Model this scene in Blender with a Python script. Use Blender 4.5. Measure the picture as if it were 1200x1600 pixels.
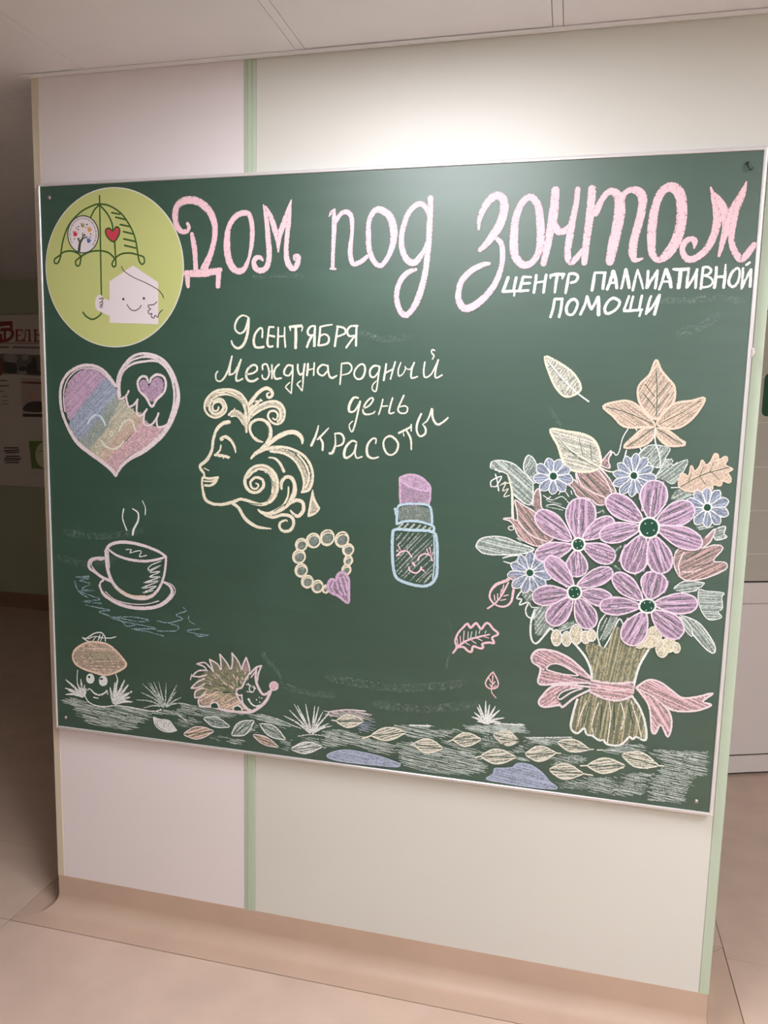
import bpy, bmesh, math, random
from mathutils import Vector, Matrix
from mathutils.geometry import tessellate_polygon

for o in list(bpy.data.objects): bpy.data.objects.remove(o)
scene = bpy.context.scene
COL = scene.collection

# ------------------------------------------------------------------ camera
cam_data = bpy.data.cameras.new('camera')
cam = bpy.data.objects.new('camera', cam_data); COL.objects.link(cam)
cam_data.sensor_fit = 'VERTICAL'; cam_data.sensor_height = 24.0
cam_data.lens = 24.0 * 1207.83 / 1600.0
cam_data.clip_start = 0.01
RT = Vector((0.971429, 0.236207, 0.023062)); UP = Vector((-0.053149, 0.121811, 0.991129)); FW = Vector((-0.231303, 0.964038, -0.130884))
m = Matrix.Identity(4)
for i in range(3):
    m[i][0] = RT[i]; m[i][1] = UP[i]; m[i][2] = -FW[i]
m[0][3], m[1][3], m[2][3] = 1.4856, -1.9712, 1.6070
cam.matrix_world = m
scene.camera = cam

# ------------------------------------------------------------------ world, lamp strength, exposure
world = bpy.data.worlds.new('world'); scene.world = world; world.use_nodes = True
world.node_tree.nodes['Background'].inputs[0].default_value = (0.9, 0.95, 1.0, 1)
world.node_tree.nodes['Background'].inputs[1].default_value = 0.02
# ceiling grid cells that hold a lamp: (cell, strength, label)
LAMPS = [((1, -2), 23.5, 'square white lit ceiling lamp nearest the chalkboard'),
         ((4, -3), 42.0, 'added fill lamp, a square white ceiling panel on the side of the door'),  # added out of view to brighten door, floor and ceiling
         ((4, -5), 40.0, 'second added fill lamp, a square white ceiling panel by the right wall, away from the door')]  # also added: unseen fill, set right so the far left stays dark
LAMP_COLOR = (0.96, 0.962, 1.0)
scene.view_settings.view_transform = 'Standard'
scene.view_settings.look = 'None'
scene.view_settings.exposure = 0.14
scene.view_settings.gamma = 1.0
scene.view_settings.use_curve_mapping = False
scene.cycles.transparent_max_bounces = 24
scene.cycles.max_bounces = 8
scene.cycles.diffuse_bounces = 5

# ------------------------------------------------------------------ dimensions (metres)
CEIL = 2.504
WX0, WX1, WY0, WY1 = -0.034, 1.909, 0.022, 0.285      # the wall block that carries the board
BX, BZ, BW, BH = 0.0, 0.6241, 1.8696, 1.580           # green board, front at y = 0
BACKY = 3.14                                          # far wall on the left

# ------------------------------------------------------------------ materials
def srgb(r, g, b):
    f = lambda c: (c/255/12.92) if c/255 <= .04045 else ((c/255+.055)/1.055)**2.4
    return (f(r), f(g), f(b), 1)
MATS = {}
def mat(name, rgb, rough=.5, spec=.5, metal=0.0, noise=0.0, nscale=20, bump=0.0, bscale=200, stretch=(1,1,1)):
    if name in MATS: return MATS[name]
    M = bpy.data.materials.new(name); M.use_nodes = True
    nt = M.node_tree; b = nt.nodes['Principled BSDF']
    b.inputs['Roughness'].default_value = rough; b.inputs['Metallic'].default_value = metal
    b.inputs['Specular IOR Level'].default_value = spec
    c = srgb(*rgb)
    b.inputs['Base Color'].default_value = c
    tc = nt.nodes.new('ShaderNodeTexCoord'); mp = nt.nodes.new('ShaderNodeMapping'); mp.inputs['Scale'].default_value = stretch
    nt.links.new(tc.outputs['Object'], mp.inputs['Vector'])
    if noise:
        n = nt.nodes.new('ShaderNodeTexNoise'); n.inputs['Scale'].default_value = nscale; n.inputs['Detail'].default_value = 5
        nt.links.new(mp.outputs[0], n.inputs['Vector'])
        r = nt.nodes.new('ShaderNodeValToRGB')
        r.color_ramp.elements[0].position = .3; r.color_ramp.elements[1].position = .7
        r.color_ramp.elements[0].color = tuple(v*(1-noise) for v in c[:3])+(1,)
        r.color_ramp.elements[1].color = tuple(min(1, v*(1+noise)) for v in c[:3])+(1,)
        nt.links.new(n.outputs['Fac'], r.inputs['Fac']); nt.links.new(r.outputs['Color'], b.inputs['Base Color'])
    if bump:
        n2 = nt.nodes.new('ShaderNodeTexNoise'); n2.inputs['Scale'].default_value = bscale; n2.inputs['Detail'].default_value = 3
        nt.links.new(mp.outputs[0], n2.inputs['Vector'])
        bp = nt.nodes.new('ShaderNodeBump'); bp.inputs['Strength'].default_value = bump; bp.inputs['Distance'].default_value = .002
        nt.links.new(n2.outputs['Fac'], bp.inputs['Height']); nt.links.new(bp.outputs['Normal'], b.inputs['Normal'])
    MATS[name] = M
    return M
mat('panel_white', (234, 226, 229), .42, .4, noise=.012, nscale=2)
mat('panel_cream', (218, 217, 211), .42, .4, noise=.012, nscale=2)
mat('trim_green', (186, 200, 180), .45, .4)
mat('trim_green_dark', (140, 166, 136), .5, .4)
mat('trim_beige', (214, 202, 184), .5, .4)
mat('vinyl', (208, 184, 168), .38, .35, noise=.07, nscale=6, bump=.08, bscale=60)
mat('vinyl_cove', (198, 172, 154), .42, .35, noise=.04, nscale=7, bump=.1, bscale=50)
mat('dirt', (146, 120, 103), .9, .2)
mat('ceil_panel', (240, 239, 243), .5, .3, noise=.01, nscale=3)
mat('ceil_runner', (240, 239, 243), .45, .35)
mat('void', (60, 54, 52), .9, .1)
mat('aluminium', (226, 222, 224), .3, .6, metal=.35)
mat('screw_metal', (190, 180, 174), .3, .5, metal=.85)
mat('screw_dark', (52, 62, 58), .35, .5, metal=.4)
mat('wall_green', (172, 174, 154), .6, .3, noise=.02, nscale=2)
mat('skirting_brown', (150, 116, 96), .5, .3)
mat('wall_plain', (192, 194, 180), .6, .3)
mat('door_white', (228, 220, 220), .4, .45)
mat('door_film', (190, 184, 176), .32, .5, noise=.02, nscale=4, stretch=(1, 1, 30))
mat('gasket', (38, 34, 33), .7, .3)
mat('sign_green', (28, 82, 56), .35, .5)
mat('sticker_red', (176, 40, 48), .4, .5)
mat('sticker_white', (228, 224, 222), .4, .5)
mat('sticker_lime', (196, 202, 132), .38, .45, noise=.015, nscale=3)
mat('poster_paper', (208, 198, 194), .5, .35)
mat('chalk_holder', (215, 205, 200), .5, .4)

def board_material():
    M = bpy.data.materials.new('chalkboard_green'); M.use_nodes = True
    nt = M.node_tree; b = nt.nodes['Principled BSDF']
    tc = nt.nodes.new('ShaderNodeTexCoord')
    n = nt.nodes.new('ShaderNodeTexNoise'); n.inputs['Scale'].default_value = 2.2; n.inputs['Detail'].default_value = 6; n.inputs['Distortion'].default_value = 1.2
    nt.links.new(tc.outputs['Object'], n.inputs['Vector'])
    mp = nt.nodes.new('ShaderNodeMapping'); mp.inputs['Rotation'].default_value = (0, .5, 0); mp.inputs['Scale'].default_value = (2, 1, 14)
    nt.links.new(tc.outputs['Object'], mp.inputs['Vector'])
    n2 = nt.nodes.new('ShaderNodeTexNoise'); n2.inputs['Scale'].default_value = 1.6; n2.inputs['Detail'].default_value = 7
    nt.links.new(mp.outputs[0], n2.inputs['Vector'])
    mu = nt.nodes.new('ShaderNodeMath'); mu.operation = 'MULTIPLY'
    nt.links.new(n.outputs['Fac'], mu.inputs[0]); nt.links.new(n2.outputs['Fac'], mu.inputs[1])
    r = nt.nodes.new('ShaderNodeValToRGB')
    r.color_ramp.elements[0].position = .12; r.color_ramp.elements[0].color = srgb(30, 70, 54)
    r.color_ramp.elements[1].position = .52; r.color_ramp.elements[1].color = srgb(44, 84, 68)
    nt.links.new(mu.outputs[0], r.inputs['Fac']); nt.links.new(r.outputs['Color'], b.inputs['Base Color'])
    b.inputs['Roughness'].default_value = .48; b.inputs['Specular IOR Level'].default_value = 1.0; b.inputs['IOR'].default_value = 1.6
    MATS['board'] = M
board_material()

def chalk_material():
    """dusty chalk: colour and thickness come from the stroke, grain lets the board show through"""
    M = bpy.data.materials.new('chalk'); M.use_nodes = True
    nt = M.node_tree; b = nt.nodes['Principled BSDF']; out = nt.nodes['Material Output']
    b.inputs['Roughness'].default_value = .95; b.inputs['Specular IOR Level'].default_value = .05
    ca = nt.nodes.new('ShaderNodeAttribute'); ca.attribute_name = 'chalk'
    ea = nt.nodes.new('ShaderNodeAttribute'); ea.attribute_name = 'edge'
    sa_ = nt.nodes.new('ShaderNodeAttribute'); sa_.attribute_name = 'soft'
    tc = nt.nodes.new('ShaderNodeTexCoord')
    n = nt.nodes.new('ShaderNodeTexNoise'); n.inputs['Scale'].default_value = 330; n.inputs['Detail'].default_value = 2; n.inputs['Roughness'].default_value = .6
    nt.links.new(tc.outputs['Object'], n.inputs['Vector'])
    n3 = nt.nodes.new('ShaderNodeTexNoise'); n3.inputs['Scale'].default_value = 70; n3.inputs['Detail'].default_value = 2
    nt.links.new(tc.outputs['Object'], n3.inputs['Vector'])
    def math_(op, a, bb, cl=False):
        x = nt.nodes.new('ShaderNodeMath'); x.operation = op; x.use_clamp = cl
        for i, v in enumerate((a, bb)):
            if v is None: continue
            if isinstance(v, (int, float)): x.inputs[i].default_value = v
            else: nt.links.new(v, x.inputs[i])
        return x.outputs[0]
    e = math_('ABSOLUTE', ea.outputs['Fac'], None)
    e = math_('POWER', e, 4.0)
    grain = math_('ADD', math_('MULTIPLY', n.outputs['Fac'], .75), math_('MULTIPLY', n3.outputs['Fac'], .25))
    # threshold 0.72 (thin dust) .. 0.22 (thick chalk)
    t = math_('SUBTRACT', .70, math_('MULTIPLY', ca.outputs['Alpha'], .44))
    t = math_('ADD', t, math_('MULTIPLY', e, .16))
    a = math_('MULTIPLY', math_('SUBTRACT', grain, t), math_('SUBTRACT', 5.0, math_('MULTIPLY', sa_.outputs['Fac'], 3.3)))
    a = math_('ADD', a, .5, True)
    tr = nt.nodes.new('ShaderNodeBsdfTransparent'); mx = nt.nodes.new('ShaderNodeMixShader')
    nt.links.new(ca.outputs['Color'], b.inputs['Base Color'])
    nt.links.new(a, mx.inputs[0]); nt.links.new(tr.outputs[0], mx.inputs[1]); nt.links.new(b.outputs[0], mx.inputs[2])
    nt.links.new(mx.outputs[0], out.inputs['Surface'])
    MATS['chalk'] = M
    P = bpy.data.materials.new('ink'); P.use_nodes = True
    nt = P.node_tree; b = nt.nodes['Principled BSDF']; b.inputs['Roughness'].default_value = .45
    ca = nt.nodes.new('ShaderNodeAttribute'); ca.attribute_name = 'chalk'; nt.links.new(ca.outputs['Color'], b.inputs['Base Color'])
    MATS['ink'] = P
chalk_material()

# ------------------------------------------------------------------ mesh helpers
def link(name, me, m, parent=None, kind=None):
    o = bpy.data.objects.new(name, me); COL.objects.link(o)
    if m is not None: me.materials.append(MATS[m] if isinstance(m, str) else m)
    if parent is not None: o.parent = parent
    if kind: o['kind'] = kind
    return o
def smooth(o):
    for p in o.data.polygons: p.use_smooth = True
    return o
def add_box(bm, x0, x1, y0, y1, z0, z1):
    v = [bm.verts.new(p) for p in ((x0,y0,z0),(x1,y0,z0),(x1,y1,z0),(x0,y1,z0),(x0,y0,z1),(x1,y0,z1),(x1,y1,z1),(x0,y1,z1))]
    for f in ((0,3,2,1),(4,5,6,7),(0,1,5,4),(1,2,6,5),(2,3,7,6),(3,0,4,7)): bm.faces.new([v[i] for i in f])
def done(name, bm, m, parent=None, kind=None, bevel=0):
    if bevel:
        bmesh.ops.bevel(bm, geom=list(bm.edges), offset=bevel, segments=2, affect='EDGES', clamp_overlap=True)
    me = bpy.data.meshes.new(name); bm.to_mesh(me); bm.free()
    return link(name, me, m, parent, kind)
def box(name, x0, x1, y0, y1, z0, z1, m, parent=None, kind=None, bevel=0):
    bm = bmesh.new(); add_box(bm, x0, x1, y0, y1, z0, z1)
    return done(name, bm, m, parent, kind, bevel)
def prism(name, profile, path, m, parent=None, kind=None, cap=True, shade=False):
    """sweep a profile: path is a list of functions (profile point -> world point), one per cross-section"""
    bm = bmesh.new(); rings = [[bm.verts.new(f(p)) for p in profile] for f in path]
    n = len(profile)
    for a, b in zip(rings, rings[1:]):
        for i in range(n): bm.faces.new((a[i], a[(i+1) % n], b[(i+1) % n], b[i]))
    if cap:
        bm.faces.new(rings[0][::-1]); bm.faces.new(rings[-1])
    bmesh.ops.recalc_face_normals(bm, faces=list(bm.faces))
    o = done(name, bm, m, parent, kind)
    if shade:
        for p in o.data.polygons: p.use_smooth = len(p.vertices) == 4
    return o
def empty(name, loc, label, cat, group=None, rz=0):
    o = bpy.data.objects.new(name, None); COL.objects.link(o); o.empty_display_size = .1
    o.location = loc; o.rotation_euler = (0, 0, rz); o['label'] = label; o['category'] = cat
    if group: o['group'] = group
    return o
def tag(o, label, cat):
    o['label'] = label; o['category'] = cat
    return o

# ------------------------------------------------------------------ the setting
RX0, RX1, RY0, RY1 = -5.2, 4.6, -3.9, BACKY
SX, SY = 0.130, 0.1325        # grid lines of the ceiling
PER = 0.6365
# floor: sheets of vinyl on a dark screed, so the seams are real gaps
floor = box('floor', RX0, RX1, RY0, RY1, -.12, -.003, 'dirt', kind='structure')
STRIP = .108
fx0, fx1, fy0, fy1 = WX0-STRIP, WX1+STRIP, WY0-STRIP+.012, WY1+STRIP
g = .0011
for (x0, x1, y0, y1) in ((RX0, fx0, RY0, fy0), (fx0, fx1, RY0, fy0), (fx1, RX1, RY0, fy0),
                         (RX0, fx0, fy0, .299), (RX0, fx0, .299, RY1), (fx0, fx1, fy1, RY1), (fx1, RX1, fy0, .345), (fx1, RX1, .345, RY1)):
    box('vinyl_sheet', x0+g, x1-g, y0+g, y1-g, -.003, 0, 'vinyl', floor)

# cove skirting round the wall block: strip on the floor that curves up the wall, mitred at the corners
def cove_profile():
    h, r, t = .112, .05, .003
    pts = [(STRIP-.002, 0), (r, 0)]
    for k in range(1, 20):
        a = math.pi/2*k/20; pts.append((r-r*math.sin(a), r-r*math.cos(a)))
    pts += [(0, r), (0, h), (-.004, h), (-.004, -.003), (STRIP-.002, -.003)]
    return pts
cp = cove_profile()
def cove(name, c0, c1, out0, out1):
    # c = wall corners on the floor; out = mitre directions (unit per metre of depth)
    gap = .0009
    d = (Vector(c1)-Vector(c0)).normalized()*gap
    fa = lambda p: (c0[0]+out0[0]*p[0]+d.x, c0[1]+out0[1]*p[0]+d.y, p[1]+.0006)
    fb = lambda p: (c1[0]+out1[0]*p[0]-d.x, c1[1]+out1[1]*p[0]-d.y, p[1]+.0006)
    return prism(name, cp, [fa, fb], 'vinyl_cove', None, 'structure', True, False)
ky = (WY0-fy0)/STRIP
cove('baseboard_front', (WX0, WY0), (WX1, WY0), (-1, -ky), (1, -ky))
cove('baseboard_left', (WX0, WY1), (WX0, WY0), (-1, 1), (-1, -ky))
cove('baseboard_right', (WX1, WY0), (WX1, WY1), (1, -ky), (1, 1))
cove('baseboard_rear', (WX1, WY1), (WX0, WY1), (1, 1), (-1, 1))

# wall block with panels, joint profile and corner trims
wall = box('wall_front', WX0+.004, WX1-.004, WY0+.004, WY1-.004, .0, CEIL+.004, 'wall_plain', kind='structure')
ZB = .1125
JX0, JX1 = .6045, .6395
box('wall_panel', WX0+.0225, JX0-.0005, WY0+.001, WY0+.004, ZB, CEIL, 'panel_white', wall)['label'] = 'pinkish white wall panel left of the green joint'
box('wall_panel', JX1+.0005, WX1-.0245, WY0+.001, WY0+.004, ZB, CEIL, 'panel_cream', wall)['label'] = 'pale greenish cream wall panel'
jp = [(JX0, .004), (JX0, .0005), (JX0+.009, -.0008), (JX0+.0105, .001), (JX0+.012, -.0015), (JX0+.0225, -.0015), (JX0+.024, .001), (JX0+.0255, -.0008), (JX1, .0005), (JX1, .004)]
prism('joint_strip', jp, [lambda p: (p[0], WY0+p[1], ZB), lambda p: (p[0], WY0+p[1], CEIL)], 'trim_green', wall)['label'] = 'green grooved joint profile between wall panels'
def corner(x, s, wd, m, label):
    pr = [(x, WY0-.0008), (x-s*(wd-.001), WY0-.0008), (x-s*wd, WY0+.002), (x-s*wd, WY0+.004), (x-s*.003, WY0+.004), (x-s*.003, WY0+.03), (x+s*.0008, WY0+.03), (x+s*.0008, WY0+.001)]
    prism('corner_trim', pr, [lambda p: (p[0], p[1], ZB), lambda p: (p[0], p[1], CEIL)], m, wall)['label'] = label
corner(WX0, -1, .0225, 'trim_beige', 'beige corner trim')
corner(WX1, 1, .0245, 'trim_green', 'green corner trim')
box('wall_panel', WX0, WX0+.004, WY0+.031, WY1-.004, ZB, CEIL, 'panel_white', wall)
box('wall_panel', WX1-.004, WX1, WY0+.031, WY1-.004, ZB, CEIL, 'panel_cream', wall)
box('wall_panel', WX0, WX1, WY1-.004, WY1, ZB, CEIL, 'panel_cream', wall)
# perimeter angle under the ceiling
pa = .0225
for (x0, x1, y0, y1) in ((WX0-pa, WX1+pa, WY0-pa+.0035, WY0-.001), (WX0-pa, WX0-.001, WY0-.001, WY1+pa), (WX1+.001, WX1+pa, WY0-.001, WY1+pa), (WX0, WX1, WY1+.0005, WY1+pa)):
    box('edge_angle', x0, x1, y0, y1, CEIL-.0035, CEIL-.0005, 'ceil_runner', wall)

# ceiling: cassettes between flush runners, dark void above
ceiling = box('ceiling', RX0, RX1, RY0, RY1, CEIL+.02, CEIL+.1, 'void', kind='structure')
SW, GP = .0125, .0012
ix0 = math.floor((RX0-SX)/PER); ix1 = math.floor((RX1-SX)/PER); iy0 = math.floor((RY0-SY)/PER); iy1 = math.floor((RY1-SY)/PER)
mesh_cache = {}
def ceil_piece(name, x0, x1, y0, y1, z0, m):
    x0, x1, y0, y1 = max(x0, RX0), min(x1, RX1), max(y0, RY0), min(y1, RY1)
    if x1-x0 < .004 or y1-y0 < .004: return None
    key = (name, round(x1-x0, 4), round(y1-y0, 4))
    if key not in mesh_cache:
        bm = bmesh.new(); add_box(bm, 0, x1-x0, 0, y1-y0, 0, .014)
        me = bpy.data.meshes.new(name); bm.to_mesh(me); bm.free(); me.materials.append(MATS[m]); mesh_cache[key] = me
    o = bpy.data.objects.new(name, mesh_cache[key]); COL.objects.link(o); o.parent = ceiling; o.location = (x0, y0, z0)
    return o
rnd = random.Random(4)
for i in range(ix0, ix1+1):
    gx = SX+PER*i
    ceil_piece('ceiling_runner', gx-SW+GP, gx+SW-GP, RY0, RY1, CEIL+.0005, 'ceil_runner')
    for j in range(iy0, iy1+1):
        gy = SY+PER*j
        ceil_piece('ceiling_runner', gx+SW, gx+PER-SW, gy-SW+GP, gy+SW-GP, CEIL+.0008, 'ceil_runner')
        if (i, j) in [l[0] for l in LAMPS]: continue
        ceil_piece('ceiling_panel', gx+SW+.0004, gx+PER-SW-.0004, gy+SW+.0004, gy+PER-SW-.0004, CEIL+.0002+rnd.uniform(0, .0012), 'ceil_panel')

# outer walls of the hall
w = box('wall_left_rear', RX0, 1.2, BACKY, BACKY+.1, 0, CEIL+.02, 'wall_green', kind='structure')
def skirt(name, x0, x1, y):
    pr = [(0, 0), (-.03, 0), (-.014, .014), (-.006, .03), (-.004, .11), (0, .115)]
    return prism(name, pr, [lambda p: (x0, y+p[0], p[1]), lambda p: (x1, y+p[0], p[1])], 'skirting_brown', None, 'structure')
skirt('baseboard_left_rear', RX0, 1.2, BACKY)
box('wall_left', RX0-.1, RX0, RY0, BACKY+.1, 0, CEIL+.02, 'wall_plain', kind='structure')
box('wall_rear', RX0-.1, RX1+.1, RY0-.1, RY0, 0, CEIL+.02, 'wall_plain', kind='structure')
box('wall_right', RX1, RX1+.1, RY0, BACKY+.1, 0, CEIL+.02, 'wall_plain', kind='structure')

# ------------------------------------------------------------------ door on the right, set at an angle
DA = math.atan2(.3755, .9268)
DO = Vector((2.2455, 1.6234, 0))
dx, dn = Vector((math.cos(DA), math.sin(DA), 0)), Vector((-math.sin(DA), math.cos(DA), 0))
def dbox(name, u0, u1, v0, v1, z0, z1, m, parent=None, kind=None, bevel=0):
    bm = bmesh.new(); add_box(bm, u0, u1, v0, v1, z0, z1)
    if bevel: bmesh.ops.bevel(bm, geom=list(bm.edges), offset=bevel, segments=2, affect='EDGES', clamp_overlap=True)
    me = bpy.data.meshes.new(name); bm.to_mesh(me); bm.free()
    o = link(name, me, m, parent, kind)
    if parent is None: o.location = DO; o.rotation_euler = (0, 0, DA)
    return o
UL, UR = -.42, .62
door = dbox('door_1', UL+.004, UR-.004, .012, .04, .012, 2.05, 'door_white', kind='structure')
dbox('kick_rail', UL+.004, UR-.004, 0, .012, .012, .0925, 'door_white', door, bevel=.002)
dbox('lower_panel', UL+.004, UR-.004, .001, .012, .0985, .797, 'door_white', door, bevel=.002)
dbox('middle_rail', UL+.004, UR-.004, -.002, .012, .800, .893, 'door_white', door, bevel=.002)
dbox('upper_pane', UL+.004, UR-.004, .004, .012, .8995, 2.05, 'door_film', door, bevel=.001)
dbox('seal', UL+.006, UR-.006, .006, .013, .0925, .0985, 'gasket', door)
dbox('seal', UL+.006, UR-.006, .006, .013, .893, .8995, 'gasket', door)
dbox('threshold_gap', UL, UR, .014, .05, .0005, .012, 'gasket', door)
for k in range(5): dbox('pane_line', UL+.02, UR-.02, .0035, .004, 1.02+k*.19, 1.0225+k*.19, 'door_white', door)
t = dbox('trim_1', UL-.06, UR+.06, -.004, .06, 2.058, 2.12, 'door_white', kind='structure', bevel=.002)
dbox('seal', UL, UR, .004, .03, 2.05, 2.058, 'gasket', t)
dbox('jamb', UL-.06, UL, -.004, .06, 0, 2.058, 'door_white', t, bevel=.002)
dbox('jamb', UR, UR+.06, -.004, .06, 0, 2.058, 'door_white', t, bevel=.002)
dbox('wall_right_rear', UR+.06, 2.35, .0, .1, 0, CEIL, 'wall_plain', kind='structure')
dbox('wall_right_rear', -1.3, UL-.06, .0, .1, 0, CEIL, 'wall_plain', kind='structure')
dbox('wall_right_top', UL-.06, UR+.06, .0, .1, 2.12, CEIL, 'wall_plain', kind='structure')

def rounded(w, h, r, n=6):
    pts = []
    for cx, cy, a0 in ((w-r, h-r, 0), (r, h-r, 90), (r, r, 180), (w-r, r, 270)):
        for k in range(n+1):
            a = math.radians(a0+90*k/n); pts.append((cx+r*math.cos(a), cy+r*math.sin(a)))
    return pts
def plate(name, outline, y0, y1, m, parent=None, loc=None, rz=0):
    o = prism(name, outline, [lambda p: (p[0], y0, p[1]), lambda p: (p[0], y1, p[1])], m, parent)
    if loc is not None: o.location = loc; o.rotation_euler = (0, 0, rz)
    return o
sg = plate('door_sign', rounded(.36, .18, .022), -.003, 0, 'sign_green', None, DO+dx*.022+Vector((0, 0, 1.618))+dn*.0045, DA)
tag(sg, 'dark green rounded plate on the upper pane of the door', 'sign')
def half_disc(r, a0, a1, n=14): return [(r*math.cos(math.radians(a0+(a1-a0)*k/n)), r*math.sin(math.radians(a0+(a1-a0)*k/n))) for k in range(n+1)]
st = empty('round_sticker', DO+dx*-.049+Vector((0, 0, 1.163))+dn*.0045, 'small round red and white sticker on the door pane', 'sticker', rz=DA)
plate('white_half', half_disc(.058, 0, 180), -.002, 0, 'sticker_white', st); plate('red_half', half_disc(.058, 180, 360), -.002, 0, 'sticker_red', st)

# ------------------------------------------------------------------ ceiling lamps (one near the chalkboard, two more added out of view as fill)
hw = PER/2-SW-.001
for cell, strength, label in LAMPS:
    lamp = empty('ceiling_light', (SX+PER*(cell[0]+.5), SY+PER*(cell[1]+.5), CEIL), label, 'ceiling light', 'lit panels in the ceiling grid')
    for (x0, x1, y0, y1) in ((-hw, hw, -hw, -hw+.02), (-hw, hw, hw-.02, hw), (-hw, -hw+.02, -hw+.02, hw-.02), (hw-.02, hw, -hw+.02, hw-.02)):
        box('lamp_frame', x0, x1, y0, y1, -.002, .018, 'ceil_runner', lamp)
    E_ = bpy.data.materials.new('lamp_diffuser'); E_.use_nodes = True
    _b = E_.node_tree.nodes['Principled BSDF']; _b.inputs['Emission Color'].default_value = LAMP_COLOR+(1,); _b.inputs['Emission Strength'].default_value = strength
    box('diffuser', -hw+.02, hw-.02, -hw+.02, hw-.02, .004, .012, E_, lamp)

# ------------------------------------------------------------------ drawing helpers
PAL = {k: srgb(*v) for k, v in dict(
    P=(238, 200, 208), Q=(232, 218, 222), W=(232, 236, 234), C=(228, 226, 212), Y=(234, 226, 204), A=(232, 208, 190), V=(203, 173, 201), U=(232, 216, 230),
    B=(176, 186, 210), I=(214, 226, 232), S=(184, 208, 222), J=(150, 176, 186), G=(176, 186, 180), D=(196, 208, 202), T=(176, 172, 144), R=(204, 174, 172), K=(47, 84, 67),
    dg=(66, 98, 44), rd=(204, 62, 84), wp=(232, 222, 228), dk=(68, 84, 68), ln=(62, 54, 50), ol=(150, 146, 92), og=(222, 160, 96), bl=(84, 104, 176),
    dr=(138, 48, 54), gr=(128, 122, 118), pb=(120, 108, 104), pd=(74, 66, 64), pw=(160, 152, 148), pr=(120, 72, 62), pp=(188, 170, 164), sk=(196, 150, 124), pg=(104, 128, 62), pl=(206, 206, 176)).items()}
def spline(pts, closed, sub=4):
    n = len(pts)
    if n < 3: return pts
    out = []; segs = n if closed else n-1
    for i in range(segs):
        if closed: p0, p1, p2, p3 = pts[i-1], pts[i], pts[(i+1) % n], pts[(i+2) % n]
        else: p0, p1, p2, p3 = pts[max(i-1, 0)], pts[i], pts[i+1], pts[min(i+2, n-1)]
        for k in range(sub):
            t = k/sub; t2, t3 = t*t, t*t*t
            out.append(tuple(.5*(2*b+(c-a)*t+(2*a-5*b+4*c-d)*t2+(3*b-a-3*c+d)*t3) for a, b, c, d in zip(p0, p1, p2, p3)))
    if not closed: out.append(pts[-1])
    return out
LAYER = .000004
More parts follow.
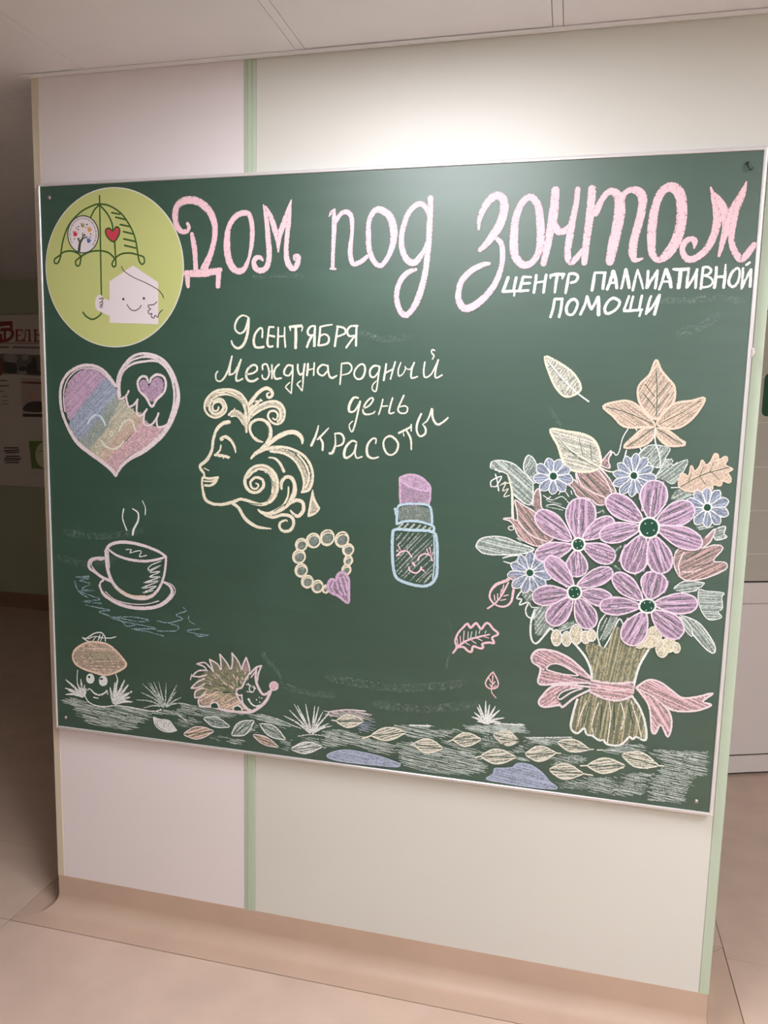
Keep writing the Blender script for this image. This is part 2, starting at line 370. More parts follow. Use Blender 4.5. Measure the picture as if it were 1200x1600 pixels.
class Drawing:
    def __init__(s, seed): s.v = []; s.f = []; s.c = []; s.e = []; s.so = []; s.soft = 0; s.r = random.Random(seed)
    def vert(s, x, z, y, c, e):
        s.v.append((x/1000, y, z/1000)); s.c.append(c); s.e.append(e); s.so.append(s.soft); return len(s.v)-1
    def ribbon(s, pts, closed, col, y):
        n = len(pts)
        if n < 2: return
        if not closed:   # rounded ends
            def ext(a, b):
                dx_, dz = a[0]-b[0], a[1]-b[1]; l = math.hypot(dx_, dz) or 1; h = a[2]*.32
                return (a[0]+dx_/l*h, a[1]+dz/l*h, a[2]*.5)
            pts = [ext(pts[0], pts[1])]+list(pts)+[ext(pts[-1], pts[-2])]; n = len(pts)
        prev = None; first = None
        for i in range(n):
            a = pts[i-1] if (i or closed) else pts[0]; b = pts[(i+1) % n] if (i < n-1 or closed) else pts[-1]
            tx, tz = b[0]-a[0], b[1]-a[1]; l = math.hypot(tx, tz) or 1; h = max(pts[i][2], .6)/2
            nx, nz = -tz/l*h, tx/l*h
            cur = (s.vert(pts[i][0]+nx, pts[i][1]+nz, y, col, 1), s.vert(pts[i][0]-nx, pts[i][1]-nz, y, col, -1))
            if prev: s.f.append((prev[0], prev[1], cur[1], cur[0]))
            else: first = cur
            prev = cur
        if closed: s.f.append((prev[0], prev[1], first[1], first[0]))
    def fill(s, pts, col, y):
        idx = [s.vert(p[0], p[1], y, col, 0) for p in pts]
        for t in tessellate_polygon([[Vector((p[0], p[1], 0)) for p in pts]]): s.f.append(tuple(idx[k] for k in t))
    def hatch(s, pts, ang, gap, w, col, y, rag=.3):
        ca, sa = math.cos(math.radians(ang)), math.sin(math.radians(ang)); r = s.r
        q = [(x*ca+z*sa, -x*sa+z*ca) for x, z in pts]
        z = min(p[1] for p in q)+gap*.4; top = max(p[1] for p in q); row = 0
        while z < top:
            xs = []
            for (x0, z0), (x1, z1) in zip(q, q[1:]+q[:1]):
                if (z0 <= z) != (z1 <= z): xs.append(x0+(z-z0)/(z1-z0)*(x1-x0))
            xs.sort()
            for a, b in zip(xs[::2], xs[1::2]):
                a += r.uniform(-rag, rag)*gap; b += r.uniform(-rag, rag)*gap
                if b-a < w*.6: continue
                # long rows break into several chalk strokes
                k = max(1, int((b-a)/(gap*14)+r.random()*.9)); step = (b-a)/k
                for m_ in range(k):
                    s0 = a+step*m_+r.uniform(-.05, .12)*step*(k > 1); s1 = a+step*(m_+1)-r.uniform(-.05, .12)*step*(k > 1)
                    zz = z+r.uniform(-.28, .28)*gap; dz = r.uniform(-.3, .3)*gap; bow = r.uniform(-.25, .25)*gap; ww = w*r.uniform(.6, 1.15)
                    seg = [(s0, zz), (s0*.5+s1*.5, zz+dz*.5+bow), (s1, zz+dz)]
                    rb = [(x*ca-y_*sa, x*sa+y_*ca, ww*f_) for (x, y_), f_ in zip(seg, (.75, 1, .7))]
                    s.ribbon(rb, False, col[:3]+(max(.1, min(1, col[3]*r.uniform(.8, 1.15))),), y-LAYER*(row % 4))
            z += gap*r.uniform(.75, 1.25); row += 1
    def items(s, items, y):
        # every stroke lies a few microns above the one before
        for kind, col, d, opt, sharp, txt in items:
            s.soft = {'L': 0.0, 'H': .25, 'F': 1.0}[kind] if d < .98 else 0.0
            c = PAL[col][:3]+(d,); v = [float(t) for t in txt.split()]
            if kind == 'L':
                p = list(zip(v[::3], v[1::3], v[2::3]))
                s.ribbon(p if sharp else spline(p, opt), opt, c, y)
            else:
                p = list(zip(v[::2], v[1::2]))
                if not sharp: p = spline(p, True)
                if kind == 'F': s.fill(p, c, y)
                else:
                    a, g_, w_ = [float(t) for t in opt.split()]
                    s.hatch(p, a, g_, w_, c, y, 2.2 if sharp == 2 else .3); y -= 4*LAYER
            y -= LAYER
        return y
    def build(s, name, m, parent):
        me = bpy.data.meshes.new(name); me.from_pydata(s.v, [], s.f)
        ca = me.attributes.new('chalk', 'FLOAT_COLOR', 'POINT'); ca.data.foreach_set('color', [x for c in s.c for x in c])
        ea = me.attributes.new('edge', 'FLOAT', 'POINT'); ea.data.foreach_set('value', s.e)
        sa = me.attributes.new('soft', 'FLOAT', 'POINT'); sa.data.foreach_set('value', s.so)
        o = link(name, me, m, parent)
        return o
def draw_set(data, parent, m, y, stacked=False, gap=0.0):
    k = 0; y0 = y
    for n, (name, label, subs) in enumerate(data):
        if not stacked and n > 1: y = y0                 # drawings lie side by side; the ground is beneath the others
        if len(subs) == 1:
            D = Drawing(k); y = D.items(subs[0][1], y)-gap; o = D.build(name, m, parent); k += 1
        else:
            o = bpy.data.objects.new(name, None); COL.objects.link(o); o.parent = parent; o.empty_display_size = .05
            for sn, its in subs:
                D = Drawing(k); y = D.items(its, y)-gap; q = D.build(sn or 'stroke', m, o); k += 1
                if sn == 'hatching': q['kind'] = 'stuff'
        if n == 0: y0 = y
        if label: o['label'] = label

# ------------------------------------------------------------------ chalk strokes and prints: millimetres from the lower left corner of the board / poster
# ('L' line: x z width ..., 'F' smudged area: x z ..., 'H' hatched area with angle, spacing and stroke width)
BOARD = [
  ('chalk_ground', 'grey white chalk hatching of the ground along the board', [
 ('hatching',[
 ('H','D',0.75,'-4 4.4 2.7',2,'16 81 68 97 112 82 166 78 220 86 284 87 309 81 312 62 283 42 254 11 201 15 139 17 99 19 78 40 56 65'),
 ('H','D',0.8900000000000001,'-9 8.5 2.2',2,'16 81 68 97 112 82 166 78 220 86 284 87 309 81 312 62 283 42 254 11 201 15 139 17 99 19 78 40 56 65'),
 ('L','W',0.7,0,0,'96 106.5 4.2 108.5 88 4.2 133.5 79 4.2 166.5 79.5 4.2 195 86 4.2 234.5 87.5 4.2 277 85.5 4.1 326 83 4.1 351 92.5 4.1'),
 ]),
 ('hatching',[
 ('H','D',0.7,'-4 4.3 2.6',2,'309 83 361 94 413 93 430 86 413 77 361 81 326 75'),
 ('H','D',0.8400000000000001,'-9 8.2 2.2',2,'309 83 361 94 413 93 430 86 413 77 361 81 326 75'),
 ]),
 ('hatching',[
 ('H','D',0.7,'-4 4.2 2.5',2,'410 116 435 123 508 116 568 109 611 110 564 91 499 87 451 87 410 92'),
 ('H','D',0.8400000000000001,'-9 8 2.1',2,'410 116 435 123 508 116 568 109 611 110 564 91 499 87 451 87 410 92'),
 ]),
 ('hatching',[
 ('H','D',0.7,'-4 4.1 2.4',2,'611 110 670 116 713 109 752 91 740 82 690 91 651 98'),
 ('H','D',0.8400000000000001,'-9 7.8 2.1',2,'611 110 670 116 713 109 752 91 740 82 690 91 651 98'),
 ]),
 ('hatching',[
 ('H','D',0.65,'-4 4.1 2.4',2,'729 43 760 54 756 16 741 17'),
 ('H','D',0.79,'-9 7.8 2.1',2,'729 43 760 54 756 16 741 17'),
 ]),
 ('hatching',[
 ('H','D',0.65,'-4 4.2 2.5',2,'563 29 627 32 603 17 571 15'),
 ('H','D',0.79,'-9 8 2.1',2,'563 29 627 32 603 17 571 15'),
 ]),
 ('hatching',[
 ('H','D',0.7,'-4 4 2.4',2,'790 62 847 65 840 50 813 48'),
 ('H','D',0.8400000000000001,'-9 7.7 2',2,'790 62 847 65 840 50 813 48'),
 ]),
 ('hatching',[
 ('H','D',0.65,'-4 4.1 2.5',2,'647 90 659 87 647 59 635 58'),
 ('H','D',0.79,'-9 7.9 2.1',2,'647 90 659 87 647 59 635 58'),
 ]),
 ('hatching',[
 ('H','D',0.5,'-4 4.3 2.6',2,'409 69 455 82 483 70 434 48 409 49'),
 ('H','D',0.64,'-9 8.1 2.2',2,'409 69 455 82 483 70 434 48 409 49'),
 ('L','W',0.6,0,0,'666.5 115 3.1 713 107.5 3.1 755.5 95.5 3.1 786 88 3'),
 ('L','W',0.6,0,0,'409.5 80.5 3.2 438 64.5 3.2'),
 ('L','W',0.6,0,0,'778.5 64 3.1 820.5 74 3 880.5 73.5 3'),
 ]),
 ('hatching',[
 ('H','D',0.45,'-4 4.2 2.5',2,'503 29 580 45 563 33 515 21'),
 ('H','D',0.5900000000000001,'-9 8 2.1',2,'503 29 580 45 563 33 515 21'),
 ]),
 ('hatching',[
 ('H','Q',0.8,'-4 3.9 2.3',2,'861 147 971 162 990 151 981 134 935 137 870 132'),
 ('H','Q',0.94,'-9 7.5 2',2,'861 147 971 162 990 151 981 134 935 137 870 132'),
 ('L','Q',0.8,0,0,'865.5 145.5 4.2 921 158.5 4.2 973.5 160.5 4.1'),
 ]),
 ('hatching',[
 ('H','B',0.7,'-4 3.9 2.3',2,'961 129 995 133 991 114 959 96'),
 ('H','B',0.8400000000000001,'-9 7.4 2',2,'961 129 995 133 991 114 959 96'),
 ]),
 ('hatching',[
 ('H','D',0.8,'-4 3.9 2.3',2,'852 92 913 102 991 82 1064 77 1060 47 997 45 937 61 853 38'),
 ('H','D',0.94,'-9 7.5 2',2,'852 92 913 102 991 82 1064 77 1060 47 997 45 937 61 853 38'),
 ]),
 ('hatching',[
 ('H','D',0.8,'-4 3.8 2.3',2,'1049 130 1155 142 1163 108 1117 102 1081 107'),
 ('H','D',0.94,'-9 7.3 1.9',2,'1049 130 1155 142 1163 108 1117 102 1081 107'),
 ]),
 ('hatching',[
 ('H','D',0.8,'-4 3.8 2.3',2,'1068 78 1117 93 1136 64 1196 85 1270 81 1292 66 1311 28 1251 15 1164 8 1074 19'),
 ('H','D',0.94,'-9 7.2 1.9',2,'1068 78 1117 93 1136 64 1196 85 1270 81 1292 66 1311 28 1251 15 1164 8 1074 19'),
 ]),
 ('hatching',[
 ('H','D',0.7,'-4 3.7 2.2',2,'1169 134 1238 140 1204 118 1169 109'),
 ('H','D',0.8400000000000001,'-9 7.1 1.9',2,'1169 134 1238 140 1204 118 1169 109'),
 ]),
 ('hatching',[
 ('H','D',0.8,'-4 3.7 2.2',2,'1242 152 1293 159 1372 172 1373 147 1323 145 1268 139'),
 ('H','D',0.94,'-9 7 1.8',2,'1242 152 1293 159 1372 172 1373 147 1323 145 1268 139'),
 ]),
 ('hatching',[
 ('H','D',0.65,'-4 3.7 2.2',2,'1187 107 1248 94 1291 88 1275 73 1205 91'),
 ('H','D',0.79,'-9 7.1 1.9',2,'1187 107 1248 94 1291 88 1275 73 1205 91'),
 ('L','W',0.8,0,0,'1098 135.5 4.5 1155.5 140.5 4.5'),
 ]),
 ('hatching',[
 ('H','D',0.8,'-4 3.6 2.2',2,'1305 160 1400 176 1413 150 1384 151 1312 146'),
 ('H','D',0.94,'-9 6.9 1.8',2,'1305 160 1400 176 1413 150 1384 151 1312 146'),
 ('L','W',0.8,0,0,'1327.5 169 4 1361 170.5 4 1401 173.5 4'),
 ]),
 ('hatching',[
 ('H','D',0.7,'-4 3.7 2.2',2,'1246 150 1294 159 1329 141 1306 134 1263 143'),
 ('H','D',0.8400000000000001,'-9 7 1.9',2,'1246 150 1294 159 1329 141 1306 134 1263 143'),
 ]),
 ('hatching',[
 ('H','D',0.75,'-4 3.6 2.1',2,'1409 141 1472 145 1473 125 1435 129'),
 ('H','D',0.8900000000000001,'-9 6.8 1.8',2,'1409 141 1472 145 1473 125 1435 129'),
 ]),
 ('hatching',[
 ('H','D',0.65,'-4 3.6 2.2',2,'1376 83 1423 87 1421 76 1387 76'),
 ('H','D',0.79,'-9 6.9 1.8',2,'1376 83 1423 87 1421 76 1387 76'),
 ]),
 ('hatching',[
 ('H','D',0.7,'-4 3.7 2.2',2,'1272 63 1310 45 1299 34 1276 43'),
 ('H','D',0.8400000000000001,'-9 7.1 1.9',2,'1272 63 1310 45 1299 34 1276 43'),
 ]),
 ('hatching',[
 ('H','D',0.5,'-4 3.7 2.2',2,'1295 129 1320 135 1336 108 1297 94'),
 ('H','D',0.64,'-9 7 1.9',2,'1295 129 1320 135 1336 108 1297 94'),
 ]),
 ('hatching',[
 ('H','D',0.7,'-4 3.6 2.2',2,'1339 168 1400 173 1410 157 1368 145 1340 148'),
 ('H','D',0.8400000000000001,'-9 6.9 1.8',2,'1339 168 1400 173 1410 157 1368 145 1340 148'),
 ('L','W',0.7,0,0,'1353 169.5 3.4 1402.5 173 3.4'),
 ('L','W',0.7,0,0,'1411 139.5 3.4 1526 155.5 3.3'),
 ('L','W',0.7,0,0,'1590.5 129.5 3.3 1635 134 3.3'),
 ]),
 ('hatching',[
 ('H','D',0.7,'-4 3.6 2.1',2,'1411 138 1517 152 1477 130 1416 123'),
 ('H','D',0.8400000000000001,'-9 6.8 1.8',2,'1411 138 1517 152 1477 130 1416 123'),
 ]),
 ('hatching',[
 ('H','D',0.7,'-4 3.5 2.1',2,'1478 98 1560 111 1557 89 1484 72'),
 ('H','D',0.8400000000000001,'-9 6.8 1.8',2,'1478 98 1560 111 1557 89 1484 72'),
 ]),
 ('hatching',[
 ('H','D',0.7,'-4 3.4 2.1',2,'1600 129 1661 154 1704 160 1706 138 1636 124'),
 ('H','D',0.8400000000000001,'-9 6.6 1.7',2,'1600 129 1661 154 1704 160 1706 138 1636 124'),
 ]),
 ('hatching',[
 ('H','D',0.75,'-4 3.4 2',2,'1731 149 1792 152 1855 160 1855 98 1822 84 1805 14 1727 12 1732 71 1748 98 1759 119'),
 ('H','D',0.8900000000000001,'-9 6.5 1.7',2,'1731 149 1792 152 1855 160 1855 98 1822 84 1805 14 1727 12 1732 71 1748 98 1759 119'),
 ]),
 ('hatching',[
 ('H','D',0.7,'-4 3.5 2.1',2,'1657 75 1726 88 1715 59 1663 47'),
 ('H','D',0.8400000000000001,'-9 6.6 1.7',2,'1657 75 1726 88 1715 59 1663 47'),
 ]),
 ('hatching',[
 ('H','D',0.7,'-4 3.5 2.1',2,'1568 53 1635 63 1631 13 1575 14'),
 ('H','D',0.8400000000000001,'-9 6.7 1.8',2,'1568 53 1635 63 1631 13 1575 14'),
 ]),
 ('hatching',[
 ('H','D',0.7,'-4 3.5 2.1',2,'1641 44 1711 54 1709 23 1643 12'),
 ('H','D',0.8400000000000001,'-9 6.6 1.8',2,'1641 44 1711 54 1709 23 1643 12'),
 ]),
 ('hatching',[
 ('H','D',0.65,'-4 3.6 2.1',2,'1505 27 1568 43 1556 19 1510 13'),
 ('H','D',0.79,'-9 6.8 1.8',2,'1505 27 1568 43 1556 19 1510 13'),
 ]),
 ('hatching',[
 ('H','D',0.65,'-4 3.4 2',2,'1706 140 1750 134 1792 147 1750 122'),
 ('H','D',0.79,'-9 6.5 1.7',2,'1706 140 1750 134 1792 147 1750 122'),
 ]),
 ('hatching',[
 ('H','D',0.6000000000000001,'-4 3.6 2.2',2,'1389 114 1412 122 1408 101 1371 91'),
 ('H','D',0.74,'-9 6.9 1.8',2,'1389 114 1412 122 1408 101 1371 91'),
 ]),
]),
  ('chalk_smudge', 'faint wiped chalk dust', [
 ('smudge',[
 ('F','D',-0.22,0,0,'1638 1263 1710 1260 1794 1265 1849 1258 1850 1244 1795 1250 1711 1245 1639 1249'),
 ]),
 ('smudge',[
 ('F','D',-0.22,0,0,'1715 1189 1757 1201 1797 1226 1798 1205 1758 1180 1716 1169'),
 ]),
 ('smudge',[
 ('F','D',-0.22,0,0,'649 1332 739 1334 783 1327 783 1314 739 1321 649 1319'),
 ]),
 ('smudge',[
 ('F','D',-0.22,0,0,'670 304 699 273 728 239 728 217 699 251 670 282'),
 ]),
 ('smudge',[
 ('F','D',-0.22,0,0,'53 612 170 608 295 630 295 612 170 589 53 593'),
 ]),
 ('smudge',[
 ('F','D',-0.22,0,0,'29 538 104 524 231 548 231 529 103 504 28 518'),
 ]),
 ('smudge',[
 ('F','D',-0.22,0,0,'878 255 1059 247 1233 278 1234 257 1060 225 878 233'),
 ]),
 ('smudge',[
 ('F','D',-0.22,0,0,'1192 465 1205 396 1193 325 1194 301 1206 372 1193 440'),
 ]),
 ('smudge',[
 ('F','D',-0.22,0,0,'728 218 804 204 879 205 879 187 804 186 728 200'),
 ]),
 ('smudge',[
 ('F','D',-0.22,0,0,'1007 196 1132 196 1269 226 1270 204 1132 174 1007 174'),
 ]),
 ('smudge',[
 ('F','D',-0.22,0,0,'933 1187 1002 1171 1069 1178 1069 1162 1002 1155 934 1171'),
 ]),
 ('smudge',[
 ('F','D',-0.22,0,0,'1429 1003 1463 941 1451 877 1452 858 1464 922 1430 984'),
 ]),
]),
  ('chalk_word', 'thick pink chalk word ДОМ in curly letters', [
 ('letter',[
 ('L','P',0.85,0,0,'451.5 1467.5 8.8 456.5 1457 10.6 451.5 1447.5 12.4 438 1446 14.2 425 1455 16 416.5 1476.5 17.1 418 1503 17.7 429.5 1519 19.4 450.5 1526.5 20.4 476.5 1524 21 502.5 1510 20.9 522.5 1486.5 19.2 532 1456.5 17.5 531 1427 15.8 522 1394 15.8 510.5 1368 19.4 497.5 1345 21.3'),
 ('L','P',0.85,0,0,'464.5 1440.5 10.6 470 1415.5 15.9 473.5 1388.5 14.9 474.5 1368.5 14.2 475.5 1345.5 14.2'),
 ('L','P',0.85,0,0,'444.5 1336.5 17.9 471 1336 19.6 497.5 1336.5 21.3 523.5 1339.5 19.4 548 1343.5 15.8'),
 ('L','P',0.85,0,0,'450 1334 16.1 451 1315.5 14.3 452.5 1300.5 9'),
 ('L','P',0.85,0,0,'542.5 1342.5 15.8 541.5 1321 14.8 540 1300.5 14.1'),
 ]),
 ('letter',[
 ('L','P',0.85,1,0,'612.5 1488 15.4 592.5 1480.5 15.5 576 1461.5 14.5 568.5 1439 16.3 566.5 1409.5 19.5 569 1380 19.6 579.5 1353.5 19.2 597.5 1339.5 17.4 616 1346 15.6 629 1372 9 636 1401.5 12.1 639 1433.5 13.7 637 1463 13.7 629 1484.5 13.7'),
 ]),
 ('letter',[
 ('L','P',0.85,0,0,'670 1507 3.4 675.5 1484.5 10.2 681 1452 13.6 684 1416.5 15.4 686.5 1390 15.4 685 1364 15.4 678 1346.5 15.5 661.5 1340 15.5 647 1348.5 15.6 643.5 1363.5 13.8 650.5 1373 13.8 661.5 1373 12 669 1366 6.9'),
 ('L','P',0.85,0,0,'675.5 1502 6.8 691.5 1474 13.6 702.5 1441.5 15.3 710.5 1415.5 13.6 712 1386.5 4.1'),
 ('L','P',0.85,0,0,'747.5 1517 2.7 741 1495 11.7 731 1466.5 16.9 718.5 1438 15.2 713.5 1415.5 11.9 712 1389.5 5.1'),
 ('L','P',0.85,0,0,'744.5 1498 6.7 740.5 1463 13.5 736.5 1427.5 13.5 734 1395.5 13.6 735.5 1369.5 15.3 744 1350 17 756.5 1343.5 13.6 765.5 1356 15.2 767 1372 15.2 758 1375.5 10.1 756.5 1366 6.8'),
 ]),
]),
  ('chalk_word', 'thick pink chalk word под in curly letters', [
 ('letter',[
 ('L','P',0.85,0,0,'850 1471 2.9 856 1480.5 8.6 865 1487 7.2'),
 ('L','P',0.85,0,0,'864.5 1489.5 4.3 863.5 1469 11.5 864 1438.5 13 863 1408 11.6 862 1375 10.2 861.5 1342.5 10.2'),
 ('L','P',0.85,0,0,'855 1341.5 5.8 870 1340.5 5.8'),
 ('L','P',0.85,0,0,'865.5 1452.5 11.5 873 1466 11.5 883 1478 11.5 898 1480.5 12.9 908.5 1470.5 12.9 912 1451 11.4 911.5 1423.5 10 908.5 1396 13 909 1371 13 916.5 1353 13 933 1355 12.9 949 1366 11.5 956.5 1372.5 8.6'),
 ]),
 ('letter',[
 ('L','P',0.85,1,0,'980.5 1484 16.9 964.5 1474 14.1 956 1452.5 12.8 955.5 1422.5 14.2 957.5 1392 14.3 968.5 1361.5 14.3 986.5 1346 12.8 1001 1356.5 12.8 1015 1382.5 14.1 1021.5 1412 19.2 1019.5 1442 20.2 1007 1469.5 18.3'),
 ]),
 ('letter',[
 ('L','P',0.85,1,0,'1091 1492.5 13.8 1074 1489 13.8 1057 1470.5 13.9 1046.5 1441.5 14 1041.5 1411.5 14 1045.5 1381.5 15.5 1059 1358 16.9 1076.5 1352 16.8 1091.5 1367 14 1104 1391 8.3 1111.5 1423 8.3 1110.5 1455.5 8.3 1105.5 1477 11'),
 ('L','P',0.85,0,0,'1113 1507.5 15.1 1113 1477 15.1 1112.5 1439.5 15.2 1112 1401.5 15.3 1109 1364 15.3 1104.5 1323 15.4 1095.5 1285 16.9 1083.5 1252 17 1068.5 1230 14.2 1057 1223 15.7 1043.5 1233 14.3 1034 1258 14.3 1033.5 1283 14.2 1043 1310.5 14.2 1062.5 1329 14.1 1082.5 1335.5 7'),
 ]),
]),
  ('chalk_word', 'thick pink chalk word зонтом in curly letters', [
 ('letter',[
 ('L','P',0.85,0,0,'1235.5 1427.5 6 1236.5 1450.5 11.7 1246.5 1477.5 16.6 1262.5 1498 19.9 1277.5 1505.5 19.8 1293 1495.5 19.8 1295.5 1471 21.5 1288.5 1442 21.5 1276 1419.5 21.6 1256.5 1394 16.7 1240 1378 11.8'),
 ('L','P',0.85,0,0,'1278 1406.5 10 1292 1393 13.3 1296.5 1366.5 13.3 1294.5 1337 13.4 1284 1304 15.1 1265 1274.5 16.9 1238.5 1249.5 18.7 1211 1238 18.9 1195 1252 17.2 1190.5 1275.5 15.4 1198 1305.5 15.4 1221.5 1330 15.3 1248.5 1343 13.5 1265.5 1346 8.4'),
 ]),
 ('letter',[
 ('L','P',0.85,1,0,'1359 1499 16.3 1341.5 1490.5 16.3 1327.5 1463.5 18.1 1322.5 1428 19.8 1322.5 1392 21.5 1327 1362.5 19.9 1346.5 1341 18.2 1366.5 1345.5 16.5 1382 1368 16.4 1386 1403.5 19.6 1383 1442 19.5 1376.5 1477.5 17.9'),
 ]),
 ('letter',[
 ('L','P',0.85,0,0,'1415.5 1514.5 19.3 1415 1482.5 21 1412.5 1447.5 22.7 1407.5 1416 19.5 1402.5 1380.5 18 1395.5 1341.5 14.8'),
 ('L','P',0.85,0,0,'1414.5 1435 19.4 1428.5 1416.5 17.8 1444.5 1419.5 16.1 1457 1430.5 16.1'),
 ('L','P',0.85,0,0,'1467 1514 13.4 1465.5 1481 13.4 1459.5 1443 16.1 1454 1398.5 17.8 1451.5 1363 16.2 1460 1345 16.2 1474 1356 14.5 1486 1373.5 9.7'),
 ]),
 ('letter',[
 ('L','P',0.85,0,0,'1500.5 1514 19 1499.5 1476.5 19.1 1498 1441.5 19.1 1494 1397.5 17.6 1492.5 1365.5 16.1 1491.5 1341.5 14.5'),
 ('L','P',0.85,0,0,'1510.5 1455 18.1 1522 1482.5 14.8 1534 1500 14.7 1547 1504 17.9 1562.5 1489 22.8 1566 1456.5 26.1 1562 1420.5 24.6 1556 1384.5 24.7 1550 1342 19.9'),
 ('L','P',0.85,0,0,'1567.5 1485.5 16.3 1579.5 1503 13 1598.5 1505 17.8 1614 1491.5 21 1616 1464.5 19.4 1610 1429 19.5 1602.5 1393 19.6 1601 1364 19.6 1607 1347 13.1 1624.5 1350 4.9'),
 ]),
 ('letter',[
 ('L','P',0.85,1,0,'1676.5 1508.5 22.3 1656.5 1498 19.2 1644.5 1463 19.3 1641 1421.5 21 1642 1382.5 19.5 1646.5 1358 16.2 1660.5 1346 14.6 1678.5 1358.5 22.6 1696 1387.5 24.1 1704 1426 23.9 1703 1467.5 23.8 1694.5 1496.5 23.8'),
 ]),
 ('letter',[
 ('L','P',0.85,0,0,'1762.5 1505 3.1 1772 1480.5 14.1 1781.5 1455 21.9 1782 1426.5 18.9 1776.5 1395 17.4 1763 1366.5 15.9 1742.5 1349 16 1724 1346.5 16 1711.5 1364.5 12.8 1715 1383.5 14.4 1727 1391.5 12.8 1737 1386.5 14.3 1736.5 1370.5 3.8'),
 ('L','P',0.85,0,0,'1768 1493.5 6.3 1783 1474 15.6 1797.5 1445 21.9 1801.5 1416.5 15.7 1796.5 1378.5 12.6 1791.5 1351.5 6.3'),
 ('L','P',0.85,0,0,'1838 1514 2.5 1831 1488 15.5 1818 1457 21.8 1806.5 1426 18.8 1801.5 1391 9.4'),
 ('L','P',0.85,0,0,'1823 1469.5 12.4 1818.5 1431.5 14 1815 1400 14.1 1818.5 1374.5 14.1 1830.5 1352 15.7 1842 1344 15.7 1856 1361 15.6 1865.5 1376.5 12.4'),
 ]),
]),
  ('chalk_word', 'white chalk capitals ЦЕНТР', [
 ('letter',[
 ('L','W',0.9,0,0,'1312.5 1312.5 8.2 1306.5 1294.5 8.2 1301 1278 8.3'),
 ('L','W',0.9,0,0,'1302 1278 7.2 1318 1279 7.2 1338.5 1279.5 5.6'),
 ('L','W',0.9,0,0,'1332 1312 7.2 1329 1294.5 7.2 1327 1279 7.2'),
 ('L','W',0.9,0,0,'1329.5 1278 5.7 1328.5 1267.5 4.6'),
 ]),
 ('letter',[
 ('L','W',0.9,0,0,'1348.5 1312 7.7 1344.5 1294 7.7 1340.5 1278.5 7.7'),
 ('L','W',0.9,0,0,'1348.5 1312.5 7.2 1368 1311.5 5.6'),
 ('L','W',0.9,0,0,'1345.5 1296.5 6.7 1366 1297.5 6.1'),
 ('L','W',0.9,0,0,'1341 1279 6.7 1363 1280.5 6.4'),
 ]),
 ('letter',[
 ('L','W',0.9,0,0,'1380 1316.5 7.1 1378.5 1296 7.1 1376 1274.5 7.1'),
 ('L','W',0.9,0,0,'1403.5 1317 7.1 1401 1296 7.1 1399 1274.5 7.1'),
 ('L','W',0.9,0,0,'1378 1298.5 5.6 1401.5 1301 5.6'),
 ]),
 ('letter',[
 ('L','W',0.9,0,0,'1413.5 1314.5 7.6 1428.5 1317.5 7.5 1446.5 1316.5 8'),
 ('L','W',0.9,0,0,'1413.5 1313.5 5.6 1414 1308 3.8'),
 ('L','W',0.9,0,0,'1444 1315.5 7.5 1442 1306.5 3.8'),
 ('L','W',0.9,0,0,'1430 1315.5 7.5 1427.5 1295.5 7.6 1426 1274 5.1'),
 ]),
 ('letter',[
 ('L','W',0.9,0,0,'1457 1316.5 5.5 1454.5 1295 7.5 1451.5 1272.5 6'),
 ('L','W',0.9,0,0,'1457.5 1317.5 7 1468.5 1318.5 7 1478 1312 7 1474.5 1301 7 1462.5 1297 6.3'),
 ]),
]),
  ('chalk_word', 'white chalk capitals ПАЛЛИАТИВНОЙ', [
 ('letter',[
 ('L','W',0.9,0,0,'1517 1319 5.9 1515.5 1299 7.9 1513 1278 7'),
 ('L','W',0.9,0,0,'1517 1319.5 5.9 1543 1319 5.9'),
 ('L','W',0.9,0,0,'1540.5 1318.5 6.9 1539 1299 7.9 1538 1281.5 6.9'),
 ]),
 ('letter',[
 ('L','W',0.9,0,0,'1559 1323 7.9 1555 1303.5 7.9 1548 1280 7.4'),
 ('L','W',0.9,0,0,'1559.5 1323 8.3 1566 1303.5 8.4 1570 1282.5 6.9'),
 ('L','W',0.9,0,0,'1554 1295 6.4 1566 1296 6.4'),
 ]),
 ('letter',[
 ('L','W',0.85,0,0,'1587.5 1326.5 6.3 1584 1303 6.4 1580 1282 6.4'),
 ('L','W',0.85,0,0,'1588 1326.5 7.3 1594 1303 8.8 1598.5 1283 7.3'),
 ]),
 ('letter',[
 ('L','W',0.85,0,0,'1615 1324.5 5.3 1610.5 1302.5 6.3 1606.5 1277 6.4'),
 ('L','W',0.85,0,0,'1615.5 1322 4.4 1623 1302.5 5.8 1630 1280.5 4.4'),
 ]),
 ('letter',[
 ('L','W',0.85,0,0,'1638.5 1321.5 6.8 1638.5 1302 6.8 1637 1282.5 6.8'),
 ('L','W',0.85,0,0,'1638.5 1282.5 6.8 1648 1302 7.3 1660 1321.5 7.2'),
 ('L','W',0.85,0,0,'1659.5 1322.5 6.7 1658.5 1302 7.2 1657 1281 6.8'),
 ]),
 ('letter',[
 ('L','W',0.85,0,0,'1677 1324.5 6.2 1673 1304 6.7 1666 1278.5 6.3'),
 ('L','W',0.85,0,0,'1678 1324.5 8.6 1687 1304 9.1 1692 1283 7.7'),
 ('L','W',0.85,0,0,'1673.5 1296.5 5.8 1687.5 1296.5 5.8'),
 ]),
 ('letter',[
 ('L','W',0.85,0,0,'1694 1324.5 5.7 1710.5 1323 8.6 1729 1324.5 7.1'),
 ('L','W',0.85,0,0,'1710.5 1322.5 9.5 1710 1303.5 9.6 1708.5 1281.5 9.6'),
 ]),
 ('letter',[
 ('L','W',0.85,0,0,'1728 1323.5 5.2 1727 1303 6.7 1726.5 1281.5 6.2'),
 ('L','W',0.85,0,0,'1727.5 1282.5 6.2 1738 1300.5 6.2 1747 1322 6.2'),
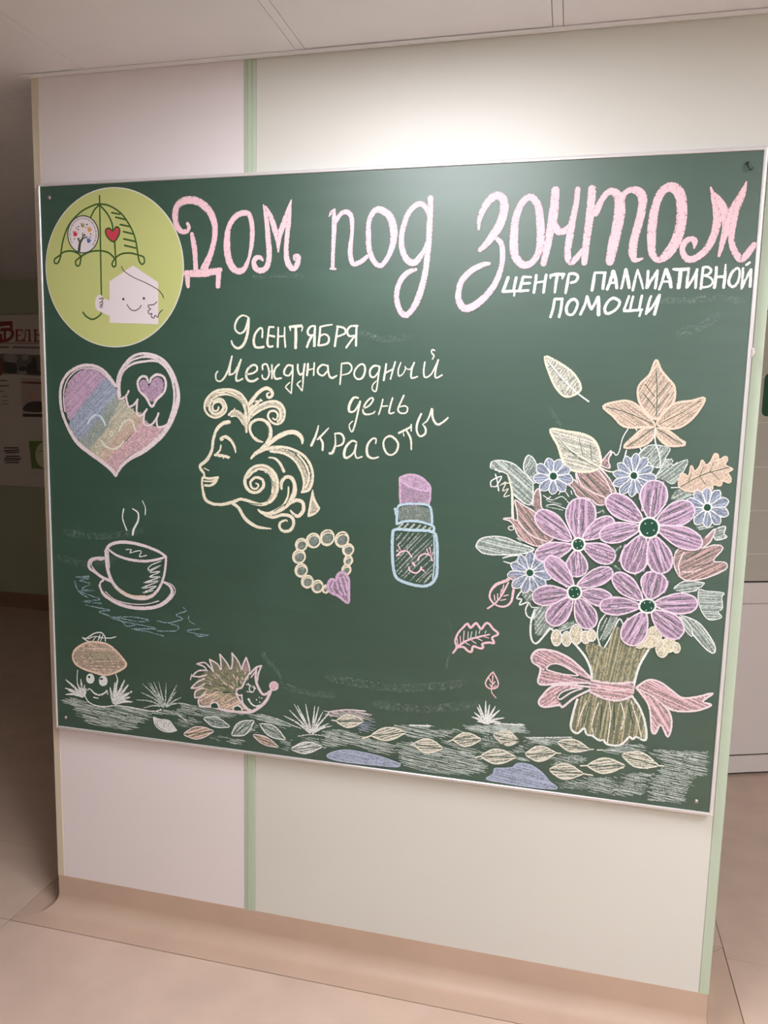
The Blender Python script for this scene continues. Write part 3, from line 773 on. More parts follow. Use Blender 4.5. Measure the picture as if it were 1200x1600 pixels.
 ('L','W',0.85,0,0,'1746.5 1323.5 6.2 1746 1303 6.6 1746 1281 6.7'),
 ]),
 ('letter',[
 ('L','W',0.85,0,0,'1759.5 1326.5 6.6 1758.5 1302.5 6.6 1757.5 1278.5 6.7'),
 ('L','W',0.85,0,0,'1759 1327 6.1 1769.5 1327.5 6.1 1777 1321.5 6.1 1774 1313 6.1 1763 1308.5 5.7'),
 ('L','W',0.85,0,0,'1764 1308.5 5.2 1777 1303.5 5.2 1782.5 1294 5.2 1776 1284.5 5.2 1760 1282 5.7'),
 ]),
 ('letter',[
 ('L','W',0.85,0,0,'1788 1327.5 6.6 1788.5 1304.5 7.5 1787 1280.5 7.1'),
 ('L','W',0.85,0,0,'1807.5 1333 3.7 1808 1306.5 7 1807 1280.5 7.1'),
 ('L','W',0.85,0,0,'1788.5 1305.5 5.7 1807 1305.5 7'),
 ]),
 ('letter',[
 ('L','W',0.85,1,0,'1833 1324 5.6 1823.5 1316 7 1817.5 1300.5 7 1818.5 1288.5 7 1827 1282.5 6.6 1835.5 1290.5 6.5 1839 1306 5.6 1838 1319 5.1'),
 ]),
 ('letter',[
 ('L','W',0.85,0,0,'1845.5 1324 5.6 1846 1301 6.1 1845.5 1277.5 5.1'),
 ('L','W',0.85,0,0,'1846.5 1280 5.6 1853 1298.5 5.6 1861.5 1320 6'),
 ('L','W',0.85,0,0,'1862.5 1321 6 1863 1301 7 1863.5 1282 7'),
 ('L','W',0.85,0,0,'1851.5 1330.5 6 1859 1336.5 5.6'),
 ]),
]),
  ('chalk_word', 'white chalk capitals ПОМОЩИ', [
 ('letter',[
 ('L','W',0.9,0,0,'1426.5 1259 6.1 1424 1237.5 7.1 1418.5 1216 6.6'),
 ('L','W',0.9,0,0,'1426.5 1259 6.6 1445.5 1259.5 6.6'),
 ('L','W',0.9,0,0,'1444 1259 6.6 1443 1237.5 7.1 1439 1216 6.6'),
 ]),
 ('letter',[
 ('L','W',0.9,1,0,'1472 1258.5 7.5 1461 1252.5 7.6 1455.5 1237.5 7.6 1458.5 1224.5 6.6 1470 1222 6 1478 1234.5 7 1481 1249.5 6.5'),
 ]),
 ('letter',[
 ('L','W',0.9,0,0,'1502 1265.5 5.5 1499 1247 7 1489 1222 7'),
 ('L','W',0.9,0,0,'1503 1264.5 6 1509 1244.5 7.5 1514.5 1234.5 7'),
 ('L','W',0.9,0,0,'1514.5 1234.5 6.5 1521 1247 6.5 1527.5 1263 6.5'),
 ('L','W',0.9,0,0,'1529 1264 6.5 1530.5 1244 9 1531.5 1220.5 9'),
 ]),
 ('letter',[
 ('L','W',0.9,1,0,'1563.5 1260 7.4 1551.5 1251.5 6.9 1545 1236.5 7.4 1549.5 1224.5 7 1560.5 1226.5 6.9 1573.5 1236.5 6.4 1578.5 1251.5 6.9'),
 ]),
 ('letter',[
 ('L','W',0.9,0,0,'1599 1264.5 5.9 1594.5 1248.5 5.9 1589.5 1232.5 6.4'),
 ('L','W',0.9,0,0,'1608.5 1263.5 5.9 1605.5 1248.5 5.9 1603.5 1232.5 5.9'),
 ('L','W',0.9,0,0,'1628 1265.5 6.3 1626 1251 6.3 1623.5 1231 6.4'),
 ('L','W',0.9,0,0,'1589.5 1230 6.9 1606.5 1230.5 6.9 1631 1232.5 6.4'),
 ('L','W',0.9,0,0,'1628.5 1230 5.4 1625.5 1217.5 5.4'),
 ]),
 ('letter',[
 ('L','W',0.9,0,0,'1649 1264 5.3 1644.5 1248 6.8 1640 1222.5 6.4'),
 ('L','W',0.9,0,0,'1641 1225 6.3 1654.5 1240.5 6.3 1667 1266.5 6.3'),
 ('L','W',0.9,0,0,'1668 1266.5 6.3 1664.5 1248 7.3 1659 1221 7.3'),
 ]),
]),
  ('chalk_word', 'thin cream chalk lettering 9 СЕНТЯБРЯ', [
 ('letter',[
 ('L','C',0.9,0,0,'627.5 1220 4.1 612.5 1225 4.7 598.5 1217.5 5.9 590 1202 5.9 590 1188 5.3 601.5 1178 5.3 615.5 1183.5 5.9 624.5 1202 7 628.5 1218.5 6.4'),
 ('L','C',0.9,0,0,'628.5 1217 7 627.5 1193.5 7.6 623 1168.5 8.2 612.5 1147 8.3 597 1138.5 7.1 583 1147 5.9 579 1158.5 4.7'),
 ]),
 ('letter',[
 ('L','C',0.9,0,0,'667.5 1167 5.3 668 1188 5.2 660 1190.5 6.4 647.5 1176.5 6.4 643 1157 7.6 647.5 1143 7 658.5 1140.5 6.5 672 1142.5 7'),
 ]),
 ('letter',[
 ('L','C',0.9,0,0,'687 1194.5 5.2 700.5 1194 5.2'),
 ('L','C',0.9,0,0,'687 1194.5 5.8 684 1171 5.8 682.5 1151.5 7 687.5 1143 5.8 698 1144.5 5.8'),
 ('L','C',0.9,0,0,'685.5 1172.5 5.2 702.5 1169.5 6.4'),
 ]),
 ('letter',[
 ('L','C',0.9,0,0,'713 1193.5 4.6 712.5 1168.5 5.8 711.5 1142 6.4'),
 ('L','C',0.9,0,0,'731 1193.5 4 731 1168.5 5.2 733.5 1142 5.2'),
 ('L','C',0.9,0,0,'711.5 1169.5 5.2 731 1171 4.6'),
 ]),
 ('letter',[
 ('L','C',0.9,0,0,'744.5 1194.5 6.3 760.5 1196 7.5 778.5 1197.5 7.4'),
 ('L','C',0.9,0,0,'746 1192 4.6 747.5 1185 4'),
 ('L','C',0.9,0,0,'781.5 1194.5 4 778.5 1183.5 3.4'),
 ('L','C',0.9,0,0,'762 1194.5 7.5 762.5 1168.5 8.6 762 1139.5 8.1'),
 ]),
 ('letter',[
 ('L','C',0.9,0,0,'815.5 1197 5.1 802.5 1194.5 5.7 795 1182 6.3 801 1172.5 5.7 814.5 1175.5 4.6'),
 ('L','C',0.9,0,0,'815.5 1196 5.7 814.5 1168.5 7.4 814 1145 8'),
 ('L','C',0.9,0,0,'807 1171 6.3 799.5 1157.5 6.9 793.5 1142 6.3'),
 ]),
 ('letter',[
 ('L','C',0.9,0,0,'862.5 1200 3.9 846.5 1198 4.5 830 1194.5 5.1'),
 ('L','C',0.9,0,0,'830 1194.5 5.7 828.5 1171 6.2 825 1146.5 6.3'),
 ('L','C',0.9,0,0,'829 1171 5.1 843.5 1175.5 5.1 854 1167 5.7 851.5 1153.5 6.2 838 1148 5.7 825 1147 5.7'),
 ]),
 ('letter',[
 ('L','C',0.9,0,0,'878 1196.5 4.9 874 1170 6 870.5 1144.5 6.1'),
 ('L','C',0.9,0,0,'875.5 1195.5 5.5 895 1191 5.5 898 1178 5.5 875.5 1169 4.9'),
 ]),
 ('letter',[
 ('L','C',0.9,0,0,'931.5 1196.5 6 912 1195.5 5.4 903.5 1183 6 909.5 1171 5.5 926.5 1172.5 4.9'),
 ('L','C',0.9,0,0,'928.5 1196.5 5.4 928 1170 6 928 1146 6'),
 ('L','C',0.9,0,0,'923.5 1170 5.4 912.5 1156.5 5.5 901.5 1141 5.5'),
 ]),
]),
  ('chalk_word', 'thin cream chalk lettering Международный', [
 ('letter',[
 ('L','C',0.9,0,0,'538.5 1077 4.2 532.5 1068.5 4.8 534 1054 4.8 545 1050 4.8 557.5 1060 5.4 570 1083 6 580.5 1117.5 5.4'),
 ('L','C',0.9,0,0,'580.5 1117.5 4.8 575 1094.5 6 572.5 1069 5.4'),
 ('L','C',0.9,0,0,'571.5 1067.5 5.4 585.5 1072 4.8 596.5 1089 5.4 606.5 1109 4.7'),
 ('L','C',0.9,0,0,'606.5 1109 5.3 598 1083.5 6 592 1063.5 6 595 1051.5 6 612 1058 4.8'),
 ]),
 ('letter',[
 ('L','C',0.9,0,0,'621.5 1069.5 5.3 640 1072.5 5.3 652.5 1081 5.3 651 1092.5 5.9 638.5 1093.5 5.9 624.5 1081 6.5 621.5 1063.5 7.1 629 1052.5 7.1 643 1052 6.5 655.5 1058.5 5.9'),
 ]),
 ('letter',[
 ('L','C',0.9,0,0,'669 1082.5 4.7 669 1094 5.3 680 1097 5.3 686 1084.5 5.3 687.5 1070 5.3 680 1057.5 5.3 669.5 1060 4.7 667.5 1068.5 4.1'),
 ('L','C',0.9,0,0,'695.5 1095.5 4.7 696 1076 4.7 695.5 1059 4.7'),
 ('L','C',0.9,0,0,'716.5 1097 5.2 706 1087.5 5.3 701.5 1073 5.3 706 1059 5.9 722.5 1061 5.3'),
 ('L','C',0.9,0,0,'686 1077 3.5 704.5 1079 3.5'),
 ]),
 ('letter',[
 ('L','C',0.9,0,0,'752.5 1093.5 5.2 740.5 1094.5 5.8 731.5 1082 6.4 731.5 1070.5 5.8 744 1068 5.2 752.5 1079.5 5.2'),
 ('L','C',0.9,0,0,'754 1095 5.2 754.5 1071 5.2 752.5 1045.5 4.7 751 1020.5 3.5'),
 ('L','C',0.9,0,0,'751 1020.5 3.5 739.5 1031.5 4.1 735 1038.5 4.1 747 1050 3.5'),
 ]),
 ('letter',[
 ('L','C',0.9,0,0,'769 1097.5 5.2 769 1082.5 5.8 775.5 1070 5.2 784 1077 5.2'),
 ('L','C',0.9,0,0,'788 1099 5.8 784.5 1071.5 5.8 783.5 1049 4.6 781.5 1028 3.5'),
 ('L','C',0.9,0,0,'781.5 1028 3.5 772.5 1039 4.6 767.5 1046 4.1 777 1054.5 3.5'),
 ]),
 ('letter',[
 ('L','C',0.9,0,0,'797.5 1099.5 6.3 796 1082.5 6.9 794.5 1068.5 5.8'),
 ('L','C',0.9,0,0,'814.5 1102 4.6 814 1085.5 4.6 813 1069 4.6'),
 ('L','C',0.9,0,0,'796 1082.5 4 814 1087 4'),
 ]),
 ('letter',[
 ('L','C',0.9,0,0,'850.5 1094.5 4.6 837.5 1097 5.1 825.5 1087 5.7 826 1074.5 5.2 839 1069 5.2 851 1080.5 5.1'),
 ('L','C',0.9,0,0,'852 1095.5 5.1 854 1077.5 5.1 858.5 1065.5 5.7 866 1063.5 6.3 877.5 1069.5 4'),
 ]),
 ('letter',[
 ('L','C',0.9,0,0,'889.5 1100 3.5 888.5 1074 4.6 886 1046.5 4.6'),
 ('L','C',0.9,0,0,'889.5 1100 5 909.5 1101.5 4.9 918 1089.5 4.6 910 1076 4.2 892 1071 3.5'),
 ]),
 ('letter',[
 ('L','C',0.9,1,0,'940.5 1098.5 4.9 928 1086.5 4.9 924.5 1071 4.9 934 1061 4.9 946.5 1064.5 5.6 953.5 1081.5 5.6 951 1097 4.9'),
 ]),
 ('letter',[
 ('L','C',0.9,0,0,'992.5 1094 4.2 978 1095.5 5.6 967.5 1085 5.6 968 1070 5.6 978.5 1066.5 4.9 991 1082 4.2'),
 ('L','C',0.9,0,0,'992.5 1094 5.6 989.5 1068.5 4.5 987 1044.5 4.2 983 1030 4.2 974 1035.5 3.5 975.5 1047.5 3.5 986 1058 3.1'),
 ]),
 ('letter',[
 ('L','C',0.9,0,0,'1010 1101 4.8 1007 1078.5 5.6 1004 1058.5 5.6'),
 ('L','C',0.9,0,0,'1033.5 1106 5.2 1028 1085.5 4.5 1022 1062 4.5'),
 ('L','C',0.9,0,0,'1007 1077 4.2 1028 1087.5 4.8'),
 ]),
 ('letter',[
 ('L','C',0.9,0,0,'1048.5 1104.5 3.4 1042 1086 4.1 1044 1070.5 4.1 1054.5 1076 3.4 1061 1089.5 3.4 1059.5 1094.5 3.4'),
 ('L','C',0.9,0,0,'1061 1089.5 3.4 1073.5 1088 3.4 1083.5 1105 4.1'),
 ('L','C',0.9,0,0,'1083.5 1105 4.4 1077 1084.5 4.8 1077.5 1066 5.5 1093 1069.5 4.1'),
 ]),
 ('letter',[
 ('L','C',0.9,0,0,'1111 1106.5 4.4 1108.5 1083 4.8 1112.5 1068 4.8 1126 1073.5 4.1 1136 1090 4.1 1145.5 1112 4.7'),
 ('L','C',0.9,0,0,'1145.5 1112 4.7 1139.5 1087 4.7 1140 1067 4.8 1157 1074.5 4.1'),
 ('L','C',0.9,0,0,'1136 1135 3.4 1129 1137 4.1 1127.5 1130 4.1 1134 1122 4.1 1130 1113.5 3.4'),
 ]),
]),
  ('chalk_word', 'thin cream chalk lettering день', [
 ('letter',[
 ('L','C',0.9,0,0,'936.5 1012.5 5.7 924 1012.5 6.4 913.5 995 7.8 912.5 977.5 6.4 926.5 978 5 940.5 999 5.7'),
 ('L','C',0.9,0,0,'942 1004 5.7 935.5 971 5 929 943 5 921 923.5 4.3 913 939 3.6 919.5 949.5 3.2 923 951.5 3.2'),
 ]),
 ('letter',[
 ('L','C',0.9,0,0,'950 985 4.2 966 992.5 4.6 977 1008 4.6 971 1013 4.6 957 999 5.3 950 978.5 5.3 959 970 5.3 977 973.5 3.9 982.5 979 3.5'),
 ]),
 ('letter',[
 ('L','C',0.9,0,0,'1003 1010.5 3.8 998.5 989.5 4.2 992.5 970.5 4.2'),
 ('L','C',0.9,0,0,'998 991.5 3.9 1016 993.5 3.8'),
 ('L','C',0.9,0,0,'1029 1014.5 4.5 1023 993.5 4.9 1021 974.5 4.9 1034 977 3.8'),
 ]),
 ('letter',[
 ('L','C',0.9,0,0,'1058.5 1021.5 4.8 1049.5 1001 4.9 1044 984 4.9 1052 975.5 4.2 1066 977.5 4.2 1069 989.5 4.2 1060.5 994.5 4.2 1048 991 3.5'),
 ]),
]),
  ('chalk_word', 'thin cream chalk lettering красоты on a rising curve', [
 ('letter',[
 ('L','C',0.9,0,0,'828.5 937.5 3.6 821.5 912.5 6.6 808.5 883.5 7.3'),
 ('L','C',0.9,0,0,'856.5 932 3.6 842 916.5 5.8 825.5 900 5.1'),
 ('L','C',0.9,0,0,'831 907.5 5.8 840.5 892 6.5 840.5 872.5 6.6'),
 ]),
 ('letter',[
 ('L','C',0.9,0,0,'874.5 917.5 3.6 876 889.5 5.1 868.5 868 8 859.5 865 6.5'),
 ('L','C',0.9,0,0,'873.5 917.5 5.1 890 918 5.8 899.5 906 6.5 894.5 890 5.8 879.5 884.5 4.3'),
 ]),
 ('letter',[
 ('L','C',0.9,0,0,'934.5 896.5 5 921.5 900 5.7 905.5 883.5 7.2 900.5 862 7.9 908 854.5 6.5 926 868 4.3 933 891.5 4.3'),
 ('L','C',0.9,0,0,'934 891.5 5 930.5 870 5 935.5 855.5 4.7 950 859.5 4.3'),
 ]),
 ('letter',[
 ('L','C',0.9,0,0,'986 895 4.3 987 907 4.3 976 906.5 5 964 889 6.4 964.5 864.5 7.1 979 856 5.7 994.5 860 4.3'),
 ]),
 ('letter',[
 ('L','C',0.9,1,0,'1028 915.5 6.3 1012 909.5 4.9 1007 894 5.7 1014.5 873 5.7 1029 866.5 4.6 1043 877.5 5.6 1046 898.5 5.6'),
 ]),
 ('letter',[
 ('L','C',0.9,0,0,'1047.5 924.5 5.6 1063 932 5.6 1078.5 941 4.9'),
 ('L','C',0.9,0,0,'1080 947.5 4.2 1080.5 930.5 4.2'),
 ('L','C',0.9,0,0,'1059.5 925 2.8 1061.5 916.5 2.8'),
 ('L','C',0.9,0,0,'1068.5 930.5 4.9 1079.5 910 5.6 1082 882.5 4.2'),
 ]),
 ('letter',[
 ('L','C',0.9,0,0,'1105.5 975.5 5.5 1096 951.5 6.2 1095 931 5.5 1104 917.5 4.9 1117.5 925 5.5 1117.5 938.5 5.5 1110 948.5 3.5'),
 ('L','C',0.9,0,0,'1111.5 950.5 3.5 1122 959 4.1 1133 986.5 6.2'),
 ('L','C',0.9,0,0,'1133 988 7.5 1135.5 966 6.2 1146.5 949.5 6.2 1160 953.5 5.5 1175.5 967 4.8'),
 ]),
]),
  ('chalk_heart', 'chalk heart in rainbow pastel bands with a sleeping smile', [
 ('colour_fill',[
 ('F','V',0.8,0,0,'58 988 65 1021 89 1058 132 1079 173 1074 199 1053 164 1023 125 983 77 931 63 958'),
 ('F','B',0.72,0,0,'195 1056 222 1032 228 1004 200 971 158 927 110 875 80 904 75 931 121 982 160 1023'),
 ('F','G',0.7,0,0,'226 1008 238 995 260 979 218 941 172 887 136 849 102 875 158 927 197 971'),
 ('F','Y',0.62,0,0,'242 995 260 979 289 953 255 916 201 868 170 826 132 849 183 901'),
 ('F','A',0.68,0,0,'289 963 315 937 285 910 235 862 189 813 162 833 209 881 255 923'),
 ('F','P',0.66,0,0,'311 937 336 925 362 919 384 923 350 886 298 854 253 829 222 788 181 816 239 862 285 910'),
 ('H','V',0.8,'42 7.9 6.4',0,'58 988 65 1021 89 1058 132 1079 173 1074 195 1056 160 1023 121 982 77 931 63 958'),
 ('H','B',0.7,'42 9.3 6.4',0,'191 1050 222 1032 228 1004 197 971 158 927 110 878 80 904 77 931 121 982 160 1023'),
 ('H','G',0.55,'42 12.1 5.7',0,'227 1004 242 991 256 972 218 941 172 887 136 849 102 875 158 927'),
 ('H','Y',0.5,'42 14.2 5',0,'257 979 286 953 255 916 201 868 170 826 136 849 183 901'),
 ('H','A',0.55,'42 12.7 5.7',0,'289 960 315 937 235 862 189 813 166 836 225 895'),
 ('H','P',0.55,'42 12.6 5.6',0,'315 937 362 919 384 923 350 886 253 829 222 788 185 817 285 910'),
 ]),
 ('outline',[
 ('L','Q',0.85,0,0,'224.5 1032 9.1 206.5 1057 9.1 181 1079 9.1 147 1089.5 9.2 109 1085 9.2 74 1066.5 9.3 52 1038 9.4 45 1004.5 9.4 47.5 964 9.4 58 930.5 9.4 80 891 11.6 102 864.5 13.1 139.5 838.5 12.3 181 813 12.2 207 794 12.2 220 779 12.2'),
 ('L','Q',0.85,0,0,'219 1033.5 3.9 199 1056.5 3.9 169.5 1076.5 3.9 139.5 1081.5 3.9 105 1076 3.9 73.5 1051.5 3.9 59 1021.5 4 55.5 988 4 59 957.5 4'),
 ('L','Q',0.85,0,0,'220 779 7.2 237.5 805 9.3 268 830 11.3 313 854.5 14.7 357.5 889 14.6 387.5 923 13.8 409.5 965.5 12.3 420 1004.5 10.2 412.5 1049.5 8.8 390 1089.5 9.5 361.5 1113 8.8 318.5 1123 7.5 281.5 1115 8.3 251.5 1088 9 234.5 1060 8.4 229 1030.5 7.7'),
 ('L','Q',0.85,0,0,'238.5 1004.5 7 237.5 1037.5 7 248.5 1071.5 7 277.5 1093 6.9 314 1101 6.9 354 1102.5 6.8 382.5 1084.5 6.8 400.5 1052.5 6.8 407.5 1014 6.8 403 975 6.8 387.5 932.5 6.9'),
 ('L','Q',0.85,0,0,'248.5 1083 5.6 281.5 1105.5 5.5 318 1113.5 5.5 356 1107 5.4 384.5 1087.5 5.4'),
 ('L','Q',0.85,0,0,'396.5 1071.5 4.7 411.5 1040 4.8 415.5 1008 4.8 406 969 4.8 389.5 936 4.8'),
 ('L','Q',0.85,0,0,'289 1107.5 4.8 325.5 1117.5 4.8 358 1110 4.8'),
 ('L','Q',0.85,0,0,'234.5 1057 6.3 232 1014.5 6.3'),
 ('L','Q',0.85,0,0,'231.5 1021 6.3 233.5 1004.5 6.3 240 996.5 6.3 257 1005 6.3 266.5 1020 6.3'),
 ('L','Q',0.85,0,0,'257 1005 6.3 260.5 985.5 6.3 267.5 975.5 6.3 282.5 982.5 6.3 294 996 6.3'),
 ('L','Q',0.85,0,0,'292 989 6.3 289.5 963 6.3 296.5 950 6.3 311.5 957 6.3 322.5 970 6.2'),
 ('L','Q',0.85,0,0,'315 963.5 6.2 311 937 6.3 318 924 6.3 336.5 928 6.2 351.5 945 6.2 358 959.5 6.2'),
 ('L','Q',0.85,0,0,'351.5 948 6.2 353 925 6.2 362 920.5 6.2 380 926 6.2 389.5 934.5 6.2'),
 ]),
 ('small_heart',[
 ('H','V',0.85,'60 6.9 5.5',0,'329 1032 317 1051 302 1045 304 1025 338 990 369 1020 373 1046 361 1058 342 1052'),
 ('F','V',0.65,0,0,'329 1032 317 1051 302 1045 304 1025 338 990 369 1020 373 1046 361 1058 342 1052'),
 ('L','Q',0.85,1,0,'329.5 1043.5 7.6 320.5 1059.5 7.6 304 1057.5 7.6 294.5 1041.5 7.6 301.5 1018.5 7.6 319.5 1003 7.6 337.5 977 7.6 352.5 997 7.6 374.5 1016.5 7.5 382 1039.5 7.5 375 1060 7.5 353.5 1065.5 7.5 337 1055 7.5'),
 ]),
 ('face',[
 ('L','I',0.85,0,0,'133 924 6.5 142.5 939.5 6.4 160 949.5 6.4 177 943.5 6.4 189.5 921 6.4'),
 ('L','C',0.85,0,0,'232.5 905.5 5.7 240.5 922 5.6 255.5 936 5.6 274 936 5.6 284.5 908.5 5.6'),
 ('L','C',0.85,1,0,'204 903 3.9 210.5 903.5 3.9 212 894 3.9 206 892.5 3.9'),
 ('L','C',0.85,0,0,'175 877 6.4 190 860.5 6.4 216 854.5 6.4 235 864 6.4 246.5 877.5 6.4'),
 ]),
]),
  ('chalk_portrait', 'cream chalk profile of a woman with swirling hair', [
 ('face',[
 ('L','Y',0.85,0,0,'572 940 11.7 552.5 936 10.7 535 919.5 9.4 524.5 893.5 8.8 519 861 8.8 504.5 834.5 10.2 485 819 8.9 485 809 8.9 493.5 798 8.2 496.5 786.5 6.8'),
 ('L','Y',0.85,0,0,'491.5 785 6.2 511.5 782.5 7.5 538 787 6.8'),
 ('L','Y',0.85,0,0,'493.5 775 4.8 515 774.5 4.8 529 780 4.8'),
 ('L','Y',0.85,0,0,'497 763 6.9 514.5 763.5 7.5 529 773.5 8.9 537 785 6.1'),
 ('L','Y',0.85,0,0,'490.5 785 5.5 489 768.5 6.9 492.5 742 8.9 500 722.5 9.6 521.5 712 8.9 550 712 8.9 574.5 718 10.2 599 727.5 8.8'),
 ('L','Y',0.85,0,0,'495.5 811 3.1 510.5 804.5 3.1'),
 ('L','Y',0.85,0,0,'547 892.5 11.8 561 899.5 10.1 577 888.5 9.4 587.5 871.5 7.4 590.5 857 3.3'),
 ('L','Y',0.85,0,0,'546.5 876.5 4.7 543.5 862 5.4 529.5 848.5 6.1'),
 ('L','Y',0.85,0,0,'527.5 848.5 6.8 550.5 847.5 8.8 571.5 843.5 6.7'),
 ('L','Y',0.85,0,0,'543.5 850.5 4.7 541.5 842.5 3.4'),
 ('L','Y',0.85,0,0,'554 849.5 4.7 553.5 839.5 3.4'),
 ('L','Y',0.85,0,0,'563 848 4.7 568 840 3.4'),
 ('L','Y',0.85,0,0,'580 717 9.5 599 704.5 9.5 615 679.5 10.2 634 664 10.2 658.5 654 8.8 694.5 652 4'),
 ('L','K',0.85,0,0,'554 896 2 571.5 887 2 582 873 2'),
 ]),
 ('hair',[
 ('F','Y',0.62,0,0,'624 928 613 957 619 982 600 1006 569 1016 541 1012 520 996 506 980 499 983 508 1007 541 1027 572 1029 603 1020 627 992 634 967'),
 ('L','Y',0.85,0,0,'622 928.5 6.6 623.5 957 6.6 627 985.5 6.6 606.5 1016.5 6.6 575.5 1028 6.6 537.5 1025.5 6.7 509.5 1007 6.7 498 983 6.7 505.5 962 6.7 526.5 951.5 6.7 547.5 957 6.7 563.5 974.5 6.7 554.5 998.5 6.7 535.5 1002.5 6.7 518 991 6.7'),
 ('L','Y',0.85,0,0,'618.5 934.5 6 618.5 972.5 5.9 603 1001 5.9 572 1014.5 6 544.5 1012.5 6 518 999 6'),
 ('L','Y',0.85,0,0,'617 985.5 5.3 596 1008.5 5.3 568.5 1021 5.3 537.5 1019.5 5.3'),
 ('L','Y',0.85,0,0,'520 991.5 8.7 512.5 977 8.7 525 961 8.7 544 964.5 8.7 555.5 979.5 8.7 547.5 993.5 8.7 532 994.5 8.7 521.5 985 8.7 525 970.5 6 537 971 5.4 540.5 980.5 4.7'),
 ('L','Y',0.85,0,0,'570 959 6.7 586 970.5 8.6 606.5 963 8.6 620 941 8.6 622 914 6.6'),
 ('L','Y',0.85,0,0,'577 956 5.3 596 956.5 5.3 613.5 934.5 5.3'),
 ('L','Y',0.85,0,0,'587.5 978 3.3 584 969 3.3'),
 ('F','Y',0.5,0,0,'572 959 589 972 610 963 622 941 622 916 613 935 596 955'),
 ('L','Y',0.85,0,0,'630.5 957 13.2 632 985.5 14.8 647.5 1011 10.5 664.5 1027 9.8 681.5 1033.5 10.4 695 1026 9.7 696.5 1013.5 8.4 685 1008.5 7.2 681.5 1018 5.2 688 1021.5 3.9'),
 ('L','Y',0.85,0,0,'634 995 5.9 668 1000.5 4.6'),
 ('L','Y',0.85,0,0,'637.5 979.5 8.5 654.5 992.5 7.2 664.5 1005 2.6'),
 ('L','K',0.85,0,0,'630.5 982.5 2 647.5 998.5 2'),
 ('L','K',0.85,0,0,'623.5 985.5 2 627 957 2'),
 ('L','K',0.85,0,0,'647.5 976.5 2 681.5 991.5 2 708.5 989 1.9'),
 ('F','Y',0.6,0,0,'631 948 634 970 661 988 692 998 718 995 732 972 726 944 712 940 722 959 715 981 695 987 665 975'),
 ('L','Y',0.85,0,0,'629 944.5 6.6 634 963.5 6.6 658 986 6.5 688 998 6.5 715 997 6.5 731.5 978.5 6.5 730.5 953.5 6.5 717 939 6.5 698.5 941.5 6.5 685 957 6.5 690 971 6.5 705 973 6.5 713.5 962.5 6.5 707 949.5 5.2 698.5 954 4.6'),
 ('L','Y',0.85,0,0,'641 960.5 6.6 668 977 6.5 695 985.5 6.5 717 978 6.5 720.5 956.5 6.5 712 945 6.5'),
 ('L','Y',0.85,0,0,'670 888.5 4 651 894.5 8.6 635.5 913 9.3 634 935 9.9 651 948 8.5 671.5 948 8.5 687 936.5 11.1 692.5 911.5 12.4 685 889 12.5 668.5 869.5 13.9 647.5 856 10 635.5 842.5 5.3'),
 ('L','K',0.85,0,0,'639 935 2 637.5 919.5 2 647.5 902 2'),
 ('L','K',0.85,0,0,'685 933.5 2 688.5 914.5 2'),
 ('L','K',0.85,0,0,'561.5 1020.5 2 593 1008.5 2 613.5 990 2'),
 ('L','K',0.85,0,0,'544.5 1009.5 2 523.5 999.5 2'),
 ('L','Y',0.85,0,0,'675 873 9.9 695.5 891 11.8 722.5 909 13.7 749 918 12.3 769 915 13.6 782.5 901.5 11 783 887.5 3.9'),
 ('F','Y',0.5,0,0,'682 867 723 874 763 860 797 833 807 798 801 766 784 758 787 788 777 816 756 844 726 859'),
 ('H','Y',0.55,'-50 9.8 5.9',0,'682 867 723 874 763 860 797 833 807 798 801 766 784 758 787 788 777 816 756 844 726 859'),
 ('L','Y',0.85,0,0,'654.5 859.5 7.3 688.5 873 8.6 726 877.5 7.2 763 869.5 7.2 793 851.5 7.8 810 824 7.8 813.5 792.5 7.8 802.5 765 9.1 782.5 757.5 7.2'),
 ('L','Y',0.85,0,0,'692 864 5.9 729.5 860.5 6.5 760 844 6.5 780 814.5 6.5 789 785 6.5 785.5 759.5 6.5'),
 ('L','Y',0.85,0,0,'769.5 860 5.2 793.5 832.5 5.2 803.5 798.5 5.2 794 769 5.2'),
 ('L','K',0.85,0,0,'763 860 2.3 786.5 835.5 2.3 800.5 804.5 2.3'),
 ('L','Y',0.85,0,0,'687 847.5 4 706 845 6.6 721 831.5 7.9 731.5 811 9.2'),
 ]),
 ('hair',[
 ('L','Y',0.85,0,0,'578 718.5 8.2 606 729.5 8.8 634 723 10.8 662 717.5 9.4 686 724 10.7 704.5 742.5 12.6 712.5 772 11.9 706.5 800.5 10.6 687 820.5 8.6 661.5 825 8 637.5 815.5 8.7 619.5 790.5 10.1 619.5 767.5 10.1 634 752 9.4 655 751.5 8.7 672 767 9.3 669 786 8.7 649.5 791.5 8 634 778 7.4 639 762 6.7 651.5 761 6 658 771 5.3 649.5 775.5 4'),
 ('F','Y',0.6,0,0,'624 787 641 811 665 820 689 813 706 791 710 762 699 739 682 725 699 758 696 784 682 803 658 811 637 804'),
 ('L','Y',0.85,0,0,'625.5 789 6 644.5 807.5 6 668.5 813.5 6 689 800 6 699.5 777.5 6 697.5 752 6'),
 ('L','Y',0.85,0,0,'634 802.5 4.7 661.5 816.5 4.7 689 809.5 4.6 704.5 784.5 4.6'),
 ('L','K',0.85,0,0,'682 806 2.3 696 787 2.3 701 768 2.3'),
 ('L','K',0.85,0,0,'606 724.5 2.4 641 718.5 2.4 668.5 718 2.3'),
 ('L','K',0.85,0,0,'654.5 811 2.3 675.5 809 2.3'),
 ('L','Y',0.85,0,0,'725 763 6.6 725 782 9.9 736.5 795.5 9.9 753.5 794.5 11.1 763 774 11.2 760 748.5 15.8 740.5 722 15.9 717 704.5 14.6 689.5 693 12 668.5 695.5 9.4 656.5 703 5.4'),
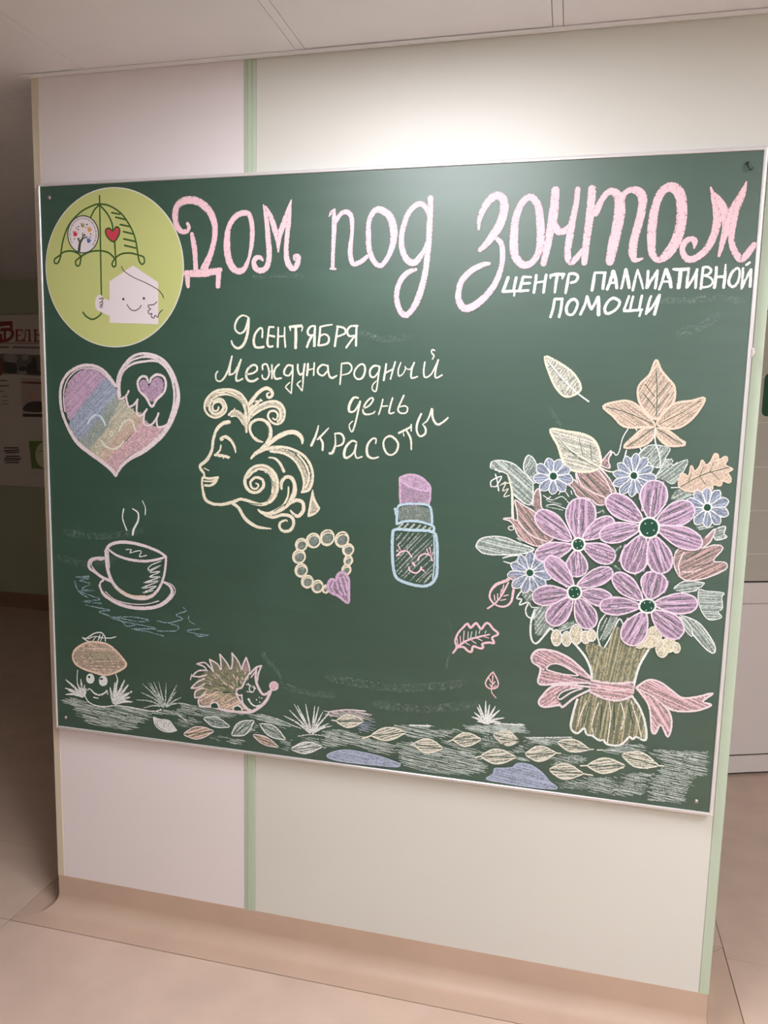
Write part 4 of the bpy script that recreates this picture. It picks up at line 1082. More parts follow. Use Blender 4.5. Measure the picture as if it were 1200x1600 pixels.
 ('L','Y',0.85,0,0,'745 770 4.6 743.5 744.5 5.9 730.5 718 6'),
 ('L','K',0.85,0,0,'752 780 2.3 750.5 748 2.3 733.5 715 2.3'),
 ('L','K',0.85,0,0,'737 723 2.3 703 700.5 2.3'),
 ('L','Y',0.85,0,0,'747 723.5 9.3 767.5 734.5 10.5 786 729 10.5 788 708 10.5 774.5 691.5 9.9 761 695.5 8.6 751 706 4.6'),
 ('L','Y',0.85,0,0,'675.5 689 6 699.5 684 8.7 727 692 9.3 751 690 9.9 761 674.5 9.3 753 653 9.3 734 647 8.7 720.5 656 8 722 670.5 7.3 737.5 678 6 742.5 675 3.3'),
 ('F','Y',0.55,0,0,'814 762 819 735 833 715 821 700 801 693 808 725'),
 ('L','Y',0.85,0,0,'814 764 3.9 818.5 738.5 7.8 833 715.5 7.2'),
 ('L','Y',0.85,0,0,'813.5 759 4.6 807 719 6.5 802 693 5.3'),
 ('L','Y',0.85,0,0,'803 693 6.6 821.5 702 6.5 834.5 715.5 3.9'),
 ]),
]),
  ('chalk_bracelet', 'cream chalk bead bracelet with a lilac heart charm', [
 ('bead',[
 ('F','G',0.38,0,0,'794 614 792 607 787 602 780 602 774 606 772 612 774 619 780 624 786 624 792 621'),
 ('L','Y',0.85,1,0,'798 609.5 5.3 791.5 600 5.3 781 596.5 5.3 771 600.5 5.3 767 611 5.3 770.5 622 5.3 780 629 5.3 790.5 628.5 5.3 798 621 5.3'),
 ('L','Y',0.85,1,0,'791 600 3.7 780 598.5 3.7 772 604 3.7 771.5 614 3.7 778.5 622 3.7 789.5 624 3.7 797.5 618 3.7 798 608.5 3.7'),
 ]),
 ('bead',[
 ('F','G',0.38,0,0,'831 628 828 620 822 614 814 614 807 618 804 626 807 634 813 639 822 640 828 635'),
 ('L','Y',0.85,1,0,'836 622.5 5.2 828 611.5 5.3 815.5 608 5.3 803.5 613 5.3 798.5 624.5 5.3 802.5 637 5.3 813.5 645 5.3 826.5 644.5 5.2 835 635.5 5.2'),
 ('L','Y',0.85,1,0,'826.5 611.5 3.6 814.5 610 3.6 805 617 3.7 804 628.5 3.6 812 638 3.6 824.5 640 3.6 833.5 633 3.6 834.5 621 3.6'),
 ]),
 ('bead',[
 ('F','G',0.38,0,0,'870 638 868 629 861 623 853 623 846 628 844 636 846 645 853 651 861 652 867 647'),
 ('L','Y',0.85,1,0,'875 633 5.2 866.5 620.5 5.2 854 616 5.2 842.5 621.5 5.2 838 634 5.2 842 648.5 5.2 853.5 657 5.2 866 657 5.2 874.5 647 5.2'),
 ('L','Y',0.85,1,0,'866 622 3.6 852.5 619.5 3.6 842.5 626.5 3.6 842 638.5 3.6 851 648.5 3.6 864.5 651 3.6 874.5 644 3.6 875 632.5 3.6'),
 ]),
 ('bead',[
 ('F','G',0.38,0,0,'911 636 909 627 902 622 895 621 888 626 886 634 888 643 894 648 902 649 908 644'),
 ('L','Y',0.85,1,0,'915.5 631 5.2 907.5 619 5.2 895.5 614.5 5.2 884.5 619.5 5.2 880.5 632 5.2 884.5 645.5 5.2 895 654 5.2 907 654 5.2 915 644.5 5.2'),
 ('L','Y',0.85,1,0,'907 620.5 3.6 894 618 3.6 885 624.5 3.6 884.5 636 3.6 893 645.5 3.6 906 648 3.6 915 641.5 3.6 915.5 630.5 3.6'),
 ]),
 ('bead',[
 ('F','G',0.38,0,0,'926 608 925 602 920 598 913 597 908 601 906 607 908 614 913 618 919 618 924 615'),
 ('L','Y',0.85,1,0,'930 604.5 5.2 924 595.5 5.2 914 592 5.2 905.5 596 5.2 901.5 605.5 5.2 904.5 616 5.2 913 622.5 5.2 923 622.5 5.2 930 615 5.2'),
 ('L','Y',0.85,1,0,'923.5 595.5 3.6 913.5 594 3.6 906 599.5 3.6 905.5 608.5 3.6 912 616 3.6 922 618 3.6 929.5 612.5 3.6 930 603.5 3.6'),
 ]),
 ('bead',[
 ('F','G',0.38,0,0,'924 579 923 573 919 569 915 569 911 572 909 578 911 583 914 587 919 587 923 584'),
 ('L','Y',0.85,1,0,'927 576 5.2 922 568 5.2 914.5 565 5.2 908.5 568 5.2 906 576 5.2 908.5 585 5.2 915 591 5.2 922.5 590.5 5.2 927 585 5.2'),
 ('L','Y',0.85,1,0,'922.5 569 3.6 914.5 567 3.6 908.5 570.5 3.6 908.5 577.5 3.6 914.5 584 3.6 922.5 585.5 3.6 928.5 582 3.6 928.5 575 3.6'),
 ]),
 ('bead',[
 ('F','G',0.38,0,0,'920 553 918 547 915 543 910 543 906 546 904 552 905 558 909 561 914 562 918 559'),
 ('L','Y',0.85,1,0,'923 549.5 5.2 917.5 541.5 5.2 910 538 5.2 903 541.5 5.2 900.5 550 5.2 903 559.5 5.2 910 565.5 5.2 918 565.5 5.2 923 559 5.2'),
 ('L','Y',0.85,1,0,'918 542.5 3.6 909.5 540.5 3.6 903 544 3.6 903 551.5 3.6 909 558.5 3.6 918 560.5 3.6 924 556.5 3.6 924 549 3.6'),
 ]),
 ('bead',[
 ('F','G',0.38,0,0,'789 580 787 573 781 567 773 567 767 571 764 579 767 586 773 591 780 592 787 588'),
 ('L','Y',0.85,1,0,'793.5 575.5 5.3 786 565 5.3 774 561 5.3 763.5 566 5.3 759 577 5.3 763 589 5.3 773 597 5.3 785 596.5 5.3 793 588 5.3'),
 ('L','Y',0.85,1,0,'785 565.5 3.7 773.5 563.5 3.7 764.5 569.5 3.7 763.5 580.5 3.7 771.5 589.5 3.7 783.5 591.5 3.7 792.5 585.5 3.7 793 574.5 3.7'),
 ]),
 ('bead',[
 ('F','G',0.38,0,0,'795 543 793 535 787 530 780 530 774 534 772 541 774 548 780 553 787 554 793 550'),
 ('L','Y',0.85,1,0,'799.5 538 5.3 792 528 5.3 781 524 5.3 771 528.5 5.4 766.5 539 5.3 770 551 5.3 780 558.5 5.3 791.5 558 5.3 799 550 5.3'),
 ('L','Y',0.85,1,0,'791.5 528.5 3.7 780 526.5 3.7 771.5 532.5 3.7 771 542.5 3.7 778.5 551.5 3.7 790 553.5 3.7 798.5 547.5 3.7 799 537 3.7'),
 ]),
 ('bead',[
 ('F','G',0.38,0,0,'813 512 811 505 805 501 798 500 793 504 790 511 793 518 798 523 805 523 810 519'),
 ('L','Y',0.85,1,0,'816.5 508.5 5.3 810 498.5 5.3 799.5 494.5 5.3 789.5 499 5.3 785.5 509 5.3 789 520.5 5.3 798.5 527.5 5.3 809 527.5 5.3 816.5 519.5 5.3'),
 ('L','Y',0.85,1,0,'809.5 499 3.7 798.5 497 3.7 790.5 502.5 3.7 790 512.5 3.7 797 521 3.7 808 522.5 3.7 816 517 3.7 816.5 507 3.7'),
 ]),
 ('bead',[
 ('F','G',0.38,0,0,'841 501 839 494 834 489 828 489 822 493 820 499 822 506 827 511 834 512 839 508'),
 ('L','Y',0.85,1,0,'845 497 5.3 838.5 487 5.3 828.5 483.5 5.3 819.5 487.5 5.3 815.5 497.5 5.3 819 509 5.3 828 516 5.3 838 516 5.3 845 508.5 5.3'),
 ('L','Y',0.85,1,0,'838.5 488 3.7 827.5 486 3.7 820 491 3.7 819.5 500.5 3.7 826.5 508.5 3.7 837.5 511 3.7 845 505.5 3.7 845.5 496 3.7'),
 ]),
 ('bead',[
 ('F','G',0.38,0,0,'861 495 860 491 856 488 853 488 849 490 848 494 849 499 852 502 856 502 859 499'),
 ('L','Y',0.85,1,0,'863 493 5.3 859 486.5 5.3 853 484.5 5.3 847.5 487 5.3 845 493 5.3 847 500 5.3 852.5 504.5 5.3 859 504.5 5.3 863 500 5.3'),
 ('L','Y',0.85,1,0,'859.5 486.5 3.7 853 485 3.7 848.5 488.5 3.7 848 494 3.7 852.5 499 3.7 859 500.5 3.7 864 497.5 3.7 864 491.5 3.7'),
 ]),
 ('heart_charm',[
 ('F','V',0.4,0,0,'884 521 870 522 860 505 868 488 893 478 918 462 919 496 920 524 910 541 896 544 886 533'),
 ('L','V',0.85,1,0,'884 521 8.1 869.5 523 8.1 860.5 505.5 8.1 868 488 8.1 893 477.5 8.1 918.5 462 8.1 920 496 8.1 919.5 524 8 910 541 8 896 544 8 886 533 8.1'),
 ('L','V',0.85,0,0,'876 514.5 6.5 872 500 6.5 880.5 487 6.5'),
 ('L','V',0.85,0,0,'886 515 6.5 890.5 497.5 6.5 901 482.5 6.5'),
 ('L','V',0.85,0,0,'894 530 6.5 900.5 506.5 6.5 911 483 6.5'),
 ('L','V',0.85,0,0,'904 534.5 6.4 912.5 515.5 6.4 915 495.5 6.4'),
 ]),
]),
  ('chalk_lipstick', 'pale blue chalk lipstick with smiling face and lilac tip', [
 ('lipstick_tip',[
 ('F','V',0.85,0,0,'1053 805 1064 813 1083 818 1106 813 1126 799 1136 784 1126 778 1100 781 1072 791'),
 ('F','V',0.58,0,0,'1055 798 1073 787 1100 777 1134 777 1131 743 1058 741'),
 ('L','V',0.85,1,0,'1053 805 6.1 1064 813 6.1 1083 817.5 6.1 1106.5 813 6.1 1126 799 6 1135.5 784.5 6 1126.5 777.5 6.1 1099.5 780 6.1 1072.5 789.5 6.1'),
 ('L','V',0.85,0,0,'1053 803 5.7 1055.5 773 5.7 1057 740.5 5.8'),
 ('L','V',0.85,0,0,'1136 782.5 5.7 1134 761.5 5.7 1132 741 5.7'),
 ('H','V',0.5,'-20 6.8 3',0,'1060 807 1083 814 1114 806 1130 784 1100 785'),
 ]),
 ('collar',[
 ('F','G',0.33,0,0,'1059 731 1128 733 1137 697 1056 695'),
 ('L','S',0.85,0,0,'1048 686.5 7 1049 725 6.9 1058.5 737 6.9 1093 741.5 6.9 1127.5 740.5 6.8 1139.5 726 6.8 1143 686.5 6.9'),
 ('L','S',0.85,0,0,'1042.5 726.5 6.9 1046 710.5 6.9'),
 ('L','S',0.85,0,0,'1048 685 7 1071.5 694 6.9 1106 695.5 6.9 1144.5 686.5 6.8 1147.5 671.5 6.9'),
 ('L','G',0.85,0,0,'1054 676.5 5.4 1064.5 687 5.4'),
 ('L','G',0.85,0,0,'1068 676.5 5.4 1079 688 5.4'),
 ('L','G',0.85,0,0,'1085.5 676.5 5.4 1095.5 687.5 5.4'),
 ('L','G',0.85,0,0,'1101.5 675.5 5.4 1111 686 5.4'),
 ('L','G',0.85,0,0,'1117 675 5.4 1126 684.5 5.3'),
 ('L','G',0.85,0,0,'1132 674.5 5.3 1139.5 681.5 5.3'),
 ]),
 ('body',[
 ('H','G',0.52,'48 10.1 6.2',1,'1047 662 1145 663 1153 553 1134 532 1083 536 1052 553'),
 ('L','S',0.85,1,0,'1044.5 670.5 8.5 1087.5 671.5 8.5 1145 670 8.4 1156.5 645.5 8.4 1159 599.5 8.4 1158.5 553.5 8.5 1142 529.5 8.5 1115 523.5 8.5 1079.5 529 8.6 1052 540.5 8.6 1042 568 8.6 1038 614.5 8.6 1038 653.5 8.6'),
 ('L','S',0.85,0,0,'1148.5 660 3.8 1152 591.5 3.8 1149 545 3.9'),
 ]),
 ('face',[
 ('L','P',0.85,0,0,'1050.5 600 4.3 1062 611.5 4.3 1077.5 615 4.3 1091.5 599.5 4.3'),
 ('L','P',0.85,0,0,'1050 616 2.7 1060 608.5 2.7'),
 ('L','P',0.85,0,0,'1054.5 628 2.7 1062.5 611.5 2.7'),
 ('L','P',0.85,0,0,'1050.5 604 2.7 1060 603.5 2.7'),
 ('L','P',0.85,0,0,'1108 592 4.3 1112.5 604 4.2 1127.5 611 4.2 1141.5 606 4.2 1146 593 4.2'),
 ('L','P',0.85,0,0,'1130.5 624.5 2.7 1135.5 611.5 2.7'),
 ('L','P',0.85,0,0,'1138.5 629 2.7 1142.5 612 2.7'),
 ('L','P',0.85,0,0,'1149 618 2.7 1144 606 2.7'),
 ('L','P',0.85,0,0,'1093.5 585.5 5.4 1100 577.5 5.4'),
 ('L','P',0.85,0,0,'1084.5 573 4.3 1086.5 563.5 4.3 1102.5 557.5 4.3 1114.5 565.5 4.3 1117 575.5 4.3'),
 ('L','P',0.85,0,0,'1115.5 571.5 4.3 1125.5 564.5 4.2'),
 ]),
]),
  ('chalk_cup', 'pinkish white chalk coffee cup on a saucer with steam', [
 ('cup',[
 ('L','Q',0.85,0,0,'179 554 9.2 193 573 10 219 583.5 10 258 586 9.9 309.5 578.5 9 351.5 565.5 8.1 374.5 552.5 7.3'),
 ('L','Q',0.85,0,0,'190.5 561 6.3 214 546.5 7.1 257 536 8.3 308.5 534.5 8.2 351.5 543.5 7.3 374.5 552.5 6.5'),
 ('L','Q',0.85,0,0,'181.5 558.5 10 182.5 522.5 10.9 188.5 491.5 10.9 203 460.5 10.9 228.5 438.5 11.7 263.5 425.5 11.7 302 424.5 11.6 332.5 437 9.9 354.5 464 8.2 367.5 496.5 7.3 373 528 7.3 374.5 551.5 7.3'),
 ('L','Q',0.85,0,0,'188 555 5 191 507.5 5'),
 ('L','Q',0.85,0,0,'174 534 10.1 147.5 532.5 8.4 127.5 523 10.2 124.5 502.5 9.3 146.5 488.5 9.3 168 476 9.3 194.5 468 10.1'),
 ('L','Q',0.85,0,0,'169.5 528 3.4 141 526 3.4 131.5 511 3.4 151 488.5 3.4'),
 ('L','A',0.85,0,0,'224.5 442 5.9 263.5 428.5 5.8 306.5 431 5.8'),
 ('L','W',0.7,0,0,'359.5 539 3.7 325.5 523 3.7 319 508.5 3.7 359.5 527 3.7 321 503 3.7 355 507.5 3.7 320.5 489 3.7 357 492 3.7 301 470 3.7 352.5 480 3.7 294 453.5 3.7 343.5 463.5 3.7 298 440 3.7 332.5 450.5 3.7'),
 ('L','W',0.85,0,0,'247 564.5 2.9 264 565.5 2.9 259.5 555.5 2.9 283.5 563 2.9 296.5 562 2.9 289.5 546.5 2.9 313 552 2.9'),
 ]),
 ('saucer',[
 ('L','Q',0.85,0,0,'170 468 6.8 159 457 5.1 165 433.5 7.6 193 411.5 10.2 236.5 397 10.9 288.5 393.5 10.9 340.5 402 10.8 375 422.5 12.3 392 447.5 10.6 386 466.5 8.2 365 477 4.9'),
 ('L','Q',0.85,0,0,'176 434.5 3.4 206 413 3.4 254 404.5 3.4 306 407 3.3 349.5 420.5 3.3'),
 ('L','Q',0.85,0,0,'367 479 2.9 392.5 471 2.9 402.5 452.5 2.9 387.5 427.5 2.9'),
 ('L','Q',0.85,0,0,'154.5 453 3 169 422 3 201.5 406.5 3'),
 ]),
 ('steam',[
 ('L','W',0.85,0,0,'242.5 683.5 4.1 238 656 4.1 250.5 621.5 4.1'),
 ('L','W',0.85,0,0,'271 685 3.7 288 674 4.9 287.5 651 5.7 274 627 6.6 269.5 609 6.6'),
 ('L','W',0.85,0,0,'302.5 709.5 3.2 311.5 690.5 3.2 310.5 669.5 3.2'),
 ]),
 ('scribble',[
 ('L','J',0.55,0,0,'124 476.5 4.3 76.5 471 4.3 123.5 470.5 4.3 90 460 4.3 127.5 455 4.3 98 436.5 4.3 142.5 434 4.3 89 429.5 4.3 126.5 418.5 4.3 157.5 409 4.3 99 398 4.3 161.5 398 4.3'),
 ('L','J',0.55,0,0,'74 459 4.3 86.5 427.5 4.3 122 410 4.3'),
 ('L','J',0.55,0,0,'110 388.5 4.3 148 384 4.3 192 379.5 4.2 152 372 4.3 200.5 360 4.2 262 365.5 4.2 318 360 4.2 279 353 4.2 227 358 4.2 191.5 357 4.3 222 350 4.2 279 344.5 4.2 339.5 338 4.2 261 329 4.2 313 325.5 4.2 364.5 316.5 4.2'),
 ('L','J',0.55,0,0,'165 369 4.3 226.5 350 4.2 244 335.5 4.2 279 344.5 4.2'),
 ('L','J',0.55,0,0,'344 360.5 4.1 382.5 358 4.1 425 373.5 4.1 404 383.5 4.1 435.5 398 4.1 427.5 407 4.1'),
 ('L','J',0.55,0,0,'425 373.5 4.1 386.5 356.5 4.1 410 350.5 4.1 403.5 336 4.1 343.5 330.5 4.2'),
 ('L','J',0.55,0,0,'444 385 2.9 446 369.5 2.9 466.5 359.5 2.8'),
 ('L','J',0.55,0,0,'479 349.5 4.1 437 339 4.1 479 333 4.1 506 333.5 4.1 475 326.5 4.1 462.5 335.5 4.1'),
 ('L','J',0.55,0,0,'339.5 336 4.2 261 329 4.2'),
 ]),
]),
  ('chalk_mushroom', 'chalk mushroom with brown cap, big eyes and a smile', [
 ('leaf',[
 ('L','W',0.85,0,0,'94.5 287.5 4.2 107 285.5 4.2 118.5 293 4.2 136.5 304.5 4.1 158 308.5 4.1 170.5 298 4.1 172 283.5 4.1'),
 ('L','W',0.85,0,0,'96.5 286 4.2 112.5 278 4.2 125 277.5 4.2'),
 ('L','W',0.85,0,0,'114.5 284.5 2.8 136.5 295 2.8 165 292.5 2.7'),
 ('L','W',0.85,0,0,'128.5 279.5 2.8 140 293.5 2.8'),
 ('L','W',0.85,0,0,'146.5 282.5 2.8 154 293 2.8'),
 ('L','W',0.85,0,0,'154.5 301.5 2.8 146.5 281 2.8'),
 ('L','W',0.85,0,0,'165 302.5 2.7 155.5 282 2.8'),
 ('L','W',0.85,0,0,'168.5 294.5 3.1 186.5 294 3.1 208 300.5 3.1'),
 ]),
 ('cap',[
 ('F','A',0.42,0,0,'60 226 70 247 96 266 125 276 161 277 186 272 210 254 231 234 239 218 223 202 191 185 162 179 129 184 97 190 68 204'),
 ('H','A',0.62,'5 7.6 6.2',0,'99 257 154 272 189 262 220 229 209 202 158 187 108 198 91 226'),
 ('H','T',0.6,'12 9 5.5',0,'117 245 182 255 209 222 159 200 112 212'),
 ('L','A',0.85,1,0,'60 226.5 7 69.5 247.5 7 96 266.5 7 125 276.5 6.9 161 277.5 6.9 185.5 271.5 6.9 210 254.5 6.8 231 233.5 6.8 239.5 218 6.8 223 201.5 6.9 190.5 185 6.9 162 179 6.9 129.5 183.5 7 97 190.5 7 68.5 204 7'),
 ('L','A',0.5,1,0,'69 227.5 3.9 80.5 248.5 3.8 103 262 3.8 132 271.5 3.8 164.5 271.5 3.8 189 262 3.8 213.5 245 3.8 232.5 219 3.8 216 202.5 3.8 162 185.5 3.8 122.5 189.5 3.8 79.5 205 3.9'),
 ]),
 ('face',[
 ('L','W',0.85,0,0,'75.5 184.5 2.8 72.5 161 2.8 73.5 137.5 2.8'),
 ('L','W',0.85,0,0,'204 185 3.4 210 169 3.5 207.5 152.5 3.5'),
 ('F','W',1,0,0,'132 164 129 154 122 148 113 147 106 152 104 161 107 171 114 177 123 178 129 173'),
 ('F','W',1,0,0,'176 161 173 151 165 145 156 144 149 149 147 158 150 168 157 175 166 176 173 171'),
 ('F','K',1,0,0,'118 168 117 165 115 163 113 163 111 164 110 167 111 169 113 171 115 171 117 170'),
 ('F','K',1,0,0,'161 166 160 164 157 163 153 162 151 163 150 165 151 167 154 168 157 169 160 168'),
 ('L','W',0.85,0,0,'107.5 124.5 3.5 115 130.5 3.5 131 117.5 5.6 149 114.5 5.6 167.5 124.5 4.9 173 132 4.2 175.5 119 3.5'),
 ('L','W',0.85,0,0,'127 105 4.2 143.5 103.5 3.5'),
 ]),
 ('grass_tuft',[
 ('L','W',0.75,0,0,'89 104 5.9 63 128.5 8.5 33.5 150 3'),
 ('L','W',0.75,0,0,'88.5 102.5 5.9 61.5 116.5 8.5 30.5 123 3'),
 ('L','W',0.75,0,0,'89 101.5 5.9 62.5 107 8.5 31.5 103 3'),
 ('L','W',0.75,0,0,'89.5 102 5.9 67 112.5 8.5 41.5 116.5 3'),
 ('L','W',0.75,0,0,'92 104.5 5.9 88.5 127.5 8.5 85 157.5 3'),
 ('L','W',0.75,0,0,'91 104 5.9 82 122.5 8.5 72 144 3'),
 ('L','W',0.75,0,0,'92.5 103.5 5.9 95 119 8.5 97.5 140.5 3'),
 ('L','W',0.75,0,0,'93 103 5.9 98 115 8.5 103 130 3'),
 ]),
 ('grass_tuft',[
 ('L','W',0.75,0,0,'194.5 94 7.3 189.5 115 10.4 184 141.5 3.6'),
 ('L','W',0.75,0,0,'195.5 95 7.3 198 121.5 10.4 200.5 158 3.6'),
 ('L','W',0.75,0,0,'197.5 96 7.3 214 130.5 10.4 233 170 3.6'),
 ('L','W',0.75,0,0,'198.5 95 7.3 220.5 125.5 10.4 245 156.5 3.6'),
 ('L','W',0.75,0,0,'199 94 7.3 226.5 118.5 10.4 257 138 3.6'),
 ('L','W',0.75,0,0,'198.5 93 7.3 222.5 109 10.4 249.5 119 3.6'),
 ('L','W',0.75,0,0,'199 92 7.3 227 103.5 10.4 258 105 3.6'),
 ('L','W',0.75,0,0,'196 95.5 7.3 201.5 126 10.4 208 165.5 3.6'),
 ]),
]),
  ('chalk_grass', 'small white chalk grass tuft beside the mushroom', [
 ('',[
 ('L','D',0.65,0,0,'360.5 104.5 3.8 329 136 5.4 292.5 165 1.9'),
 ('L','D',0.65,0,0,'361.5 105 3.8 337.5 136 5.4 310.5 168.5 1.9'),
 ('L','D',0.65,0,0,'362.5 105.5 3.8 347 137 5.4 329.5 174 1.9'),
 ('L','D',0.65,0,0,'363.5 105.5 3.8 355 137 5.4 345 177 1.9'),
 ('L','D',0.65,0,0,'365 105.5 3.8 367 135.5 5.4 369.5 176.5 1.9'),
 ('L','D',0.65,0,0,'367 105.5 3.8 384.5 137.5 5.4 403.5 173.5 1.9'),
 ('L','D',0.65,0,0,'367 104 3.8 383.5 128.5 5.4 401.5 154 1.9'),
 ('L','D',0.65,0,0,'368 103 3.8 392 123 5.4 418.5 138 1.9'),
 ('L','D',0.65,0,0,'368 102 3.8 393.5 115.5 5.4 422 120.5 1.9'),
 ('L','D',0.65,0,0,'360 103 3.8 326 124.5 5.4 287 138 1.9'),
 ('L','D',0.65,0,0,'359 101.5 3.8 318 114.5 5.5 270.5 113 1.9'),
 ('L','D',0.65,0,0,'360.5 100.5 3.8 330 102.5 5.5 295 91 1.9'),
 ('L','D',0.65,0,0,'362 105 3.8 341 136.5 5.4 317.5 171 1.9'),
 ]),
]),
  ('chalk_leaf', 'small solid white chalk leaf on the chalk ground', [
 ('',[
 ('F','W',0.9,0,0,'326 67 347 64 378 63 395 45 400 35 374 28 346 35 331 49'),
 ('L','W',0.85,0,0,'326 66.5 3.4 332.5 41 3.4 356.5 27.5 3.4 381 27 3.4 402 35 3.4'),
 ]),
]),
  ('chalk_hedgehog', 'brown and white chalk hedgehog with a pink nose', [
 ('spines',[
 ('F','T',0.42,0,0,'498 226 520 230 544 237 572 241 608 242 633 238 619 212 604 186 590 181 592 164 604 146 623 125 580 118 532 118 479 120 471 139 459 160 464 184 476 205'),
 ('F','A',0.4,0,0,'480 147 532 169 588 159 619 129 580 120 532 122 483 124'),
 ('L','T',0.85,0,0,'530 154.5 4.3 522 153.5 4.3 514 148 1.2'),
 ('L','K',0.8,0,0,'582.5 187 2.3 577.5 193.5 2.3 573 196 1.2'),
 ('L','T',0.75,0,0,'557 164 3.9 546 163 3.9 535 158 1.2'),
 ('L','A',0.75,0,0,'596.5 211.5 3.5 595 218.5 3.5 593 221 1.2'),
 ('L','Q',0.55,0,0,'529.5 207 2.4 523 213.5 2.4 516.5 215.5 1.2'),
 ('L','T',0.85,0,0,'586.5 189 4.3 580.5 195.5 4.3 574 198 1.2'),
 ('L','K',0.8,0,0,'575 170.5 2.3 564 170 2.3 553.5 166 1.2'),
 ('L','T',0.75,0,0,'552 218 3.9 547 225.5 3.9 541.5 229.5 1.2'),
 ('L','A',0.75,0,0,'500 170.5 3.6 491.5 172 3.6 482.5 170 1.2'),
 ('L','Q',0.55,0,0,'608.5 197 2.3 608 204 2.3 608 207.5 1.2'),
 ('L','T',0.85,0,0,'625.5 213 4.2 627.5 220.5 4.2 629 224 1.2'),
 ('L','K',0.8,0,0,'546.5 184 2.4 539 187.5 2.4 531.5 187.5 1.2'),
 ('L','T',0.75,0,0,'515 200.5 3.9 507 206 3.9 499 208 1.2'),
 ('L','A',0.75,0,0,'595 234 3.5 593.5 241 3.5 592.5 244 1.2'),
 ('L','Q',0.55,0,0,'597 233.5 2.3 595.5 241.5 2.3 594.5 245.5 1.2'),
 ('L','T',0.85,0,0,'583.5 195.5 4.3 578 202.5 4.3 572.5 205.5 1.2'),
 ('L','K',0.8,0,0,'572 169 2.3 561.5 168 2.4 551 163.5 1.2'),
 ('L','T',0.75,0,0,'532.5 132 3.9 526 130 4 520 123.5 1.2'),
 ('L','A',0.75,0,0,'504.5 156 3.6 494 156 3.6 483 152 1.2'),
 ('L','Q',0.55,0,0,'583 186 2.3 575.5 191 2.3 568 192 1.2'),
 ('L','T',0.85,0,0,'604 235 4.3 603.5 244.5 4.2 603 250.5 1.2'),
 ('L','K',0.8,0,0,'570 170 2.3 561 170 2.3 551.5 166.5 1.2'),
 ('L','T',0.75,0,0,'546 154.5 3.9 537 153.5 3.9 528.5 148 1.2'),
 ('L','A',0.75,0,0,'539.5 126 3.6 534.5 121.5 3.6 529.5 112.5 1.2'),
 ('L','Q',0.55,0,0,'610.5 209.5 2.3 610.5 217.5 2.3 610.5 222 1.2'),
 ('L','T',0.85,0,0,'549.5 201.5 4.3 543 207.5 4.3 537 209.5 1.2'),
 ('L','K',0.8,0,0,'621 216 2.3 622 225 2.3 623 229.5 1.2'),
 ('L','T',0.75,0,0,'552 160.5 3.9 541.5 159 3.9 530.5 154 1.2'),
 ('L','A',0.75,0,0,'581.5 182.5 3.5 574 187 3.5 566.5 187.5 1.2'),
 ('L','Q',0.55,0,0,'559.5 135.5 2.4 554 133 2.4 548.5 126.5 1.2'),
 ('L','T',0.85,0,0,'555 196.5 4.3 548 201.5 4.3 541 203 1.2'),
 ('L','K',0.8,0,0,'555.5 212 2.3 552 217.5 2.3 548.5 219 1.2'),
 ('L','T',0.75,0,0,'534.5 215 3.9 530 221.5 3.9 525 224 1.2'),
 ('L','A',0.75,0,0,'561 190.5 3.5 554.5 195 3.5 548 196 1.2'),
 ('L','Q',0.55,0,0,'519.5 168.5 2.4 511.5 169.5 2.4 503 167 1.2'),
 ('L','T',0.85,0,0,'598 191.5 4.3 594.5 199.5 4.3 591.5 203.5 1.2'),
 ('L','K',0.8,0,0,'556.5 167.5 2.4 546 167.5 2.4 535.5 163.5 1.2'),
 ('L','T',0.75,0,0,'544.5 153 3.9 535.5 151.5 3.9 526.5 146.5 1.2'),
 ('L','A',0.75,0,0,'545.5 166.5 3.5 534.5 167 3.5 524 163 1.2'),
 ('L','Q',0.55,0,0,'605 199.5 2.3 604 208 2.3 603 212.5 1.2'),
 ('L','T',0.85,0,0,'608 212.5 4.3 607.5 219 4.3 607 222 1.2'),
 ('L','K',0.8,0,0,'565 183.5 2.3 556 188 2.3 546.5 188.5 1.2'),
 ('L','T',0.75,0,0,'558 157.5 3.9 549 155.5 3.9 539.5 149 1.2'),
 ('L','A',0.75,0,0,'593.5 205 3.5 591.5 212 3.5 589.5 215 1.2'),
 ('L','Q',0.55,0,0,'593 201.5 2.3 590.5 209 2.3 588 212 1.2'),
 ('L','T',0.85,0,0,'539 175 4.3 528 177 4.3 517 174.5 1.2'),
 ('L','T',0.75,0,0,'604 235.5 3.9 603.5 244.5 3.9 602.5 250 1.2'),
 ('L','A',0.75,0,0,'615.5 203 3.5 616.5 212.5 3.5 617.5 217.5 1.2'),
 ('L','Q',0.55,0,0,'558 201 2.3 553 207 2.3 548 209 1.2'),
 ('L','T',0.85,0,0,'573.5 166 4.3 565 165 4.3 556 160 1.2'),
 ('L','K',0.8,0,0,'601.5 193.5 2.3 598.5 201.5 2.3 596 205.5 1.2'),
 ('L','T',0.75,0,0,'619.5 233 3.9 620 241.5 3.9 621 246 1.2'),
 ('L','A',0.75,0,0,'554.5 130 3.5 550.5 126.5 3.5 546 119.5 1.2'),
 ('L','Q',0.55,0,0,'557.5 201.5 2.3 552 208.5 2.3 546.5 212 1.2'),
 ('L','T',0.85,0,0,'561.5 192.5 4.3 556 198.5 4.3 550 201 1.2'),
 ('L','K',0.8,0,0,'508 183 2.4 500 185.5 2.4 492 184.5 1.2'),
 ('L','T',0.75,0,0,'512.5 191.5 3.9 506 196.5 3.9 499.5 197.5 1.2'),
 ('L','A',0.75,0,0,'618 229 3.5 619 235.5 3.5 619.5 238 1.2'),
 ('L','Q',0.55,0,0,'528.5 206 2.4 523.5 211.5 2.4 518.5 212.5 1.2'),
